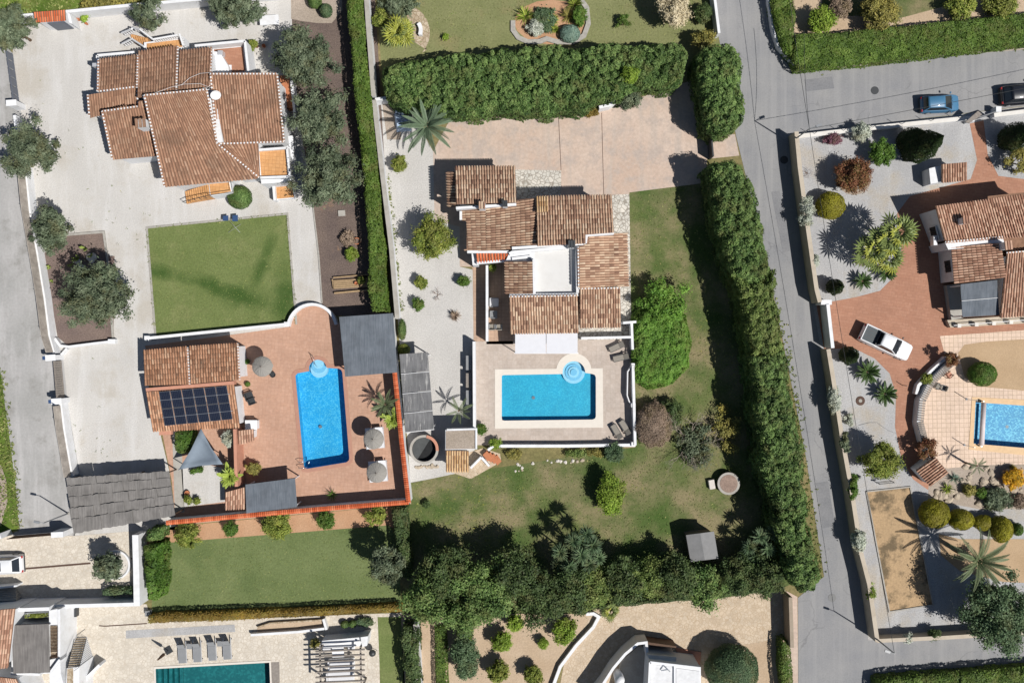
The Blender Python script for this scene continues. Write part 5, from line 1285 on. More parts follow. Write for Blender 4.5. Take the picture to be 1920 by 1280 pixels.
for seg, h in ((((93,1262),(112,1236)),3.1), (((20,1262),(75,1264)),3.0), (((150,1300),(164,1268),(186,1246)),1.2)): parapet(bl, list(seg), 0.2, h, 2.0 if h > 2 else 0)
st = thing('stairway', 'white outdoor stair with a dark metal railing beside the lower left villa', 'stairs', P(155,1230))
for k in range(13):
    y0, xl, xr, z = 1196+k*4.4, 139-k*1.0, 162-k*1.05, .16+.185*k
    o_ = block(st, [(xl,y0),(xr,y0-1),(xr-1,y0+3.4),(xl-1,y0+4.4)], z, 0, 'white_plaster', 'step'); block(o_, [(xl,y0+.2),(xr-1,y0-.8),(xr-2,y0+3.2),(xl-1,y0+4.2)], z+.03, z+.001, 'crazy_wall', 'tread')
    q0 = P(xr, y0, z); MB().tube([q0, (q0[0], q0[1], z+.95)], .018, 5).build('rail_post', 'dark_metal', st)
MB().tube([P(162,1196,1.1), P(149,1248,3.4)], .03, 6).build('handrail', 'dark_metal', st); MB().tube([P(139,1197,1.1), P(127,1250,3.4)], .03, 6).build('handrail', 'dark_metal', st)
block(st, [(125,1252),(149,1249),(148,1310),(123,1310)], 2.5, 0, 'white_plaster', 'landing'); block(st, [(126,1253),(137,1252),(137,1308),(125,1308)], 2.53, 2.501, 'crazy_wall', 'tread')
# dark carport steps at the left edge
se = thing('stairway', 'dark shaded steps at the left edge below the white car', 'stairs', P(15,1118))
for k in range(6): block(se, [(-30,1104+k*4),(30,1101+k*4),(30,1105+k*4),(-30,1108+k*4)], 0.15*k+0.1, 0, 'old_concrete', 'step')
parapet(se, [(-30,1104),(31,1098)], 0.14, 1.0, 0, name='side_wall')

# ---- bottom house ----------------------------------------------------------
bh = thing('villa', 'white flat roofed villa behind a curved wall at the bottom edge', 'house', P(1245,1270))
block(bh, [(1219,1240),(1314,1252),(1316,1400),(1210,1400)], 3.4, 0, 'white_plaster', 'wall'); block(bh, [(1221,1245),(1264,1250),(1264,1400),(1214,1400)], 3.43, 3.401, 'roof_white', 'roof_panel')
block(bh, [(1268,1252),(1312,1258),(1314,1400),(1268,1400)], 3.46, 3.401, 'roof_white', 'roof_panel')
parapet(bh, [(1219,1241),(1314,1252)], 0.18, 3.7, 3.3); parapet(bh, [(1219,1241),(1211,1400)], 0.18, 3.7, 3.3); parapet(bh, [(1265,1247),(1265,1400)], 0.12, 3.6, 3.3)
block(bh, [(1214,1226),(1268,1231),(1268,1246),(1219,1242)], 2.4, 0, 'warm_plaster', 'wall')
parapet(bh, [(1110,1310),(1132,1280),(1150,1252),(1172,1226),(1196,1206),(1212,1204),(1214,1228)], 0.22, 1.9, 0)
block(bh, [(1165,1240),(1196,1212),(1212,1212),(1212,1400),(1120,1400)], 0.6, 0, 'old_concrete', 'court_floor')
parapet(bh, [(1212,1205),(1268,1213)], 0.2, 1.6, 0, 'wood_dark', 'screen'); block(bh, [(1268,1214),(1315,1222),(1312,1250),(1270,1246)], 0.12, 0, 'salmon', 'porch_floor')
MB().tube([P(1240,1256,3.55), P(1252,1254,3.9), P(1256,1258,3.5)], 0.05, 6).build('vent_pipe', 'steel', bh)
q = P(1163,1278,2.6); MB().lathe(q[0], q[1], [(0.35,0.5),(0.4,1.2),(0.42,2.2),(0.3,2.5),(0.05,2.6)], 16).build('water_heater', 'white_paint', bh, True)
# grey shed
sh = thing('garden_shed', 'grey gabled garden shed on the lower lawn', 'shed', P(1315,1025))
c = Z23((1305,170),(1412,157),(1515,143),(1548,345),(1446,358),(1340,372)); zs = (1.8,2.15,1.8,1.8,2.15,1.8); q = [Vector(P(x, y, z)) for (x, y), z in zip(c, zs)]
for a in ((0,1,4,5),(1,2,3,4)): MB().slab([q[i] for i in a], 0.06).build('roof', 'grey_roofing', sh)
w_ = offset_poly([(p.x, p.y) for p in q], -0.15); MB().prism(w_, 0, [z-.1 for z in zs]).build('wall', 'shed_wall', sh)

# ================================================================== VEGETATION
# ---- hedges
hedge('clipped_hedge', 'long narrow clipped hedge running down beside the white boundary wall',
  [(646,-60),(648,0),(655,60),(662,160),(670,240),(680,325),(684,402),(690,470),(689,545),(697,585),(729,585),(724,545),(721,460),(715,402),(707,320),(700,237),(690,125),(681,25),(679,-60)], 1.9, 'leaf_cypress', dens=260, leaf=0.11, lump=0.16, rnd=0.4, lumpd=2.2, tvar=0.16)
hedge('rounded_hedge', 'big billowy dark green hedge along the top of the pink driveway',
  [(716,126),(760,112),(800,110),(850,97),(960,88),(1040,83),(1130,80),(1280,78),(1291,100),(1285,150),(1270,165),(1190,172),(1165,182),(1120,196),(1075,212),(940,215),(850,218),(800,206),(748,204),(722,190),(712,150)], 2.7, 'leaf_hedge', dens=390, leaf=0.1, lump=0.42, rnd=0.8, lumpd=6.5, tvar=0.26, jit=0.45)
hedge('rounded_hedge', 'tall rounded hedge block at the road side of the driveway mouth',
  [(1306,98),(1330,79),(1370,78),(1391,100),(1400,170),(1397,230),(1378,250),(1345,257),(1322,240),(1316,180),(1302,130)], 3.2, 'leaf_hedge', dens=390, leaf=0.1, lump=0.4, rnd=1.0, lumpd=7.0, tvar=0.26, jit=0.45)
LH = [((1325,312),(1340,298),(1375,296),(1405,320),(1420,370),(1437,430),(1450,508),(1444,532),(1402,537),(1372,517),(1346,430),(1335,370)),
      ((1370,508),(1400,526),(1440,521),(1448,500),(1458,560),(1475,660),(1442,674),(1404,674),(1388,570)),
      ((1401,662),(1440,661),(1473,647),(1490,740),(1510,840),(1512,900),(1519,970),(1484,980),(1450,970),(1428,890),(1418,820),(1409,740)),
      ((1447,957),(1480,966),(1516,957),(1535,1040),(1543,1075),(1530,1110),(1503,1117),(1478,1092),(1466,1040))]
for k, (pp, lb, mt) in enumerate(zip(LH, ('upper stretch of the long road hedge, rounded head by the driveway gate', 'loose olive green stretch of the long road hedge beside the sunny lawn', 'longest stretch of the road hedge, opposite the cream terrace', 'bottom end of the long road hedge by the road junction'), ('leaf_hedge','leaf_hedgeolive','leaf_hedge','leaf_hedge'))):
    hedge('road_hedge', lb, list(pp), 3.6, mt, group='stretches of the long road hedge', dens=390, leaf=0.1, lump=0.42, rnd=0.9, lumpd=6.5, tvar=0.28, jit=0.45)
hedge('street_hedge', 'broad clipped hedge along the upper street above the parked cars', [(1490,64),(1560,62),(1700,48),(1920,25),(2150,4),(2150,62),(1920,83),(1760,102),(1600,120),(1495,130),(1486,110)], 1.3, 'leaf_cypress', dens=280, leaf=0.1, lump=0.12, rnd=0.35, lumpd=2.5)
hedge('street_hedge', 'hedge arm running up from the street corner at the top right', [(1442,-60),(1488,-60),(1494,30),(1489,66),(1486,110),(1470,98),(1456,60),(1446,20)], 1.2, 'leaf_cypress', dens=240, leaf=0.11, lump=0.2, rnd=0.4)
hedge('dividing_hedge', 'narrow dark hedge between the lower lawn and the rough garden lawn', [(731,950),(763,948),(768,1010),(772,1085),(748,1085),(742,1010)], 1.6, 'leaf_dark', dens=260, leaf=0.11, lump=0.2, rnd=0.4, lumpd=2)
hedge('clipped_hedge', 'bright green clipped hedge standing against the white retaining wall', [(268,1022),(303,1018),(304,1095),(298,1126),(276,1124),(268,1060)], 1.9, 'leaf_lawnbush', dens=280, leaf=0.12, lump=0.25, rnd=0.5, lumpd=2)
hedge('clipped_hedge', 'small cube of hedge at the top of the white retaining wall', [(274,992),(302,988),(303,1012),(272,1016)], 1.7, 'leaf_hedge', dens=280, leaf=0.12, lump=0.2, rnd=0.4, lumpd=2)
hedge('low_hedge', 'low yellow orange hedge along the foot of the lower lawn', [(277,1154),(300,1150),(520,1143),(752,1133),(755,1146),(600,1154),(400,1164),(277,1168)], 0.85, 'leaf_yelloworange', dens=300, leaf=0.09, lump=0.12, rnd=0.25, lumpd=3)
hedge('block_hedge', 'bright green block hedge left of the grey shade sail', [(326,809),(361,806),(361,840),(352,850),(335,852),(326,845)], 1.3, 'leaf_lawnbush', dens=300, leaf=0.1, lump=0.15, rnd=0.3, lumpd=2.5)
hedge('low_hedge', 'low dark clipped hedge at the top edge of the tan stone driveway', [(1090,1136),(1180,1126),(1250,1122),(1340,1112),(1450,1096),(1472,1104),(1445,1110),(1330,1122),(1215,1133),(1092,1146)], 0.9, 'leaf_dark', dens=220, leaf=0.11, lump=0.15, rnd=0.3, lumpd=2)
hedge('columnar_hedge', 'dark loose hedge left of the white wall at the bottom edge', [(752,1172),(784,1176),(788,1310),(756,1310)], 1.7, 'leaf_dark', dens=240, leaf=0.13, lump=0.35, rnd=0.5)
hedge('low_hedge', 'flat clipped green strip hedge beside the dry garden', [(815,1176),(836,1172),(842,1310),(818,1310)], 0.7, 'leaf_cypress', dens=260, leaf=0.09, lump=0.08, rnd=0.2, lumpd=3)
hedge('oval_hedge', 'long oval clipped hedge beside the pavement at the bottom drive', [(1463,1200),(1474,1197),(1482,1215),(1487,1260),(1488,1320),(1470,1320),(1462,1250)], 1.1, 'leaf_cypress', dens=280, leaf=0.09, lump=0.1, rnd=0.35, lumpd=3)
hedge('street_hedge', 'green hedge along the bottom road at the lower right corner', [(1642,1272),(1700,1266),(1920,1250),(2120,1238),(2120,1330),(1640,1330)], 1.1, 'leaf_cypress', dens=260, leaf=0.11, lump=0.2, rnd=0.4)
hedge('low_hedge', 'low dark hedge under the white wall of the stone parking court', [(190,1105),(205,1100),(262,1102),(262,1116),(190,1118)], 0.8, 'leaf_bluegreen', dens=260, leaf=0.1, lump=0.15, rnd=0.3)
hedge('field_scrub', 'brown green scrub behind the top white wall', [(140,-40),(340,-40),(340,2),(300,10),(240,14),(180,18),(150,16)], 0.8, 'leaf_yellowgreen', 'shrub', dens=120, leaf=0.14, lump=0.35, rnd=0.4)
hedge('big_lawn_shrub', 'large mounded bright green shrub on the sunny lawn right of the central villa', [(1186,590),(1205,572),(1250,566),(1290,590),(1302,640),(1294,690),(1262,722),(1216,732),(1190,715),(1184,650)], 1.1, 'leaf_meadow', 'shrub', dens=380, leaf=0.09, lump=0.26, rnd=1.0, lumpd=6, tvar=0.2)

# ---- trees
TREES = [
 ('olive_tree','grey green olive tree at the top of the mulch bed, beside the long hedge',570,108,55,4.2,'leaf_olive',{}),
 ('olive_tree','middle olive tree of the three in the mulch bed beside the long hedge',600,222,50,4.0,'leaf_olive',{}),
 ('olive_tree','lowest olive tree of the three in the mulch bed, above the concrete slab',616,334,55,4.2,'leaf_olive',{}),
 ('olive_tree','olive tree leaning over the lane wall left of the villa',56,286,46,3.6,'leaf_olive',{}),
 ('olive_tree','small olive tree by the lane wall above the cactus bed',96,429,31,3.0,'leaf_olive',{'ry':44}),
 ('olive_tree','large dark olive tree at the foot of the cactus bed',180,550,59,4.4,'leaf_olive',{}),
 ('olive_tree','olive tree at the top left corner beside the gate house',22,54,37,3.4,'leaf_olive',{}),
 ('olive_tree','small loose olive tree at the top white wall',276,28,34,3.0,'leaf_olive',{'gap':0.5}),
 ('olive_tree','broad olive tree at the top edge above the villa terrace',446,20,45,3.4,'leaf_olive',{'ry':34}),
 ('olive_tree','grey green tree at the right end of the lower lawn',722,1060,37,3.6,'leaf_olive',{'gap':0.8}),
 ('olive_tree','olive tree in the round white planter of the parking court',201,1062,27,2.6,'leaf_olive',{}),
 ('garden_tree','dense dark tree at the left end of the bottom tree row',838,1068,50,4.2,'leaf_dark',{}),
 ('garden_tree','dense dark tree second from the left in the bottom row',905,1112,56,4.4,'leaf_hedge',{}),
 ('garden_tree','dark tree spreading over the white wall end at the bottom',800,1125,46,4.0,'leaf_hedge',{}),
 ('garden_tree','dark tree above the dry garden, right of the bottom row',965,1075,46,4.0,'leaf_dark',{}),
 ('garden_tree','dark tree right of the bottom row, behind the spiky yuccas',1010,1118,50,3.6,'leaf_dark',{}),
 ('garden_tree','dark tree in the middle of the bottom row above the dry garden',870,1140,44,3.6,'leaf_hedge',{}),
 ('garden_tree','large blue green tree at the lower right beside the feather palm',1872,1152,62,4.6,'leaf_bluegreen',{}),
 ('garden_tree','bright green young tree at the head of the large lawn shrub',1248,566,44,1.9,'leaf_meadow',{'base':0.05,'ry':38,'gap':0.8}),
 ('blossom_tree','cream blossoming tree at the top edge by the road',1264,14,32,2.6,'leaf_cream',{'ry':38,'base':0.1}),
 ('citrus_tree','round citrus tree on the side gravel left of the central villa',811,447,38,2.8,'leaf_citrus',{'base':0.12}),
 ('citrus_tree','round citrus tree above the metal bench on the right plot',1652,862,36,2.4,'leaf_citrus',{'base':0.12}),
 ('citrus_tree','small yellow green citrus on the side gravel below the feather palm',748,308,16,1.2,'leaf_citrus',{'base':0.1}),
 ('citrus_tree','largest citrus bush under the red capped wall',518,987,27,1.6,'leaf_citrus',{'base':0.1}),
 ('citrus_tree','leftmost citrus bush in the soil strip under the red capped wall',350,1003,24,1.5,'leaf_citrus',{'base':0.1}),
 ('citrus_tree','small dark citrus bush second from the left under the red capped wall',433,991,15,1.1,'leaf_lawnbush',{'base':0.1}),
 ('citrus_tree','small citrus bush right of the largest one under the red capped wall',611,974,18,1.2,'leaf_lawnbush',{'base':0.1}),
 ('citrus_tree','rightmost olive toned bush in the soil strip beside the narrow dark hedge',706,967,22,1.4,'leaf_citrus',{'base':0.1,'gap':0.5}),
 ('citrus_tree','bright citrus in the dry garden beside the curved white kerb',1058,1182,22,1.5,'leaf_bright',{'base':0.1,'ry':28}),
 ('citrus_tree','small seedling citrus in the middle of the dry garden',1019,1206,10,0.8,'leaf_bright',{'base':0.1}),
 ('citrus_tree','yellow green citrus in the dry garden below the tree row',941,1204,20,1.4,'leaf_bright',{'base':0.1}),
 ('citrus_tree','citrus bush at the bottom edge beside the white kerb',1000,1266,19,1.4,'leaf_citrus',{'base':0.1}),
 ('citrus_tree','citrus bush at the bottom edge of the dry garden, left of the kerb',934,1258,22,1.4,'leaf_citrus',{'base':0.1}),
 ('citrus_tree','yellow citrus crown just below the tree row in the dry garden',872,1186,16,1.5,'leaf_bright',{'base':0.1}),
 ('citrus_tree','yellow citrus crown under the right end of the tree row',966,1168,16,1.4,'leaf_bright',{'base':0.1}),
 ('garden_shrub','blue green leafy shrub at the left of the dry garden',872,1228,27,2.0,'leaf_bluegreen',{'ry':44,'base':0.1}),
 ('garden_shrub','bright green oval shrub standing alone on the rough lawn',1145,926,27,1.9,'leaf_bright',{'ry':38,'base':0.05}),
 ('garden_shrub','small bright shrub on the side gravel, upper of two near the path',791,529,13,0.9,'leaf_citrus',{'base':0.05}),
 ('garden_shrub','small green seedling on the side gravel, lower left',784,570,12,0.9,'leaf_lawnbush',{'base':0.05}),
 ('garden_shrub','small green seedling on the side gravel near the terracotta path corner',870,527,11,0.9,'leaf_lawnbush',{'base':0.05}),
 ('garden_shrub','bright yellow green bush in the upper right plot corner',1540,38,27,1.6,'leaf_bright',{'base':0.05}),
 ('garden_shrub','brownish loose shrub in the upper right plot',1650,22,36,2.0,'leaf_yellowgreen',{'base':0.05}),
 ('garden_shrub','green shrub at the top edge of the upper right plot',1805,10,27,1.5,'leaf_citrus',{'base':0.05}),
 ('garden_shrub','yellow green shrub at the top right corner above the street hedge',1880,6,32,1.4,'leaf_citrus',{'base':0.05}),
 ('garden_shrub','dull brown shrub left of the shaded gap in the upper right plot',1578,12,20,1.2,'leaf_dry',{'base':0.05}),
 ('garden_shrub','yellow flowering loose shrub under the road hedge by the round stone table',1362,806,30,1.2,'leaf_yellowgreen',{'ry':52,'base':0.02,'gap':0.35,'dens':0.35}),
 ('garden_shrub','loose grey green shrub under the bare grey tree',1304,838,42,0.9,'leaf_olive',{'ry':46,'gap':0.4,'dens':0.35,'base':0.02}),
 ('garden_shrub','dark green shrub behind the bare grey tree',1262,772,26,1.2,'leaf_dark',{'base':0.05,'gap':0.6}),
 ('garden_shrub','green bush below the white patio wall',1153,848,18,1.0,'leaf_bluegreen',{'base':0.05}),
 ('garden_tree','dark tree closing the bottom row below the spiky yuccas',1062,1108,46,3.4,'leaf_dark',{}),
 ('garden_shrub','low green planting left under the white patio wall',965,852,18,0.5,'leaf_yellowgreen',{'ry':10,'base':0.02,'gap':0.6}),
 ('garden_shrub','low dark planting in the middle under the white patio wall',1080,850,22,0.5,'leaf_hedgeolive',{'ry':9,'base':0.02,'gap':0.7}),
 ('garden_shrub','low mixed planting under the white patio wall beside the green bush',1118,850,18,0.5,'leaf_yellowgreen',{'ry':9,'base':0.02,'gap':0.6}),
 ('garden_shrub','small dark tuft on the rough lawn below the tiled wall corner',799,945,8,0.5,'leaf_dark',{'base':0.05}),
 ('garden_shrub','leafy bush in the bottom row beside the yuccas',1172,1088,42,3.2,'leaf_dark',{'base':0.05}),
 ('garden_shrub','yellowish bush in the bottom row left of the shed',1218,1084,40,2.8,'leaf_hedgeolive',{'base':0.05}),
 ('garden_shrub','dark bush in the bottom row just below the shed',1266,1082,44,3.0,'leaf_dark',{'base':0.05}),
 ('garden_shrub','wide green bush in the bottom row right below the shed',1320,1096,42,2.6,'leaf_hedge',{'base':0.05}),
 ('garden_shrub','round green bush in the bottom row right of the blue tarp',1384,1084,40,2.8,'leaf_dark',{'base':0.05}),
 ('garden_shrub','green bush where the bottom row meets the road hedge',1434,1080,40,3.0,'leaf_dark',{'base':0.05}),
 ('garden_shrub','brown stemmed bush in the bottom row above the small fan palm',1118,1098,42,2.8,'leaf_hedgeolive',{'base':0.05}),
 ('garden_shrub','red leaved round bush on the right plot gravel',1602,330,33,2.2,'leaf_red',{'base':0.05}),
 ('garden_shrub','loose green bush left of the leaning cypresses',1655,287,24,1.6,'leaf_lawnbush',{'base':0.05}),
 ('garden_shrub','low purple bush beside the street wall',1561,262,17,0.8,'leaf_purple',{'base':0.02,'ry':12}),
 ('garden_shrub','silver leaved bush beside the street wall',1614,248,18,1.3,'leaf_silver',{'base':0.05}),
 ('garden_shrub','dark loose shrub at the right edge near the footpath',1912,300,26,1.6,'leaf_yellowgreen',{'base':0.05,'gap':0.5}),
 ('garden_shrub','silver bush spilling over the road wall beside the yellow green ball',1511,400,13,1.7,'leaf_silver',{'ry':30,'base':0.3}),
 ('garden_shrub','small silver bush on the road wall left of the cycads',1526,490,8,1.5,'leaf_silver',{'ry':13,'base':0.4}),
 ('garden_shrub','long silver bush on the road wall opposite the drain cover',1564,752,12,1.6,'leaf_silver',{'ry':26,'base':0.3}),
 ('garden_shrub','grey bush on the road wall left of the citrus tree',1581,830,9,1.6,'leaf_olive',{'ry':22,'base':0.4}),
 ('garden_shrub','green bush on the road wall above the boules court',1597,910,10,1.6,'leaf_lawnbush',{'ry':26,'base':0.4}),
 ('garden_shrub','pale bush on the road wall beside the boules court',1609,1010,13,1.7,'leaf_silver',{'ry':24,'base':0.3}),
 ('garden_shrub','small yellow green bush on the road wall near the junction',1631,1108,8,1.5,'leaf_bright',{'ry':16,'base':0.4}),
 ('garden_shrub','pale bush on the bottom road wall, left one',1702,1196,10,1.0,'leaf_silver',{'base':0.2}),
 ('garden_shrub','dark bush on the bottom road wall, right one',1752,1190,14,1.0,'leaf_dark',{'ry':10,'base':0.2}),
 ('garden_shrub','wispy flowering weed on the gravel beside the long silver bush',1594,786,14,0.6,'leaf_silver',{'gap':0.3,'base':0.02}),
 ('garden_shrub','reddish bush in the planter at the top of the terrace curve',1782,672,17,1.6,'leaf_red',{'gap':0.45,'base':0.05}),
 ('garden_shrub','dark reddish bush beside the diagonal tiled hut',1738,842,21,1.6,'leaf_red',{'gap':0.6,'base':0.05}),
 ('garden_shrub','small green bush in the pale planter by the slatted curve',1738,712,11,1.2,'leaf_citrus',{'base':0.05}),
 ('garden_shrub','orange flowering bush in the rock garden',1902,897,21,0.9,'leaf_flower',{'base':0.02}),
 ('garden_shrub','grey green sprawling shrub in the rock garden',1872,935,26,0.8,'leaf_olive',{'base':0.02}),
 ('garden_shrub','low green cushion shrub in the rock garden, left one',1818,919,12,0.6,'leaf_yellowgreen',{'base':0.02}),
 ('garden_shrub','low dark cushion shrub in the rock garden, middle one',1841,923,11,0.6,'leaf_lawnbush',{'base':0.02}),
 ('garden_shrub','loose brown shrub at the right end of the rock garden',1914,940,14,0.6,'leaf_dry',{'base':0.02}),
 ('garden_shrub','silver shrub beside the tiled portal near the shade sail',432,823,17,1.2,'leaf_silver',{'base':0.05}),
 ('garden_shrub','small olive green potted bush right of the salmon garden wall',474,878,13,1.0,'leaf_yellowgreen',{'base':0.05}),
 ('garden_shrub','small bright bush by the outbuilding steps',929,832,11,0.8,'leaf_bright',{'base':0.05}),
 ('garden_shrub','small green bush inside the patio wall corner',902,805,10,0.9,'leaf_lawnbush',{'base':0.05}),
 ('garden_shrub','small bright bush in the mulch bed below the olive trees',659,476,13,0.8,'leaf_bright',{'base':0.05}),
 ('garden_shrub','brown sprawling shrub in the mulch bed',650,448,16,0.6,'leaf_dry',{'base':0.02,'gap':0.5}),
 ('garden_shrub','small bush in the courtyard beside the red tiled porch',923,501,9,1.0,'leaf_citrus',{'base':0.05}),
 ('garden_shrub','grey bush at the driveway edge beside the curved white wall',1179,186,22,1.5,'leaf_olive',{'base':0.02}),
 ('garden_shrub','orange flecked low bush in front of the curved white wall',1104,208,20,0.8,'leaf_yelloworange',{'ry':10,'base':0.02}),
 ('garden_shrub','bright green sapling poking out of the big billowy hedge',1178,146,17,3.3,'leaf_bright',{'base':0.6}),
 ('garden_shrub','sparse rose bush on the north lawn',1170,42,16,0.8,'leaf_lawnbush',{'gap':0.3,'base':0.02}),
 ('garden_shrub','tiny yellow green bush on the north lawn',836,70,6,0.4,'leaf_bright',{'base':0.02}),
 ('garden_shrub','white flowering bush in the north island bed',1003,52,16,0.7,'leaf_silver',{'base':0.02}),
 ('garden_shrub','flat blue green juniper in the north island bed',1020,38,22,0.5,'leaf_bluegreen',{'ry':28,'base':0.02}),
 ('garden_shrub','yellow green bush at the right of the north island bed',1086,30,13,0.9,'leaf_lawnbush',{'base':0.02,'ry':20}),
 ('garden_shrub','olive bush at the top edge beside the curved stone bench',745,5,34,1.8,'leaf_olive',{'ry':22,'base':0.05}),
 ('garden_shrub','yellow green bush beside the upper boundary wall',714,34,14,1.2,'leaf_citrus',{'ry':18,'base':0.05}),
 ('garden_shrub','two toned bush at the corner between the billowy hedge and the road',1320,72,24,1.6,'leaf_yellowgreen',{'ry':16,'base':0.05}),
 ('garden_shrub','dark bush under the wall at the top of the road',1318,25,16,1.0,'leaf_dark',{'ry':20,'base':0.05}),
 ('garden_shrub','potted shrub pair at the corner of the upper villa terrace',474,85,10,0.7,'leaf_citrus',{'base':0.1}),
 ('garden_shrub','yellow potted cactus bush beside the gate house',159,34,8,0.6,'leaf_bright',{'base':0.1}),
 ('garden_shrub','small potted bush at the foot of the shade sail, left one',361,883,5,0.5,'leaf_lawnbush',{'base':0.1}),
 ('garden_shrub','small potted bush at the foot of the shade sail, right one',374,880,6,0.5,'leaf_lawnbush',{'base':0.1}),
 ('garden_shrub','leafy potted plant in the gravel corner by the thatched carport',351,937,9,0.7,'leaf_citrus',{'base':0.1}),
 ('garden_shrub','second leafy plant in the gravel corner by the tiled ledge',369,938,7,0.6,'leaf_citrus',{'base':0.1}),
 ('garden_shrub','green plant in the pot beside the wooden raised bed',678,525,7,0.7,'leaf_citrus',{'base':0.1}),
 ('garden_shrub','flat green ground shrub beside the outdoor kitchen',684,1166,18,0.4,'leaf_bluegreen',{'ry':9,'base':0.02}),
 ('garden_shrub','potted plant under the pergola slats',590,1205,9,1.0,'leaf_yellowgreen',{'base':0.1}),
]
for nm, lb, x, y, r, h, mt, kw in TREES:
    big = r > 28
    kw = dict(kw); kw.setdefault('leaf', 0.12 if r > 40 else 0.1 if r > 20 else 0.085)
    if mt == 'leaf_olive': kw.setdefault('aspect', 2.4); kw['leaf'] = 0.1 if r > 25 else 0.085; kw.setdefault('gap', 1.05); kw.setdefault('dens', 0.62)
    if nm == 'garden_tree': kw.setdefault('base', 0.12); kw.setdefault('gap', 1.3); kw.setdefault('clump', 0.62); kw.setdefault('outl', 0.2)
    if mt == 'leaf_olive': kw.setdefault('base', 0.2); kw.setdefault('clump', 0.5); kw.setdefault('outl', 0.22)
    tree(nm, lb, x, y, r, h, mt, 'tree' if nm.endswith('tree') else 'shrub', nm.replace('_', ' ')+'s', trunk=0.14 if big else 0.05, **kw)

# ---- clipped domes, balls and cones
DOMES = [
 ('round dark topiary dome beside the south stair of the upper villa',449,370,23,22,1.1,'leaf_hedge'),
 ('clipped dark green ball at the top of the mulch bed',590,2,13,14,0.9,'leaf_hedge'),
 ('blue green ball beside the top of the mulch bed',611,20,12,13,0.9,'leaf_bluegreen'),
 ('yellow green clipped ball beside the road wall',1558,385,27,26,1.5,'leaf_yellow'),
 ('green ball on the sand bed beside the cream terrace',1843,701,26,23,1.4,'leaf_lawnbush'),
 ('large yellow topiary ball at the end of the topiary row',1753,963,28,27,1.7,'leaf_yellow'),
 ('yellow topiary ball second in the topiary row',1803,974,23,20,1.5,'leaf_yellow'),
 ('low green topiary ball in the middle of the topiary row',1845,980,20,15,1.0,'leaf_yellow'),
 ('tall yellow topiary ball right of the middle in the topiary row',1878,992,20,25,1.6,'leaf_yellow'),
 ('small dark green topiary ball at the right end of the topiary row',1908,992,10,12,0.9,'leaf_lawnbush'),
 ('huge smooth dark green topiary dome at the bottom edge',1373,1256,49,46,2.6,'leaf_bluegreen'),
 ('silver blue ball in the north island bed',1069,63,19,17,0.8,'leaf_aloe'),
 ('small dark ball beside the outdoor kitchen, left one',646,1170,8,7,0.5,'leaf_hedge'),
 ('small dark ball beside the outdoor kitchen, right one',661,1169,8,7,0.5,'leaf_hedge'),
 ('clipped oval bush against the boundary wall beside the dark reed pergola',754,618,8,20,1.0,'leaf_hedge'),
 ('small round bush above the four panel reed carport',757,655,12,11,0.9,'leaf_citrus'),
 ('small ball shrub on the pink terrace beside the straw parasol',463,678,5,5,0.4,'leaf_lawnbush'),
 ('tiny ball shrub by the pool house wall',464,720,5,5,0.35,'leaf_lawnbush'),
 ('grey brown twiggy dome of bare branches beside the white patio wall',1226,796,34,42,1.5,'leaf_dry'),
]
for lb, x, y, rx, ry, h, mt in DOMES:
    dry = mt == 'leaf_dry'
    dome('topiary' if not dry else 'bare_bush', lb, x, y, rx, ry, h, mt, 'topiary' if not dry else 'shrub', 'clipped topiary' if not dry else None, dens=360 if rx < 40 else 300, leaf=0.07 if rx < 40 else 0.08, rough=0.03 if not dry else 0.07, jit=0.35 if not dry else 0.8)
def cone(label, bx, by, r, h, mt, mid=0.3, name='cypress', cat='tree', rough=0.08):
    h *= VS; x, y, _ = P(bx, by); o = thing(name, label, cat, (x, y, 0), 'cypresses and cones'); r /= PX; n = int(520*r*h*3.2)
    t = rng.uniform(0, 1, n)**0.8; rad = np.where(t < mid, r*(0.72+0.28*t/mid), r*(1-((t-mid)/(1-mid))**1.5)); a = rng.uniform(0, 2*math.pi, n)
    k = rad*(1+rough*np.sin(a*5+t*13)+rng.normal(0, rough*0.6, n)); C = np.c_[x+np.cos(a)*k, y+np.sin(a)*k, 0.05+t*h]
    nr = unit(np.c_[np.cos(a), np.sin(a), np.full(n, 0.5)]+rng.normal(0, 0.35, (n,3)))
    leaves('foliage', C, nr, 0.09, 0.5+rng.normal(0, 0.2, n), mt, o)
    m = MB(); m.lathe(x, y, [(r*0.5, 0.02), (r*0.82, h*mid), (r*0.6, h*0.6), (0.04, h*0.92)], 12, 0.3); m.build('inner_growth', mt, o)
    MB().tube([(x, y, -.02), (x, y, h*.3)], 0.08, 6).build('trunk', 'bark', o)
cone('tall leaning dark cypress on the right plot gravel', 1706, 285, 26, 4.6, 'leaf_darkcone')
cone('shorter dark cypress close against the tall one', 1694, 268, 20, 3.0, 'leaf_darkcone')
cone('dark cypress at the right edge near the pedestrian gate', 1886, 264, 24, 3.4, 'leaf_darkcone')
cone('small dark cone conifer beside the road wall above the driveway', 1559, 539, 14, 1.9, 'leaf_darkcone', name='cone_conifer')
cone('small dark cone conifer below the driveway mouth', 1584, 666, 16, 2.1, 'leaf_darkcone', name='cone_conifer')

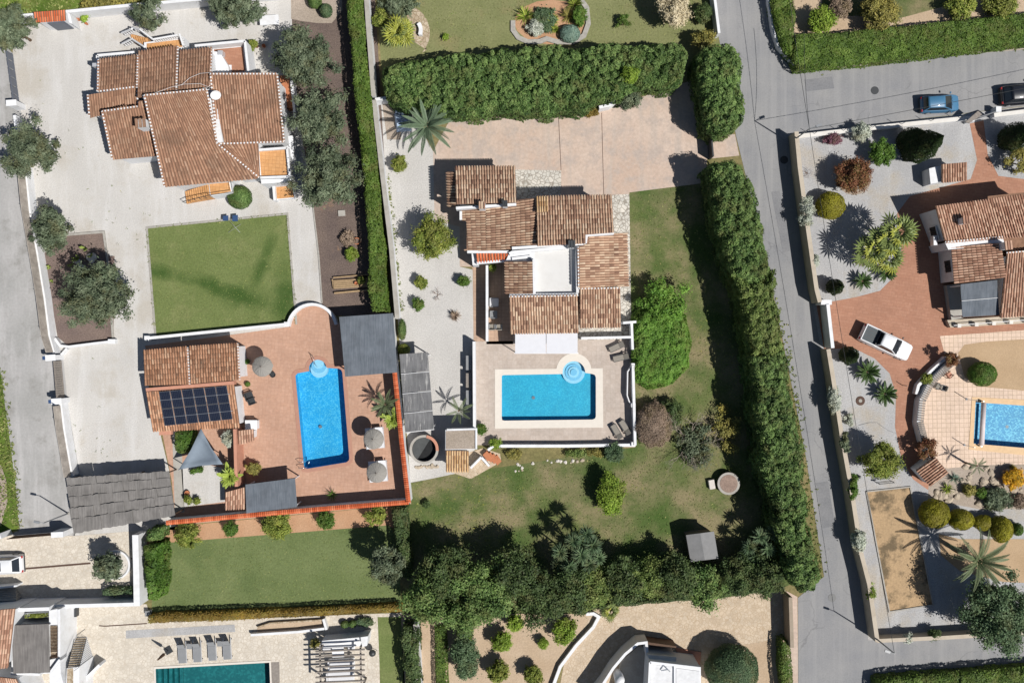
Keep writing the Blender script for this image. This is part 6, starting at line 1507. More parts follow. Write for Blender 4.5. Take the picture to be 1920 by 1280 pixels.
# ---- rosettes
SPK = [
 ('yellow green yucca at the left of the north island bed',985,28,22,0.9,'leaf_yucca',90),
 ('yellow green yucca in the middle of the north island bed',1036,36,15,0.8,'leaf_yucca',70),
 ('bronze green yucca in the north island bed',1066,28,18,0.9,'leaf_yellowgreen',90),
 ('tall yellow green yucca at the top of the north island bed',1078,6,20,1.1,'leaf_yucca',90),
 ('small yucca at the foot of the north island bed',1040,54,11,0.6,'leaf_yucca',50),
 ('blue green agave in the rock garden beside the diagonal hut',1791,897,14,0.6,'leaf_aloe',50),
 ('yellow green aloe in the rock garden below the diagonal hut',1778,916,14,0.6,'leaf_yucca',60),
 ('dry straw coloured clump on the side gravel',853,592,14,0.6,'leaf_dry',70),
 ('dark spiky plant on the pink terrace above the tiled wall',622,927,15,0.9,'leaf_lawnbush',26),
 ('small orange green succulent at the top of the rock garden',1898,876,8,0.4,'leaf_yellowgreen',40),
]
for lb, x, y, r, h, mt, n in SPK: spiky('spiky_plant', lb, x, y, r, h, mt, n, 'plant', 'spiky plants')
def yucca(label, px, py, heads, mt='leaf_bluegreen'):
    x, y, _ = P(px, py); o = thing('yucca_clump', label, 'shrub', (x, y, 0), 'yucca clumps'); V, F, T = [], [], []; st = MB()
    for hx, hy, hz, L in heads:
        hz *= VS; X, Y, Z = P(hx, hy, hz); st.tube([(x+(X-x)*.3, y+(Y-y)*.3, -.02), (X, Y, hz*.6), (X, Y, hz)], [0.09, 0.07, 0.05], 6); tk = random.gauss(0, .15)
        for i in range(120):
            a = random.uniform(0, 2*math.pi); e = random.uniform(-0.5, 1.2); d = Vector((math.cos(a)*math.cos(e), math.sin(a)*math.cos(e), math.sin(e))); s = Vector((-math.sin(a), math.cos(a), 0)); b = len(V); l = L*random.uniform(.75, 1.1)
            p = Vector((X, Y, Z))
            for t, w in ((0.05, .025), (0.5, .042), (1.0, .004)): q = p+d*l*t+Vector((0,0,-.18*l*t*t)); V += [q-s*w, q+s*w]
            for k in range(2): F.append([b+2*k, b+2*k+1, b+2*k+3, b+2*k+2]); T.append(min(1, max(0, random.gauss(.5+tk, .2))))
    np_mesh('foliage', V, F, T, mt, o); st.build('stem', 'bark', o)
yucca('tall spiky yucca clump in the bottom tree row, casting a big shadow on the lawn', 1075, 1045, [(1050,1035,2.4,0.8),(1075,1015,2.8,0.9),(1100,1000,2.9,0.85),(1112,1022,2.6,0.85),(1090,1040,2.9,0.9),(1068,1062,2.4,0.8),(1105,1058,2.5,0.85),(1088,1078,2.0,0.8),(1122,1045,2.2,0.75),(1047,1058,1.9,0.7),(1120,1075,1.8,0.7)])
yucca('spiky yucca clump beside the shed under the road hedge', 1418, 1020, [(1405,1025,1.9,0.75),(1425,1005,2.2,0.8),(1440,1030,2.0,0.8),(1415,1045,1.7,0.7),(1446,1000,2.2,0.75),(1398,1040,1.5,0.65)])

# ---- palms: every frond an object
FR = [frond_mesh('frond', 2.6, d, 'palm_grey', 34, 0.34, 0.3, 0.05) for d in (0.35, 0.5, 0.7)]
FR2 = [frond_mesh('frond', 2.7, d, 'palm_green', 34, 0.32, 0.3, 0.05) for d in (0.35, 0.5, 0.75)]
FRs = [frond_mesh('frond', 1.3, d, 'palm_green', 24, 0.22, 0.35, 0.03) for d in (0.5, 0.8)]
CY = [frond_mesh('frond', 1.05, d, 'cycad_green', 26, 0.2, 0.4, 0.035) for d in (0.5, 0.75)]
FN = [fan_mesh('fan_leaf', 1.6, 'fan_green', 11), fan_mesh('fan_leaf', 1.35, 'fan_yellow', 11), fan_mesh('fan_leaf', 1.5, 'fan_green', 11)]
FNY = [fan_mesh('fan_leaf', 1.6, 'fan_yellow', 11), fan_mesh('fan_leaf', 1.3, 'fan_yellow', 11), fan_mesh('fan_leaf', 1.4, 'fan_green', 11)]
BN = [fan_mesh('leaf', 1.0, 'banana_green', 13, 0.35), frond_mesh('leaf', 1.3, 0.5, 'banana_green', 14, 0.3, 0.5, 0.12)]
def palm(name, label, px, py, zc, meshes, n, t0=0.9, t1=-0.2, tr=0.2, lname='frond', sc=(0.85,1.1)):
    zc *= VS; x, y, _ = P(px, py, zc); o = thing(name, label, 'palm', (x, y, 0), 'palms')
    trunk_mb(x, y, zc, tr, tr*0.8).build('trunk', 'bark', o); rosette(o, meshes, n, zc-0.05, t0, t1, lname, 0.06, sc); return o
palm('feather_palm', 'grey green feather palm at the top left of the pink driveway', 801, 237, 2.2, FR, 22)
palm('feather_palm', 'tall feather palm on the sandy bed beside the large blue green tree', 1835, 1051, 2.8, FR2, 24)
palm('feather_palm', 'small thin feather palm beside the patio wall bins', 860, 770, 1.5, FRs, 9, 0.7, 0.0, 0.07)
palm('feather_palm', 'dark small palm against the tiled wall of the pink terrace', 722, 758, 1.3, FRs, 16, 0.9, -.1, 0.1)
palm('feather_palm', 'small palm at the edge of the rock garden below the cream terrace', 1832, 873, 1.6, FRs, 10, 0.7, -.1, 0.08, 'frond', (0.55,0.7))
palm('banana_plant', 'yellow green banana plant between the shade sail and the tiled ledge', 432, 892, 1.2, BN, 22, 1.1, 0.1, 0.1, 'leaf', (0.8,1.1))
palm('banana_plant', 'green leafy banana plant against the tiled wall of the pink terrace', 735, 784, 1.0, BN, 18, 1.1, 0.1, 0.08, 'leaf', (0.7,0.95))
for lb, x, y, r, n in (('cycad beside the terracotta path below the fan palms',1617,527,0.85,22), ('yellowish cycad close under the fan palms',1661,512,0.9,22), ('upper of two cycads below the white pickup',1626,697,1.12,26), ('lower of two cycads near the drain cover',1659,738,1.05,26)):
    palm('cycad', lb, x, y, 0.35, CY, n, 0.9, 0.05, 0.13, 'frond', (r*0.9, r*1.05))
for lb, x, y, z, n, ms, s in (('fan palm at the left of the fan palm group',1632,470,1.9,16,FN,1.1), ('fan palm at the top right of the fan palm group',1680,436,2.4,18,FN,1.15), ('fan palm in the middle of the fan palm group',1655,452,2.2,15,FN,1.1),
     ('lowest fan palm of the fan palm group',1662,484,1.6,14,FN,1.05), ('bushy yellow green fan palm beside the curved stone bench',748,64,1.4,30,FNY,1.0), ('small grey fan palm on the tan driveway edge',1145,1143,0.6,18,FN,0.6)):
    palm('fan_palm', lb, x, y, z, ms, n, 1.15, -0.15, 0.16, 'fan_leaf', (s*0.85, s*1.1))

# ---- bare trees and twigs
def branchy(name, label, px, py, r, h, mat, levels=4, seed=1, r0=0.07, cat='tree'):
    rd = random.Random(seed); x, y, _ = P(px, py); o = thing(name, label, cat, (x, y, 0)); m = MB(); tw = MB()
    def grow(p, d, L, rad, lv):
        q = p+d*L; q.z = max(q.z, .1); mid = p.lerp(q, .5)+Vector((rd.uniform(-.1,.1), rd.uniform(-.1,.1), rd.uniform(0,.1)))*L
        (m if lv > 1 else tw).tube([p, mid, q], [rad, rad*.8, rad*.6], 5 if lv > 1 else 3)
        if lv > 0:
            for _ in range(rd.choice((2,3,3))):
                nd = (d+Vector((rd.uniform(-.9,.9), rd.uniform(-.9,.9), rd.uniform(-.25,.4)))).normalized(); grow(q, nd, L*rd.uniform(.6,.85), rad*.6, lv-1)
    R_ = r/PX
    for k in range(5):
        a = k*1.256+rd.uniform(-.3,.3); grow(Vector((x, y, 0)), Vector((math.cos(a)*.9, math.sin(a)*.9, h/R_*.6)).normalized(), R_*.36, r0, levels)
    m.build('trunk', mat, o); tw.build('twigs', mat, o)['kind'] = 'stuff'
branchy('bare_tree', 'bare pale grey tree with spreading branches on the lawn right of the patio', 1292, 826, 62, 2.4, 'bark_pale', 5, 3, 0.05)
branchy('bare_shrub', 'leafless small shrub on the side gravel', 821, 553, 14, 0.6, 'twig_brown', 3, 5, 0.02, 'shrub')
branchy('bare_shrub', 'thin leafless shrub beside the road wall at the top of the right plot', 1512, 325, 18, 0.9, 'twig_brown', 3, 8, 0.02, 'shrub')
branchy('bare_shrub', 'leafless brown shrub beside the shed', 1352, 1060, 20, 1.0, 'twig_brown', 3, 9, 0.02, 'shrub')
# cactus group
def cactus(label, px, py, h, n, seed):
    rd = random.Random(seed); x, y, _ = P(px, py); o = thing('cactus', label, 'cactus', (x, y, 0), 'cacti in the mulch bed')
    for k in range(n):
        a = rd.uniform(0, 6.28); d = Vector((math.cos(a)*.45, math.sin(a)*.45, 1)).normalized(); m = MB(); L = h*rd.uniform(.5, 1)
        m.tube([(x, y, 0), tuple(Vector((x, y, 0))+d*L*.5), tuple(Vector((x, y, 0))+d*L*.5+Vector((d.x*.3, d.y*.3, L*.45)))], [.05, .075, .05], 7); m.build('stem', 'cactus_green', o, True)
plain('cactus_green', rgb(128,142,72,1.2), 0.7, 0.2, namt=0.2)
for k, (lb, x, y, h, n) in enumerate((('tall branching cactus nearest the cactus bed corner',163,466,1.1,6), ('branching cactus left of the tallest one',147,485,1.0,6), ('cactus beside the pale stone in the mulch bed',172,478,0.9,4), ('small cactus near the lane wall',94,502,0.5,5), ('tiny cactus low in the bed near the dark olive tree',98,528,0.4,4), ('cactus at the edge of the dark olive crown',136,495,0.7,4))): cactus(lb, x, y, h, n, k)

# ---- grass tufts (uncountable)
def tufts(name, label, px, dens, size, hmax, excl=()):
    poly = P2(px); xs, ys = [p[0] for p in poly], [p[1] for p in poly]; A = abs(sum(poly[i][0]*poly[(i+1) % len(poly)][1]-poly[(i+1) % len(poly)][0]*poly[i][1] for i in range(len(poly))))/2
    q = lumps(int(A*dens), poly, min(xs), min(ys), max(xs), max(ys))
    for e in excl: q = q[~inpoly(q[:,0], q[:,1], P2(e))]
    n = len(q); f = 0.5+0.5*np.sin(q[:,0]*.55+1.3*np.sin(q[:,1]*.4))*np.cos(q[:,1]*.5+np.sin(q[:,0]*.35)); keep = rng.uniform(size=n) < 0.35+0.65*f; q, f = q[keep], f[keep]; n = len(q)
    C = np.c_[q, rng.uniform(0.02, hmax, n)]; nr = unit(np.c_[rng.normal(0, .8, (n,2)), np.full(n, .6)])
    o = leaves(name, C, nr, size, 0.35+0.25*(1-f)+rng.normal(0, .2, n), 'grass_blades', None, 2.2); tag(o, label, 'grass', kind='stuff')
tufts('grass', 'rough grass tufts on the garden lawn of the central villa', [(1184,364),(1320,346),(1345,420),(1420,640),(1440,900),(1480,1050),(1440,1085),(800,1090),(770,960),(772,905),(880,890),(1192,845),(1188,640)], 26, 0.075, 0.025)
tufts('grass', 'short grass tufts on the north lawn', [(760,-30),(1320,-30),(1335,70),(1290,76),(850,92),(770,104)], 16, 0.07, 0.02, [ring_px(1035,40,70,45)])
tufts('grass', 'tall verge grass left of the lane', [(0,690),(13,800),(26,900),(30,985),(-60,985),(-120,640)], 50, 0.14, 0.12)
tufts('grass', 'field grass above the top white wall', [(-60,-40),(600,-40),(410,4),(240,16),(140,26),(20,40),(-60,40)], 50, 0.14, 0.12)
tufts('grass', 'short grass tufts on the court lawn', [(277,429),(537,403),(555,607),(293,630)], 40, 0.06, 0.02)
tufts('grass', 'short grass tufts on the lower lawn', [(304,1019),(728,986),(748,1012),(750,1134),(288,1152)], 40, 0.06, 0.02)
def weeds(label, px_line, n, spread, size):
    a = np.array([P(*p)[:2] for p in px_line]); k = rng.integers(0, len(a)-1, n); t = rng.uniform(0, 1, (n,1)); q = a[k]*(1-t)+a[k+1]*t+rng.normal(0, spread, (n,2))
    cl = q[rng.integers(0, n, n)]*0.6+q*0.4 if False else q; m_ = 5; C = np.repeat(cl, m_, 0)+rng.normal(0, .05, (n*m_, 2))
    C = np.c_[C, rng.uniform(.03, .09, n*m_)]; o = leaves('weeds', C, unit(np.c_[rng.normal(0, .7, (n*m_, 2)), np.full(n*m_, .7)]), size, 0.4+rng.normal(0, .25, n*m_), 'grass_blades', None, 1.8); tag(o, label, 'weeds', kind='stuff')
weeds('weeds and leaf litter along the edges of the main road', [(1452,560),(1490,740),(1512,900),(1540,1080)], 260, .25, .09)
weeds('weeds along the foot of the street hedge', [(1490,132),(1600,120),(1920,88)], 200, .18, .09)
weeds('weeds along the lane edge', [(0,690),(15,800),(28,900),(36,990)], 220, .2, .1)
weeds('weeds along the boundary wall of the side gravel', [(724,320),(742,470),(753,590)], 120, .12, .08)
weeds('leaf litter on the gravel court', [(60,120),(200,380),(250,420),(180,800),(140,860)], 40, 1.2, .05)
weeds('weeds along the edges of the gravel court lawn', [(292,632),(276,428),(538,402),(556,608)], 110, .05, .07)

# ================================================================== VEHICLES
def ring(x, w, zb, zm, zt, tw=0.9):
    return [(x,-w,zb),(x,-w*1.0,zm),(x,-w*tw,zt-.02),(x,-w*tw*.8,zt),(x,w*tw*.8,zt),(x,w*tw,zt-.02),(x,w,zm),(x,w,zb)]
def loft(mb, rings):
    n = len(rings[0]); vs = [p for r_ in rings for p in r_]; fs = [[i*n+k, i*n+(k+1) % n, (i+1)*n+(k+1) % n, (i+1)*n+k] for i in range(len(rings)-1) for k in range(n)]
    fs += [list(range(n))[::-1], list(range((len(rings)-1)*n, len(rings)*n))]; return mb.add(vs, fs)
def car(label, paint, L, Wd, Ht, cab, belt=0.92, pickup=False, roofmat=None, cat='car', roof_glass=False, name='parked_car'):
    """cab: x of windscreen foot, roof front, roof rear, rear window foot (front is +x)"""
    o = thing(name, label, cat); h = L/2; w = Wd/2
    prof = [(-h,.80,.45,.72),(-h+.06,.9,.62,belt-.08),(-h+.35,.98,.66,belt),(-h*.45,1.0,.68,belt),(0.1*h,1.0,.68,belt),(cab[0],1.0,.68,belt-.01),(cab[0]+.25*(h-cab[0]),.98,.66,belt-.05),(h-.35,.93,.62,belt-.14),(h-.1,.82,.56,belt-.26),(h,.62,.45,belt-.42)]
    m = MB(); loft(m, [ring(x, w*k, .22, zm, zt) for x, k, zm, zt in prof]); b = m.build('body', paint, o, True, 0)
    b.modifiers.new('edge', 'EDGE_SPLIT').split_angle = R(40)
    wb, wr = w*.86, w*.68; zb, zr = belt-.02, Ht
    P8 = {'fl':(cab[0],wb,zb),'fr':(cab[0],-wb,zb),'rl':(cab[3],wb*.97,zb),'rr':(cab[3],-wb*.97,zb),'Fl':(cab[1],wr,zr-.04),'Fr':(cab[1],-wr,zr-.04),'Rl':(cab[2],wr*.97,zr-.05),'Rr':(cab[2],-wr*.97,zr-.05)}
    m = MB(); v = [P8[k] for k in ('fl','fr','rl','rr','Fl','Fr','Rl','Rr')]; m.add(v, [[0,1,5,4],[3,2,6,7],[0,4,6,2],[1,3,7,5],[0,2,3,1],[4,5,7,6]]); m.build('cabin', paint, o)
    m = MB(); xm = (cab[1]+cab[2])/2
    loft(m, [[(x, -wr*k, zr-.06), (x, -wr*k*.9, zr-.005+dz), (x, 0, zr+.015+dz), (x, wr*k*.9, zr-.005+dz), (x, wr*k, zr-.06)] for x, k, dz in ((cab[2]-.04,.94,-.03),(cab[2]+.15,1.0,0),(xm,1.03,.01),(cab[1]-.12,1.0,0),(cab[1]+.03,.95,-.03))]); ro = m.build('roof', roofmat or paint, o, True)
    def glass(ks, name, s=.86, push=(0,0,0)):
        q = [Vector(P8[k]) for k in ks]; c = sum(q, Vector())/4; nn = (q[1]-q[0]).cross(q[2]-q[0]).normalized()
        if nn.dot(c-Vector((xm,0,zb))) < 0: nn = -nn
        q = [c+(p-c)*s+nn*.012 for p in q]; g_ = MB(); g_.add(q+[p-nn*.02 for p in q], [[0,1,2,3],[7,6,5,4],[0,4,5,1],[1,5,6,2],[2,6,7,3],[3,7,4,0]]); g_.build(name, 'glass_dark', o)
    glass(('fl','fr','Fr','Fl'), 'windscreen', .93); glass(('rr','rl','Rl','Rr'), 'rear_window', .86); glass(('fl','Fl','Rl','rl'), 'side_window', .84); glass(('fr','rr','Rr','Fr'), 'side_window', .84)
    if roof_glass:
        g_ = MB(); g_.box((cab[1]+xm)/2, 0, zr+.012, (cab[1]-xm)*.75, wr*1.3, .012); g_.build('sunroof', 'glass_dark', o)
    for x in (h-.82, -h+.78):
        for s in (-1, 1):
            m = MB(); m.tube([(x, s*(w-.2), .32), (x, s*(w-.0), .32)], .32, 18); t = m.build('wheel', 'rubber', o); k = MB(); k.tube([(x, s*(w-.02), .32), (x, s*(w+.012), .32)], .19, 14); k.build('rim', 'alu', t)
    for s in (-1, 1):
        m = MB(); loft(m, [[(h-.42, s*w*.6, belt-.36), (h-.42, s*w*.9, belt-.36), (h-.42, s*w*.88, belt-.17), (h-.42, s*w*.6, belt-.15)], [(h-.07, s*w*.5, belt-.44), (h-.12, s*w*.78, belt-.44), (h-.14, s*w*.76, belt-.27), (h-.08, s*w*.5, belt-.27)]]); m.build('headlight', 'lamp_clear', o)
        m = MB(); m.box(-h+.05, s*w*.74, belt-.32, .12, .2, .22); m.build('tail_light', 'lamp_red', o)
        m = MB(); m.box(cab[0]-.12, s*(w+.1), belt-.02, .12, .2, .14); m.build('wing_mirror', paint if paint != 'paint_white' else 'dark_metal', o, False, .03)
    MB().box(-h+.01, 0, .3, .1, Wd*.86, .18).build('bumper', 'dark_metal', o); MB().box(h-.05, 0, .28, .16, Wd*.62, .14).build('bumper', 'dark_metal', o)
    m = MB()
    for k in (-.3, .1, .35): m.tube([(cab[0]+.06, k*w*1.2, belt+.02), (cab[0]-.12, k*w*1.2+.3, belt+.14)], .012, 4)
    m.build('wiper', 'rubber', o)
    if pickup:
        x0, x1 = -h+.1, cab[3]-.12
        m = MB(); m.box((x0+x1)/2, 0, belt+.001, x1-x0, w*1.56, .02); m.build('load_bed', 'bed_cover', o)
        for s in (-1, 1): m = MB(); m.box((x0+x1)/2, s*w*.86, belt, x1-x0+.1, .1, .16); m.build('bed_side', paint, o, False, .03)
        m = MB(); m.box(x0, 0, belt, .1, w*1.7, .16); m.build('tailgate', paint, o, False, .03)
        m = MB(); m.box(x1+.02, 0, belt, .1, w*1.6, .3); m.build('bed_front', 'dark_metal', o)
        for k in range(3): m = MB(); m.box((x0+x1)/2, (k-1)*w*.4, belt+.022, (x1-x0)*.9, .05, .03); m.build('bed_rib', 'dark_metal', o)
    return o
c = car('small blue hatchback parked along the street wall', 'paint_blue', 3.75, 1.66, 1.48, (1.02, 0.12, -1.45, -1.76)); q = P(1762,199); place(c, (q[0]-.25, q[1]+.05, .02), R(3), .87)
c = car('black car parked in front of the blue hatchback, cut by the right edge', 'paint_black', 4.5, 1.84, 1.5, (1.1, 0.2, -1.6, -2.1), roof_glass=True); q = P(1925,180); place(c, (q[0]-.5, q[1], .02), R(5), .9)
c = car('white pickup with an open grey load bed on the terracotta driveway', 'paint_white', 5.3, 1.86, 1.78, (1.3, 0.42, -0.8, -0.98), belt=1.02, pickup=True, cat='pickup', name='pickup_truck'); q = P(1665,642,1.0); place(c, (q[0], q[1], .02), R(-25), .86)
c = car('white car on the stone parking court, cut by the left edge', 'paint_white', 4.3, 1.8, 1.5, (1.05, 0.2, -1.5, -2.0), roof_glass=True); q = P(-5,1061,1.0); place(c, (q[0], q[1], .02), R(183), .9)

# ================================================================== FURNITURE
def lounger(label, px, py, ang, cloth='sling_grey', frame='alu', L=1.9, towel=False, up=35, group='sun loungers', W=.66):
    """flat part along +x, raised back at -x end"""
    o = thing('sun_lounger', label, 'sun lounger', (0,0,0), group); z = .34
    for s in (-1, 1): MB().box(0, s*W/2, z-.04, L, .05, .06).build('side_rail', frame, o)
    for x in (-L*.38, L*.42):
        for s in (-1, 1): MB().box(x, s*W/2, 0, .05, .05, z).build('leg', frame, o)
    m = MB(); m.box(L*.16, 0, z+.021, L*.66, W-.06, .05); m.build('seat', 'towel_white' if towel else cloth, o, False, .02)
    x0 = -L*.175; c_, s_ = math.cos(R(up)), math.sin(R(up)); l = L*.36; m = MB()
    m.add([(x0,-W/2+.03,z+.03),(x0,W/2-.03,z+.03),(x0-l*c_,W/2-.03,z+.03+l*s_),(x0-l*c_,-W/2+.03,z+.03+l*s_)]+[(x0,-W/2+.03,z+.09),(x0,W/2-.03,z+.09),(x0-l*c_+.02,W/2-.03,z+.09+l*s_),(x0-l*c_+.02,-W/2+.03,z+.09+l*s_)],
          [[0,1,2,3],[7,6,5,4],[0,4,5,1],[1,5,6,2],[2,6,7,3],[3,7,4,0]]); m.build('backrest', 'towel_white' if towel else cloth, o)
    q = P(px, py, .35); return place(o, (q[0], q[1], .03), ang)
lounger('upper grey lounger of the pair at the patio top right', 1156, 650, R(205), 'sling_taupe', 'dark_metal', 1.35, W=.5)
lounger('lower grey lounger of the pair at the patio top right', 1164, 670, R(193), 'sling_taupe', 'dark_metal', 1.35, W=.5)
lounger('left grey lounger of the pair in the patio bottom right corner', 1156, 809, R(120), 'sling_taupe', 'dark_metal', 1.35, W=.5)
lounger('right grey lounger of the pair in the patio bottom right corner', 1172, 801, R(123), 'sling_taupe', 'dark_metal', 1.35, W=.5)
for k, (x, y, lb) in enumerate(((342,1222,'leftmost of four grey loungers by the dark green pool, beside the folded parasol'), (370,1220,'second from the left of four grey loungers by the dark green pool'), (398,1217,'third from the left of four grey loungers by the dark green pool'), (426,1215,'rightmost of four grey loungers by the dark green pool'))):
    lounger(lb, x, y, R(-87), 'sling_grey', 'alu', 1.85, up=42)
for x, y, lb in ((694,822,'white towelled lounger left under the upper of two straw parasols'), (712,820,'white towelled lounger right under the upper of two straw parasols'), (700,884,'white towelled lounger left under the lower of two straw parasols'), (718,882,'white towelled lounger right under the lower of two straw parasols')):
    lounger(lb, x, y, R(-86), 'sling_grey', 'alu', 1.8, True, 20, W=.72)
def parasol(label, px, py, r, z):
    x, y, _ = P(px, py, z); o = thing('straw_parasol', label, 'parasol', (x, y, 0), 'straw parasols'); r /= PX
    n = 40; V, F, T = [(x, y, z+.28)], [], []
    for k, (rr, zz) in enumerate(((.12, z+.24), (.5, z+.1), (.86, z-.06), (1.0, z-.16))):
        for i in range(n): a = 2*math.pi*i/n; q = r*rr*(1+random.uniform(-.012,.012)); V.append((x+q*math.cos(a), y+q*math.sin(a), zz+random.uniform(-.02,.02)))
    F = [[0, 1+i, 1+(i+1) % n] for i in range(n)]+[[1+k*n+i, 1+(k+1)*n+i, 1+(k+1)*n+(i+1) % n, 1+k*n+(i+1) % n] for k in range(3) for i in range(n)]
    m = MB(); m.add(V, F); m.build('canopy', 'straw_radial', o)
    m = MB()
    for i in range(110):   # straw fringe
        a = random.uniform(0, 2*math.pi); r0, r1 = r*random.uniform(.1,.85), 0; r1 = min(r*1.03, r0+random.uniform(.25,.5)); zz = lambda q: z+.28-.44*(q/r)**1.0+.02; w = .02
        m.add([(x+r0*math.cos(a-w/r0*.5), y+r0*math.sin(a-w/r0*.5), zz(r0)), (x+r0*math.cos(a+w/r0*.5), y+r0*math.sin(a+w/r0*.5), zz(r0)), (x+r1*math.cos(a+.012), y+r1*math.sin(a+.012), zz(r1)+.01), (x+r1*math.cos(a-.012), y+r1*math.sin(a-.012), zz(r1)+.01)], [[0,1,2,3]])
    m.build('straw', 'straw_parasol', o)
    MB().tube([(x, y, 0), (x, y, z+.38)], [.035, .03], 8).build('pole', 'wood_dark', o); MB().cyl(x, y, .02, .12, .28, .24).build('base', 'old_concrete', o)
def radialmat():
    m_, nt, b = newmat('straw_radial'); co = coords(nt); sep = N(nt, 'ShaderNodeSeparateXYZ'); nt.links.new(co, sep.inputs[0]); at = N(nt, 'ShaderNodeMath', operation='ARCTAN2'); nt.links.new(sep.outputs[1], at.inputs[0]); nt.links.new(sep.outputs[0], at.inputs[1])
    cx = N(nt, 'ShaderNodeCombineXYZ'); nt.links.new(at.outputs[0], cx.inputs[0]); f = noise(nt, cx.outputs[0], 14, 3, .7); c_ = ramp(nt, f, [(.3, rgb(132,128,122)), (.7, rgb(176,172,164))]); nt.links.new(c_, b.inputs['Base Color']); b.inputs['Roughness'].default_value = .95; bump(nt, b, f, .6, .04)
radialmat()
parasol('grey straw parasol beside the pool house', 491, 687, 18.5, 2.5)
parasol('upper of two grey straw parasols right of the long blue pool', 700, 823, 18.5, 2.5)
parasol('lower of two grey straw parasols right of the long blue pool', 706, 886, 18.5, 2.5)
# folded parasol by the dark pool
q = P(316,1218); o = thing('folded_parasol', 'folded dark parasol standing left of the four loungers', 'parasol', q)
MB().tube([q, (q[0], q[1], 2.3)], .03, 8).build('pole', 'dark_metal', o); MB().lathe(q[0], q[1], [(.05,1.0),(.14,1.1),(.12,1.6),(.05,2.35)], 10).build('canopy', 'wood_dark', o); MB().box(q[0], q[1], 0, .6, .6, .08, R(30)).build('base', 'dark_metal', o)
for x, y, lb in ((355,1211,'small grey side table between the two left loungers'), (412,1206,'small grey side table between the two right loungers')):
    a = P(x, y, .4); o = thing('side_table', lb, 'table', (a[0], a[1], 0), 'side tables'); MB().box(a[0], a[1], .38, .45, .45, .04).build('top', 'sling_grey', o)
    for sx in (-1, 1):
        for sy in (-1, 1): MB().box(a[0]+sx*.18, a[1]+sy*.18, 0, .04, .04, .38).build('leg', 'alu', o)
def armchair(label, px, py, ang, mat='sling_grey', frame='grey_metal', s=.62, group='terrace chairs'):
    o = thing('armchair', label, 'chair', (0,0,0), group)
    MB().box(0, 0, .36, s, s, .08).build('seat', mat, o, False, .02); MB().box(-s/2, 0, .38, .08, s, .42).build('backrest', mat, o, False, .02)
    for k in (-1, 1): MB().box(0, k*s/2, .58, s, .06, .05).build('armrest', frame, o)
    for a in (-1, 1):
        for b_ in (-1, 1): MB().box(a*s*.44, b_*s*.46, 0, .05, .05, .6 if True else .4).build('leg', frame, o)
    q = P(px, py, .4); return place(o, (q[0], q[1], .03), ang)
armchair('grey armchair nearest the top of the shaded court', 927, 567, R(0), 'cushion_white', s=.72); armchair('grey armchair in the middle of the shaded court', 926, 590, 0, s=.6)
armchair('left of two pale chairs at the foot of the shaded court', 923, 613, R(90), 'sling_taupe', s=.48); armchair('right of two pale chairs at the foot of the shaded court', 936, 613, R(90), 'sling_taupe', s=.48)
armchair('left dark garden chair on the cream terrace', 1757, 724, R(-30), 'sling_taupe', 'dark_metal', .42); armchair('right dark garden chair on the cream terrace', 1768, 727, R(160), 'sling_taupe', 'dark_metal', .42)
armchair('dark folding chair by the pool house wall, upper', 468, 742, R(20), 'dark_metal', 'dark_metal', .6); armchair('dark folding chair by the pool house wall, lower', 473, 752, R(20), 'dark_metal', 'dark_metal', .5)
armchair('terracotta toned chair at the top of the cream terrace', 1779, 702, R(40), 'salmon', 'wood_dark', .45)
# sunlit table beside the pool house
q = P(472,796,.7); o = thing('bar_counter', 'white counter block beside the pool house wall', 'counter', (q[0], q[1], 0)); MB().box(q[0], q[1], 0, .9, .7, .85).build('base', 'white_plaster', o); MB().box(q[0], q[1], .851, 1.0, .8, .05).build('top', 'white_paint', o)
# planters outside the patio wall
for k, (y, lb) in enumerate(((680,'top grey bin box against the patio wall'), (713,'middle brown grey bin box against the patio wall'), (745,'lowest grey bin box against the patio wall'))):
    q = P(879, y, .9); o = thing('bin_box', lb, 'bin', (q[0], q[1], 0), 'bin boxes'); MB().box(q[0], q[1], 0, .42, 1.15, .85).build('body', 'old_concrete' if k != 1 else 'wood_grey', o); MB().box(q[0], q[1], .851, .48, 1.22, .05).build('lid', 'sling_grey' if k != 1 else 'wood_grey', o)
# round tank
x, y, _ = P(797,840); o = thing('round_tank', 'round concrete water tank with a black net cover and a pink rim patch', 'water tank', (x, y, 0))
m = MB(); m.lathe(x, y, [(1.22,0),(1.22,.9),(1.02,.9),(1.02,.1)], 40, capb=False, capt=False); m.build('ring_wall', 'old_concrete', o); MB().cyl(x, y, .1, .35, 1.01, n=40).build('net_cover', 'net_black', o)
m = MB(); m.add([(x+1.0*math.cos(a), y+1.0*math.sin(a), .62) for a in [R(60+i*11) for i in range(17)]], [list(range(17))]); sm = m.build('folded_net', 'net_grey', o); sm.modifiers.new('thick', 'SOLIDIFY').thickness = .03
m = MB(); pts = [(r_*math.cos(R(a)), r_*math.sin(R(a))) for r_, rg in ((1.24, range(-5, 85, 6)), (1.0, range(79, -10, -6))) for a in rg]; m.prism([(x+a, y+b) for a, b in pts], .901, .95); m.build('rim_patch', 'salmon', o)
# round stone table
surf('bare_dark', rgb(150,128,116), rgb(166,144,130), 1.5, 8, 0.3)
x, y, _ = P(1366,906,.6); o = thing('stone_table', 'round stone table under the road hedge', 'table', (x, y, 0)); MB().cyl(x, y, .55, .68, .95, n=36).build('top', 'old_concrete', o); MB().cyl(x, y, .681, .70, .75, n=36).build('inlay', 'bare_dark', o); MB().cyl(x, y, 0, .55, .4, n=20).build('pedestal', 'old_concrete', o)
o = MB().box(*P(1335,908,.4)[:2], 0, .5, .8, .4, R(10)).build('stone_bench', 'rock_white', None, False, .04); tag(o, 'white stone block seat left of the round stone table', 'bench')
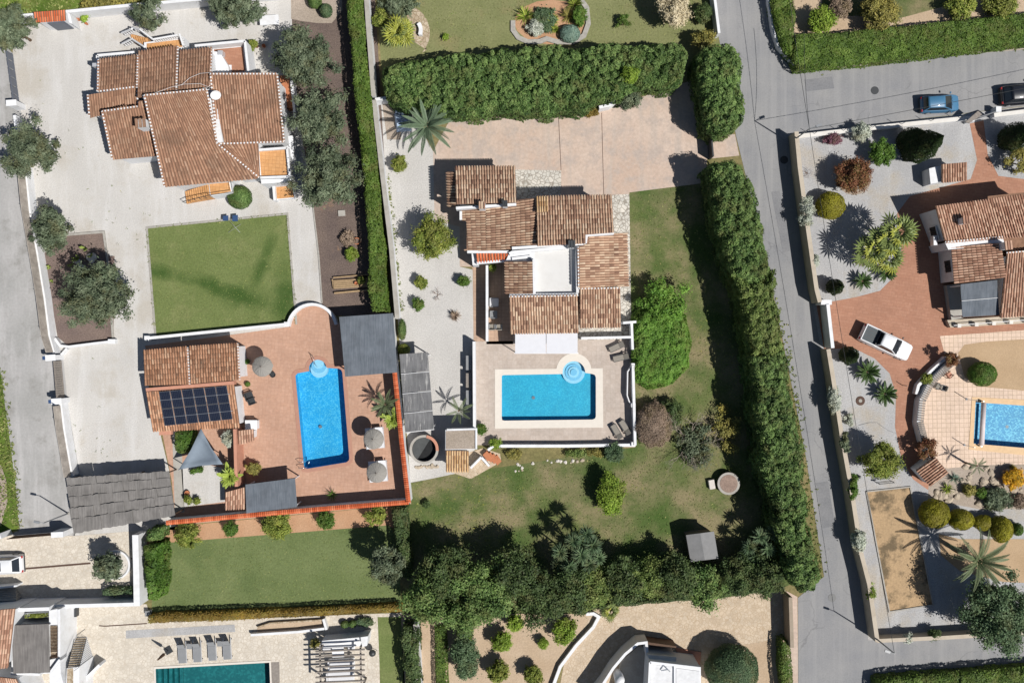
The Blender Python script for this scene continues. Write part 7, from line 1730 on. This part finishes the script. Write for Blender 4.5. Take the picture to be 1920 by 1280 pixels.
# curved stone bench and paved crescent
o = thing('curved_bench', 'curved white stone bench on a paved crescent at the top lawn', 'bench', P(789,55)); bp = arcpx(770,60,20,-40,25,8); MB().prism(P2(strip_poly(bp, 7)), .38, .48).build('seat', 'white_plaster', o)
for k in (1, 7): q = P(*bp[k]); MB().box(q[0], q[1], 0, .3, .3, .38).build('support', 'white_plaster', o)
g('paved_crescent', arcpx(752,62,54,-60,45,14)[::1]+[(800,94),(778,80),(772,50),(756,16)], 3, 'crazy_wall')
# island bed rim
g('island_bed', ring_px(1034,42,70,42), 2, 'soil_orange')
o = wall_b('island_rim', 'pale stone rim round the north island bed', [(962,40),(962,58),(972,72),(990,80),(1012,79),(1025,74),(1045,80),(1075,80),(1095,68),(1103,46),(1100,16),(1090,2)], 0.4, .14, 'stone_edge', 'edging')
# wooden raised bed
o = thing('raised_bed', 'long wooden planked raised bed in the mulch bed beside the hedge', 'planter', P(655,530))
for k in range(5): y_ = 526+k*3.3; MB().prism(P2([(625+k*.4,y_),(690+k*.4,y_-4),(690+k*.4,y_-1.2),(625+k*.4,y_+2.8)]), .25, .3).build('plank', 'wood', o)
MB().prism(P2(strip_poly([(626,521),(692,515)], 2.2)), 0, .3).build('side_board', 'wood', o); MB().prism(P2(strip_poly([(628,550),(692,544)], 3)), 0, .35).build('side_board', 'wood', o); MB().prism(P2(strip_poly([(624,524),(627,542)], 2)), 0, .3).build('end_board', 'wood', o)
q = P(668,531,.5); o = MB().lathe(q[0], q[1], [(.1,.3),(.16,.58),(.14,.58),(.1,.4)], 14).build('flower_pot', 'terracotta'); tag(o, 'terracotta pot on the wooden raised bed', 'pot')
q = P(669,452,.3); o = thing('pot_ring', 'round brown tub in the mulch bed above the small bright bush', 'pot', (q[0], q[1], 0)); MB().lathe(q[0], q[1], [(.25,0),(.3,.35),(.24,.35),(.22,.2)], 18).build('pot', 'terracotta', o); MB().cyl(q[0], q[1], .2, .26, .22, n=16).build('soil', 'mulch', o)
o = MB().box(*P(641,400)[:2], 0, .6, .5, .15, R(4)).build('concrete_slab', 'old_concrete', None, False, .02); tag(o, 'pale square concrete slab below the lowest olive tree', 'slab')
# rotary garden machine / tool by lawn top
o = thing('drying_rack', 'blue folding drying rack at the top edge of the court lawn', 'drying rack', P(430,412))
for a, b in (((418,405),(428,414)), ((436,404),(446,415))):
    q0, q1 = P(*a, .6), P(*b, .6); MB().slab([(q0[0], q0[1], .62), (q1[0], q0[1]+.05, .62), (q1[0], q1[1], .66), (q0[0], q1[1], .66)], .06).build('cloth', 'blue_plastic', o)
for a, b in (((425,408),(450,436)), ((452,420),(428,436)), ((420,412),(446,410))): MB().tube([P(*a, .02), P((a[0]+b[0])/2, (a[1]+b[1])/2, .6), P(*b, .02)], .012, 5).build('tube', 'alu', o)
# marble table at the top left
q = P(505,38,.7); o = thing('stone_table', 'white stone table at the top edge beside the broad olive tree', 'table', (q[0], q[1], 0)); MB().box(q[0], q[1], .68, 1.6, .8, .07, R(4)).build('top', 'white_plaster', o)
for s in (-1, 1): MB().box(q[0]+s*.5, q[1], 0, .2, .6, .68, R(4)).build('support', 'white_plaster', o)
# pots
for lb, x, y, r in (('terracotta pot by the gate house, left',149,38,.14), ('terracotta pot by the gate house, right',164,46,.12), ('terracotta pot at the upper villa terrace corner, left',482,88,.16), ('terracotta pot at the upper villa terrace corner, right',496,88,.16), ('round dark base plate on the pink terrace beside the straw parasol',513,702,.25), ('dark pot against the pool house wall',455,698,.22), ('terracotta pot at the foot of the villa porch',520,349,.1), ('terracotta pot in the gravel corner by the carport',353,923,.22)):
    q = P(x, y); o = MB().lathe(q[0], q[1], [(r*.7,0),(r,.3),(r*.85,.3),(r*.7,.18)], 16).build('plant_pot', 'terracotta' if 'terracotta' in lb else 'dark_metal'); tag(o, lb, 'pot')
# blue tarp heap by the feather palm
o = thing('tarp_heap', 'pale blue tarpaulin over stored things beside the feather palm', 'tarpaulin', P(755,228)); m = MB(); G = 9; base = [Vector((*P(x, y)[:2], 0)) for x, y in ((739,213),(768,218),(772,246),(744,248))]; vs = []
for j in range(G):
    for i in range(G): p = bil(base, i/(G-1), j/(G-1)); e = min(i, j, G-1-i, G-1-j); vs.append((p.x, p.y, .02 if e == 0 else .45+random.uniform(-.16,.2)))
m.add(vs, [[j*G+i, j*G+i+1, (j+1)*G+i+1, (j+1)*G+i] for j in range(G-1) for i in range(G-1)]); m.build('sheet', 'blue_tarp', o)
for k in range(3): q = P(744+k*6, 214+k*2); MB().box(q[0], q[1]+.15, 0, .2, .3, .3+.1*k).build('crate', 'blue_tarp', o)
o = MB().box(*P(1384,1048)[:2], 0, .5, .5, .35, R(20)).build('crate', 'blue_plastic', None, False, .03); tag(o, 'blue plastic crate under the yucca beside the shed', 'crate')
m = MB(); m.box(*P(1338,1076)[:2], .2, .9, .25, .2, R(5)); o = m.build('boat_cover', 'blue_plastic', None, False, .03); tag(o, 'small blue and white object half hidden in the bottom bushes', 'box')
# bench under the citrus
o = thing('garden_bench', 'dark metal bench below the round citrus tree on the right plot', 'bench', P(1656,901))
for k in range(5): y_ = 903-k*1.9; MB().prism(P2([(1642,y_+2),(1671,y_-1),(1671,y_-.2),(1642,y_+2.8)], .4), .4, .43).build('seat_slat', 'grey_metal', o)
for x, y in ((1643,904),(1670,901),(1643,896),(1670,893)): q = P(x, y); MB().box(q[0], q[1], 0, .05, .05, .6).build('leg', 'dark_metal', o)
MB().prism(P2(strip_poly([(1642,905),(1671,902)], 1)), .6, .75).build('backrest', 'dark_metal', o)
# drain cover
q = P(1613,751); o = thing('drain_cover', 'round dark drain cover on the right plot gravel', 'drain', q); m = MB(); m.lathe(q[0], q[1], [(.16,.01),(.16,.05),(.38,.04),(.4,.01)], 28); m.build('ring', 'dark_channel', o); MB().cyl(q[0], q[1], .012, .055, .15, n=20).build('lid', 'old_concrete', o)
q = P(1610,893); o = MB().lathe(q[0], q[1], [(.12,0),(.14,.2),(.05,.35)], 10).build('garden_lamp', 'dark_metal'); tag(o, 'small dark garden lamp left of the metal bench', 'lamp')
# pool side shower poles
for lb, x, y in (('thin upper pole standing on the cream terrace beside the roller pool',1812,748), ('thin lower pole standing on the cream terrace beside the roller pool',1808,834)):
    q = P(x, y); o = thing('terrace_pole', lb, 'pole', q, 'terrace poles'); MB().tube([q, (q[0], q[1], 1.75)], .03, 8).build('pole', 'steel', o); MB().cyl(q[0], q[1], .02, .06, .1, n=12).build('foot', 'grey_metal', o)
q = P(1692,722); o = MB().tube([q, (q[0], q[1], .9)], .03, 8).build('marker_post', 'dark_metal'); tag(o, 'thin dark post at the driveway edge beside the terrace curve', 'post')
# outdoor pergola with slats at the bottom
o = thing('slatted_pergola', 'grey timber pergola with open slats over white seating at the bottom', 'pergola', P(625,1250))
for k in range(8):
    y_ = 1217+k*9.7; a, b = P(592,y_+3,2.5), P(684,y_-1,2.5); d = MB(); an = math.atan2(b[1]-a[1], b[0]-a[0]); d.box((a[0]+b[0])/2, (a[1]+b[1])/2, 2.5, math.hypot(b[0]-a[0], b[1]-a[1]), .1, .16, an); d.build('slat', 'wood_grey', o)
for x in (600, 676): a, b = P(x,1210,2.35), P(x+2,1300,2.35); MB().prism(strip_poly([a[:2], b[:2]], .12), 2.34, 2.49).build('beam', 'wood_grey', o)
for x, y in ((600,1216),(676,1213),(602,1290),(678,1290)): a = P(x, y, 2.3); MB().box(a[0], a[1], 0, .14, .14, 2.34).build('post', 'wood_grey', o)
q = P(634,1222,.7); o = thing('outdoor_table', 'square white table under the pergola slats', 'table', (q[0], q[1], 0)); MB().box(q[0], q[1], .7, 1.0, .8, .06, R(3)).build('top', 'white_paint', o); MB().box(q[0], q[1], 0, .3, .3, .7).build('leg', 'white_paint', o)
def sofa(label, px, py, L, W, ang=0):
    q = P(px, py, .4); o = thing('garden_sofa', label, 'sofa', (0,0,0), 'garden sofas'); MB().box(0, 0, 0, L, W, .3).build('base', 'white_paint', o); MB().box(.05, 0, .301, L-.15, W-.1, .14).build('cushion', 'cushion_white', o, False, .04); MB().box(-L/2+.06, 0, .301, .12, W, .4).build('backrest', 'cushion_white', o, False, .03); place(o, (q[0], q[1], .02), ang)
sofa('white sofa block under the upper pergola slats', 640, 1245, 2.2, .9, R(3)); sofa('white sofa block under the middle pergola slats', 638, 1268, 2.3, .9, R(3)); sofa('white armchair left of the square white table', 612, 1212, .9, .8, R(-80)); sofa('white armchair right of the square white table', 657, 1208, .9, .6, R(-80))
o = thing('outdoor_kitchen', 'white outdoor kitchen wall behind the pergola', 'outdoor kitchen', P(645,1200)); parapet(o, [(604,1204),(690,1196)], .3, 1.6, 0, name='back_wall'); block(o, [(604,1208),(686,1200),(688,1210),(606,1214)], .9, 0, 'white_paint', 'counter'); block(o, [(676,1194),(690,1192),(688,1210),(678,1212)], 1.9, 0, 'white_plaster', 'chimney_breast')
q = P(698,1224,.8); o = thing('kettle_barbecue', 'dark kettle barbecue right of the pergola', 'barbecue', (q[0], q[1], 0)); MB().lathe(q[0], q[1], [(.05,.5),(.25,.6),(.3,.75),(.25,.92),(.05,1.0)], 18).build('kettle', 'dark_metal', o, True)
for k in range(3): a = k*2.09; MB().tube([(q[0]+.1*math.cos(a), q[1]+.1*math.sin(a), .6), (q[0]+.3*math.cos(a), q[1]+.3*math.sin(a), 0)], .02, 6).build('leg', 'dark_metal', o)
# sunken light well
o = thing('light_well', 'sunken white walled stairwell beside the yellow orange hedge', 'stairwell', P(545,1175)); parapet(o, [(470,1190),(560,1184),(608,1178)], .2, .5, 0, name='front_wall'); parapet(o, [(606,1160),(612,1180)], .2, .6, 0, name='end_wall'); block(o, [(482,1178),(510,1168),(605,1162),(606,1176),(484,1184)], .03, .01, 'earth_tan', 'floor'); parapet(o, [(482,1176),(506,1168),(604,1162)], .12, .3, 0, 'crazy_wall', 'back_wall')
q = P(276,1150,.5); o = MB().box(q[0], q[1], 0, .4, .45, .5).build('meter_box', 'sling_grey'); tag(o, 'small grey box at the left end of the yellow orange hedge', 'box')
g('terrace_channel', strip_poly([(186,1172),(196,1173),(276,1168)], 2), 3, 'dark_channel')
block(None, [(136,1141),(143,1141),(143,1156),(136,1156)], .5, 0, 'dark_metal', 'terrace_bin'); tag(bpy.data.objects['terrace_bin'], 'dark narrow bin on the terrace beside the lower left villa', 'bin')
# planter ring
x, y, _ = P(219,1057); o = thing('round_planter', 'round white planter kerb filled with white pebbles in the parking court', 'planter', (x, y, 0)); m = MB(); m.lathe(x, y, [(1.25,0),(1.25,.3),(1.1,.3),(1.1,.05)], 36, capb=False, capt=False); m.build('kerb', 'white_plaster', o); MB().cyl(x, y, .05, .2, 1.09, n=36).build('pebbles', 'rock_white', o)
# person-high things: street lamps and cables
def lamp(label, bx, by, h, arm):
    q = P(bx, by); o = thing('street_lamp', label, 'street lamp', q, 'street lamps'); MB().tube([q, (q[0], q[1], h)], [.07, .045], 8).build('pole', 'grey_metal', o); e = (q[0]+arm[0], q[1]+arm[1], h+.12); MB().tube([(q[0], q[1], h-.05), e], .03, 6).build('arm', 'grey_metal', o); MB().box(e[0], e[1], h+.06, .45, .18, .1, math.atan2(arm[1], arm[0])).build('lamp_head', 'grey_metal', o); MB().box(q[0], q[1], 0, .2, .2, .1).build('foot', 'old_concrete', o); return (q[0], q[1], h)
t1 = lamp('street lamp at the junction corner of the beige road wall', 1630, 1186, 5.0, (-.6, .2)); t2 = lamp('street lamp at the corner where the street wall meets the road wall', 1481, 268, 5.0, (.7, .25))
t3 = lamp('lamp pole at the corner of the thatched carport', 128, 962, 4.0, (-.5, .1))
def cable(label, pts, sag=.35):
    m = MB()
    for a, b in zip(pts[:-1], pts[1:]): m.tube([Vector(a).lerp(Vector(b), k/14)-Vector((0,0,sag*4*(k/14)*(1-k/14))) for k in range(15)], .018, 4)
    o = m.build('overhead_cable', 'dark_metal'); tag(o, label, 'cable')
cable('overhead cable strung along the road between the two street lamps', [t1, t2]); tn = (t2[0]-2.4, t2[1]+17, 5.0); cable('overhead cable running up the road from the upper street lamp', [t2, tn])
cable('overhead cable running along the street wall towards the parked cars', [t2, (t2[0]+24, t2[1]+4.6, 5.0)]); cable('overhead cable crossing the street to the hedge corner', [t2, (t2[0]-.3, t2[1]+8, 4.6)])
# rocks
rk = []
for k in range(6):
    bm = bmesh.new(); bmesh.ops.create_icosphere(bm, subdivisions=2, radius=1); 
    for v in bm.verts: v.co *= 1+random.uniform(-.22,.22); v.co.z *= .7
    me = bpy.data.meshes.new('rock'); bm.to_mesh(me); bm.free(); me.materials.append(MATS['rock' if k < 4 else 'rock_white']); rk.append(me)
def rocks(lb, grp, pts, r0, r1, kinds):
    for x, y in pts:
        o = bpy.data.objects.new('rock', random.choice([rk[i] for i in kinds])); COL.objects.link(o); q = P(x, y); s = random.uniform(r0, r1); o.location = (q[0], q[1], s*.3); o.scale = (s*random.uniform(.8,1.4), s, s*random.uniform(.7,1)); o.rotation_euler = (0, 0, random.uniform(0, 6)); tag(o, lb, 'rock', grp)
rocks('pale brown rock lying in the rock garden', 'rock garden rocks', [(random.uniform(1752,1800), random.uniform(918,938)) for _ in range(10)]+[(random.uniform(1800,1916), random.uniform(874,945)) for _ in range(34)]+[(1880,885),(1848,878),(1865,902)], .12, .34, (0,1,2,3))
rocks('whitish stone in the row below the patio wall', 'stones below the patio wall', [(random.uniform(962,1000), random.uniform(868,884)) for _ in range(8)]+[(1028+k*8+random.uniform(-3,3), 864+random.uniform(-2,4)) for k in range(9)], .07, .15, (4,5,3))
rocks('pale stone in the cactus bed', 'stones in the cactus bed', [(168,481),(173,483),(150,497),(155,500),(146,491)], .18, .4, (4,5))
rocks('rough stone along the edge of the round water tank', 'stones by the tank', [(780+k*5, 874+random.uniform(-1,2)) for k in range(9)], .1, .18, (0,3))
rocks('tan edging stone below the fan palms', 'edging stones by the fan palms', [(1606+k*5, 492+k*.8+random.uniform(-1,2)) for k in range(9)], .12, .2, (0,1))

# pool fittings and hoses
for k, (pn, x, y) in enumerate((('swimming_pool',600,800), ('swimming_pool.001',1000,745), ('swimming_pool.002',1890,800))):
    o_ = bpy.data.objects[pn]; q = P(x, y, -0.9); zz = (-1.0, -0.64, -1.04)[k]; MB().cyl(q[0], q[1], zz-.3, zz+.0, .14, n=16).build('floor_drain', 'panel_frame', o_)
m = MB(); m.tube([P(1505+105,797,.03), P(1630,792,.03), P(1645,792,.03), P(1655,800,.03), P(1668,808,.03), P(1680,812,.03)], .015, 5); o = m.build('garden_hose', 'grey_metal'); tag(o, 'thin dark hose lying on the gravel above the round citrus tree', 'hose')
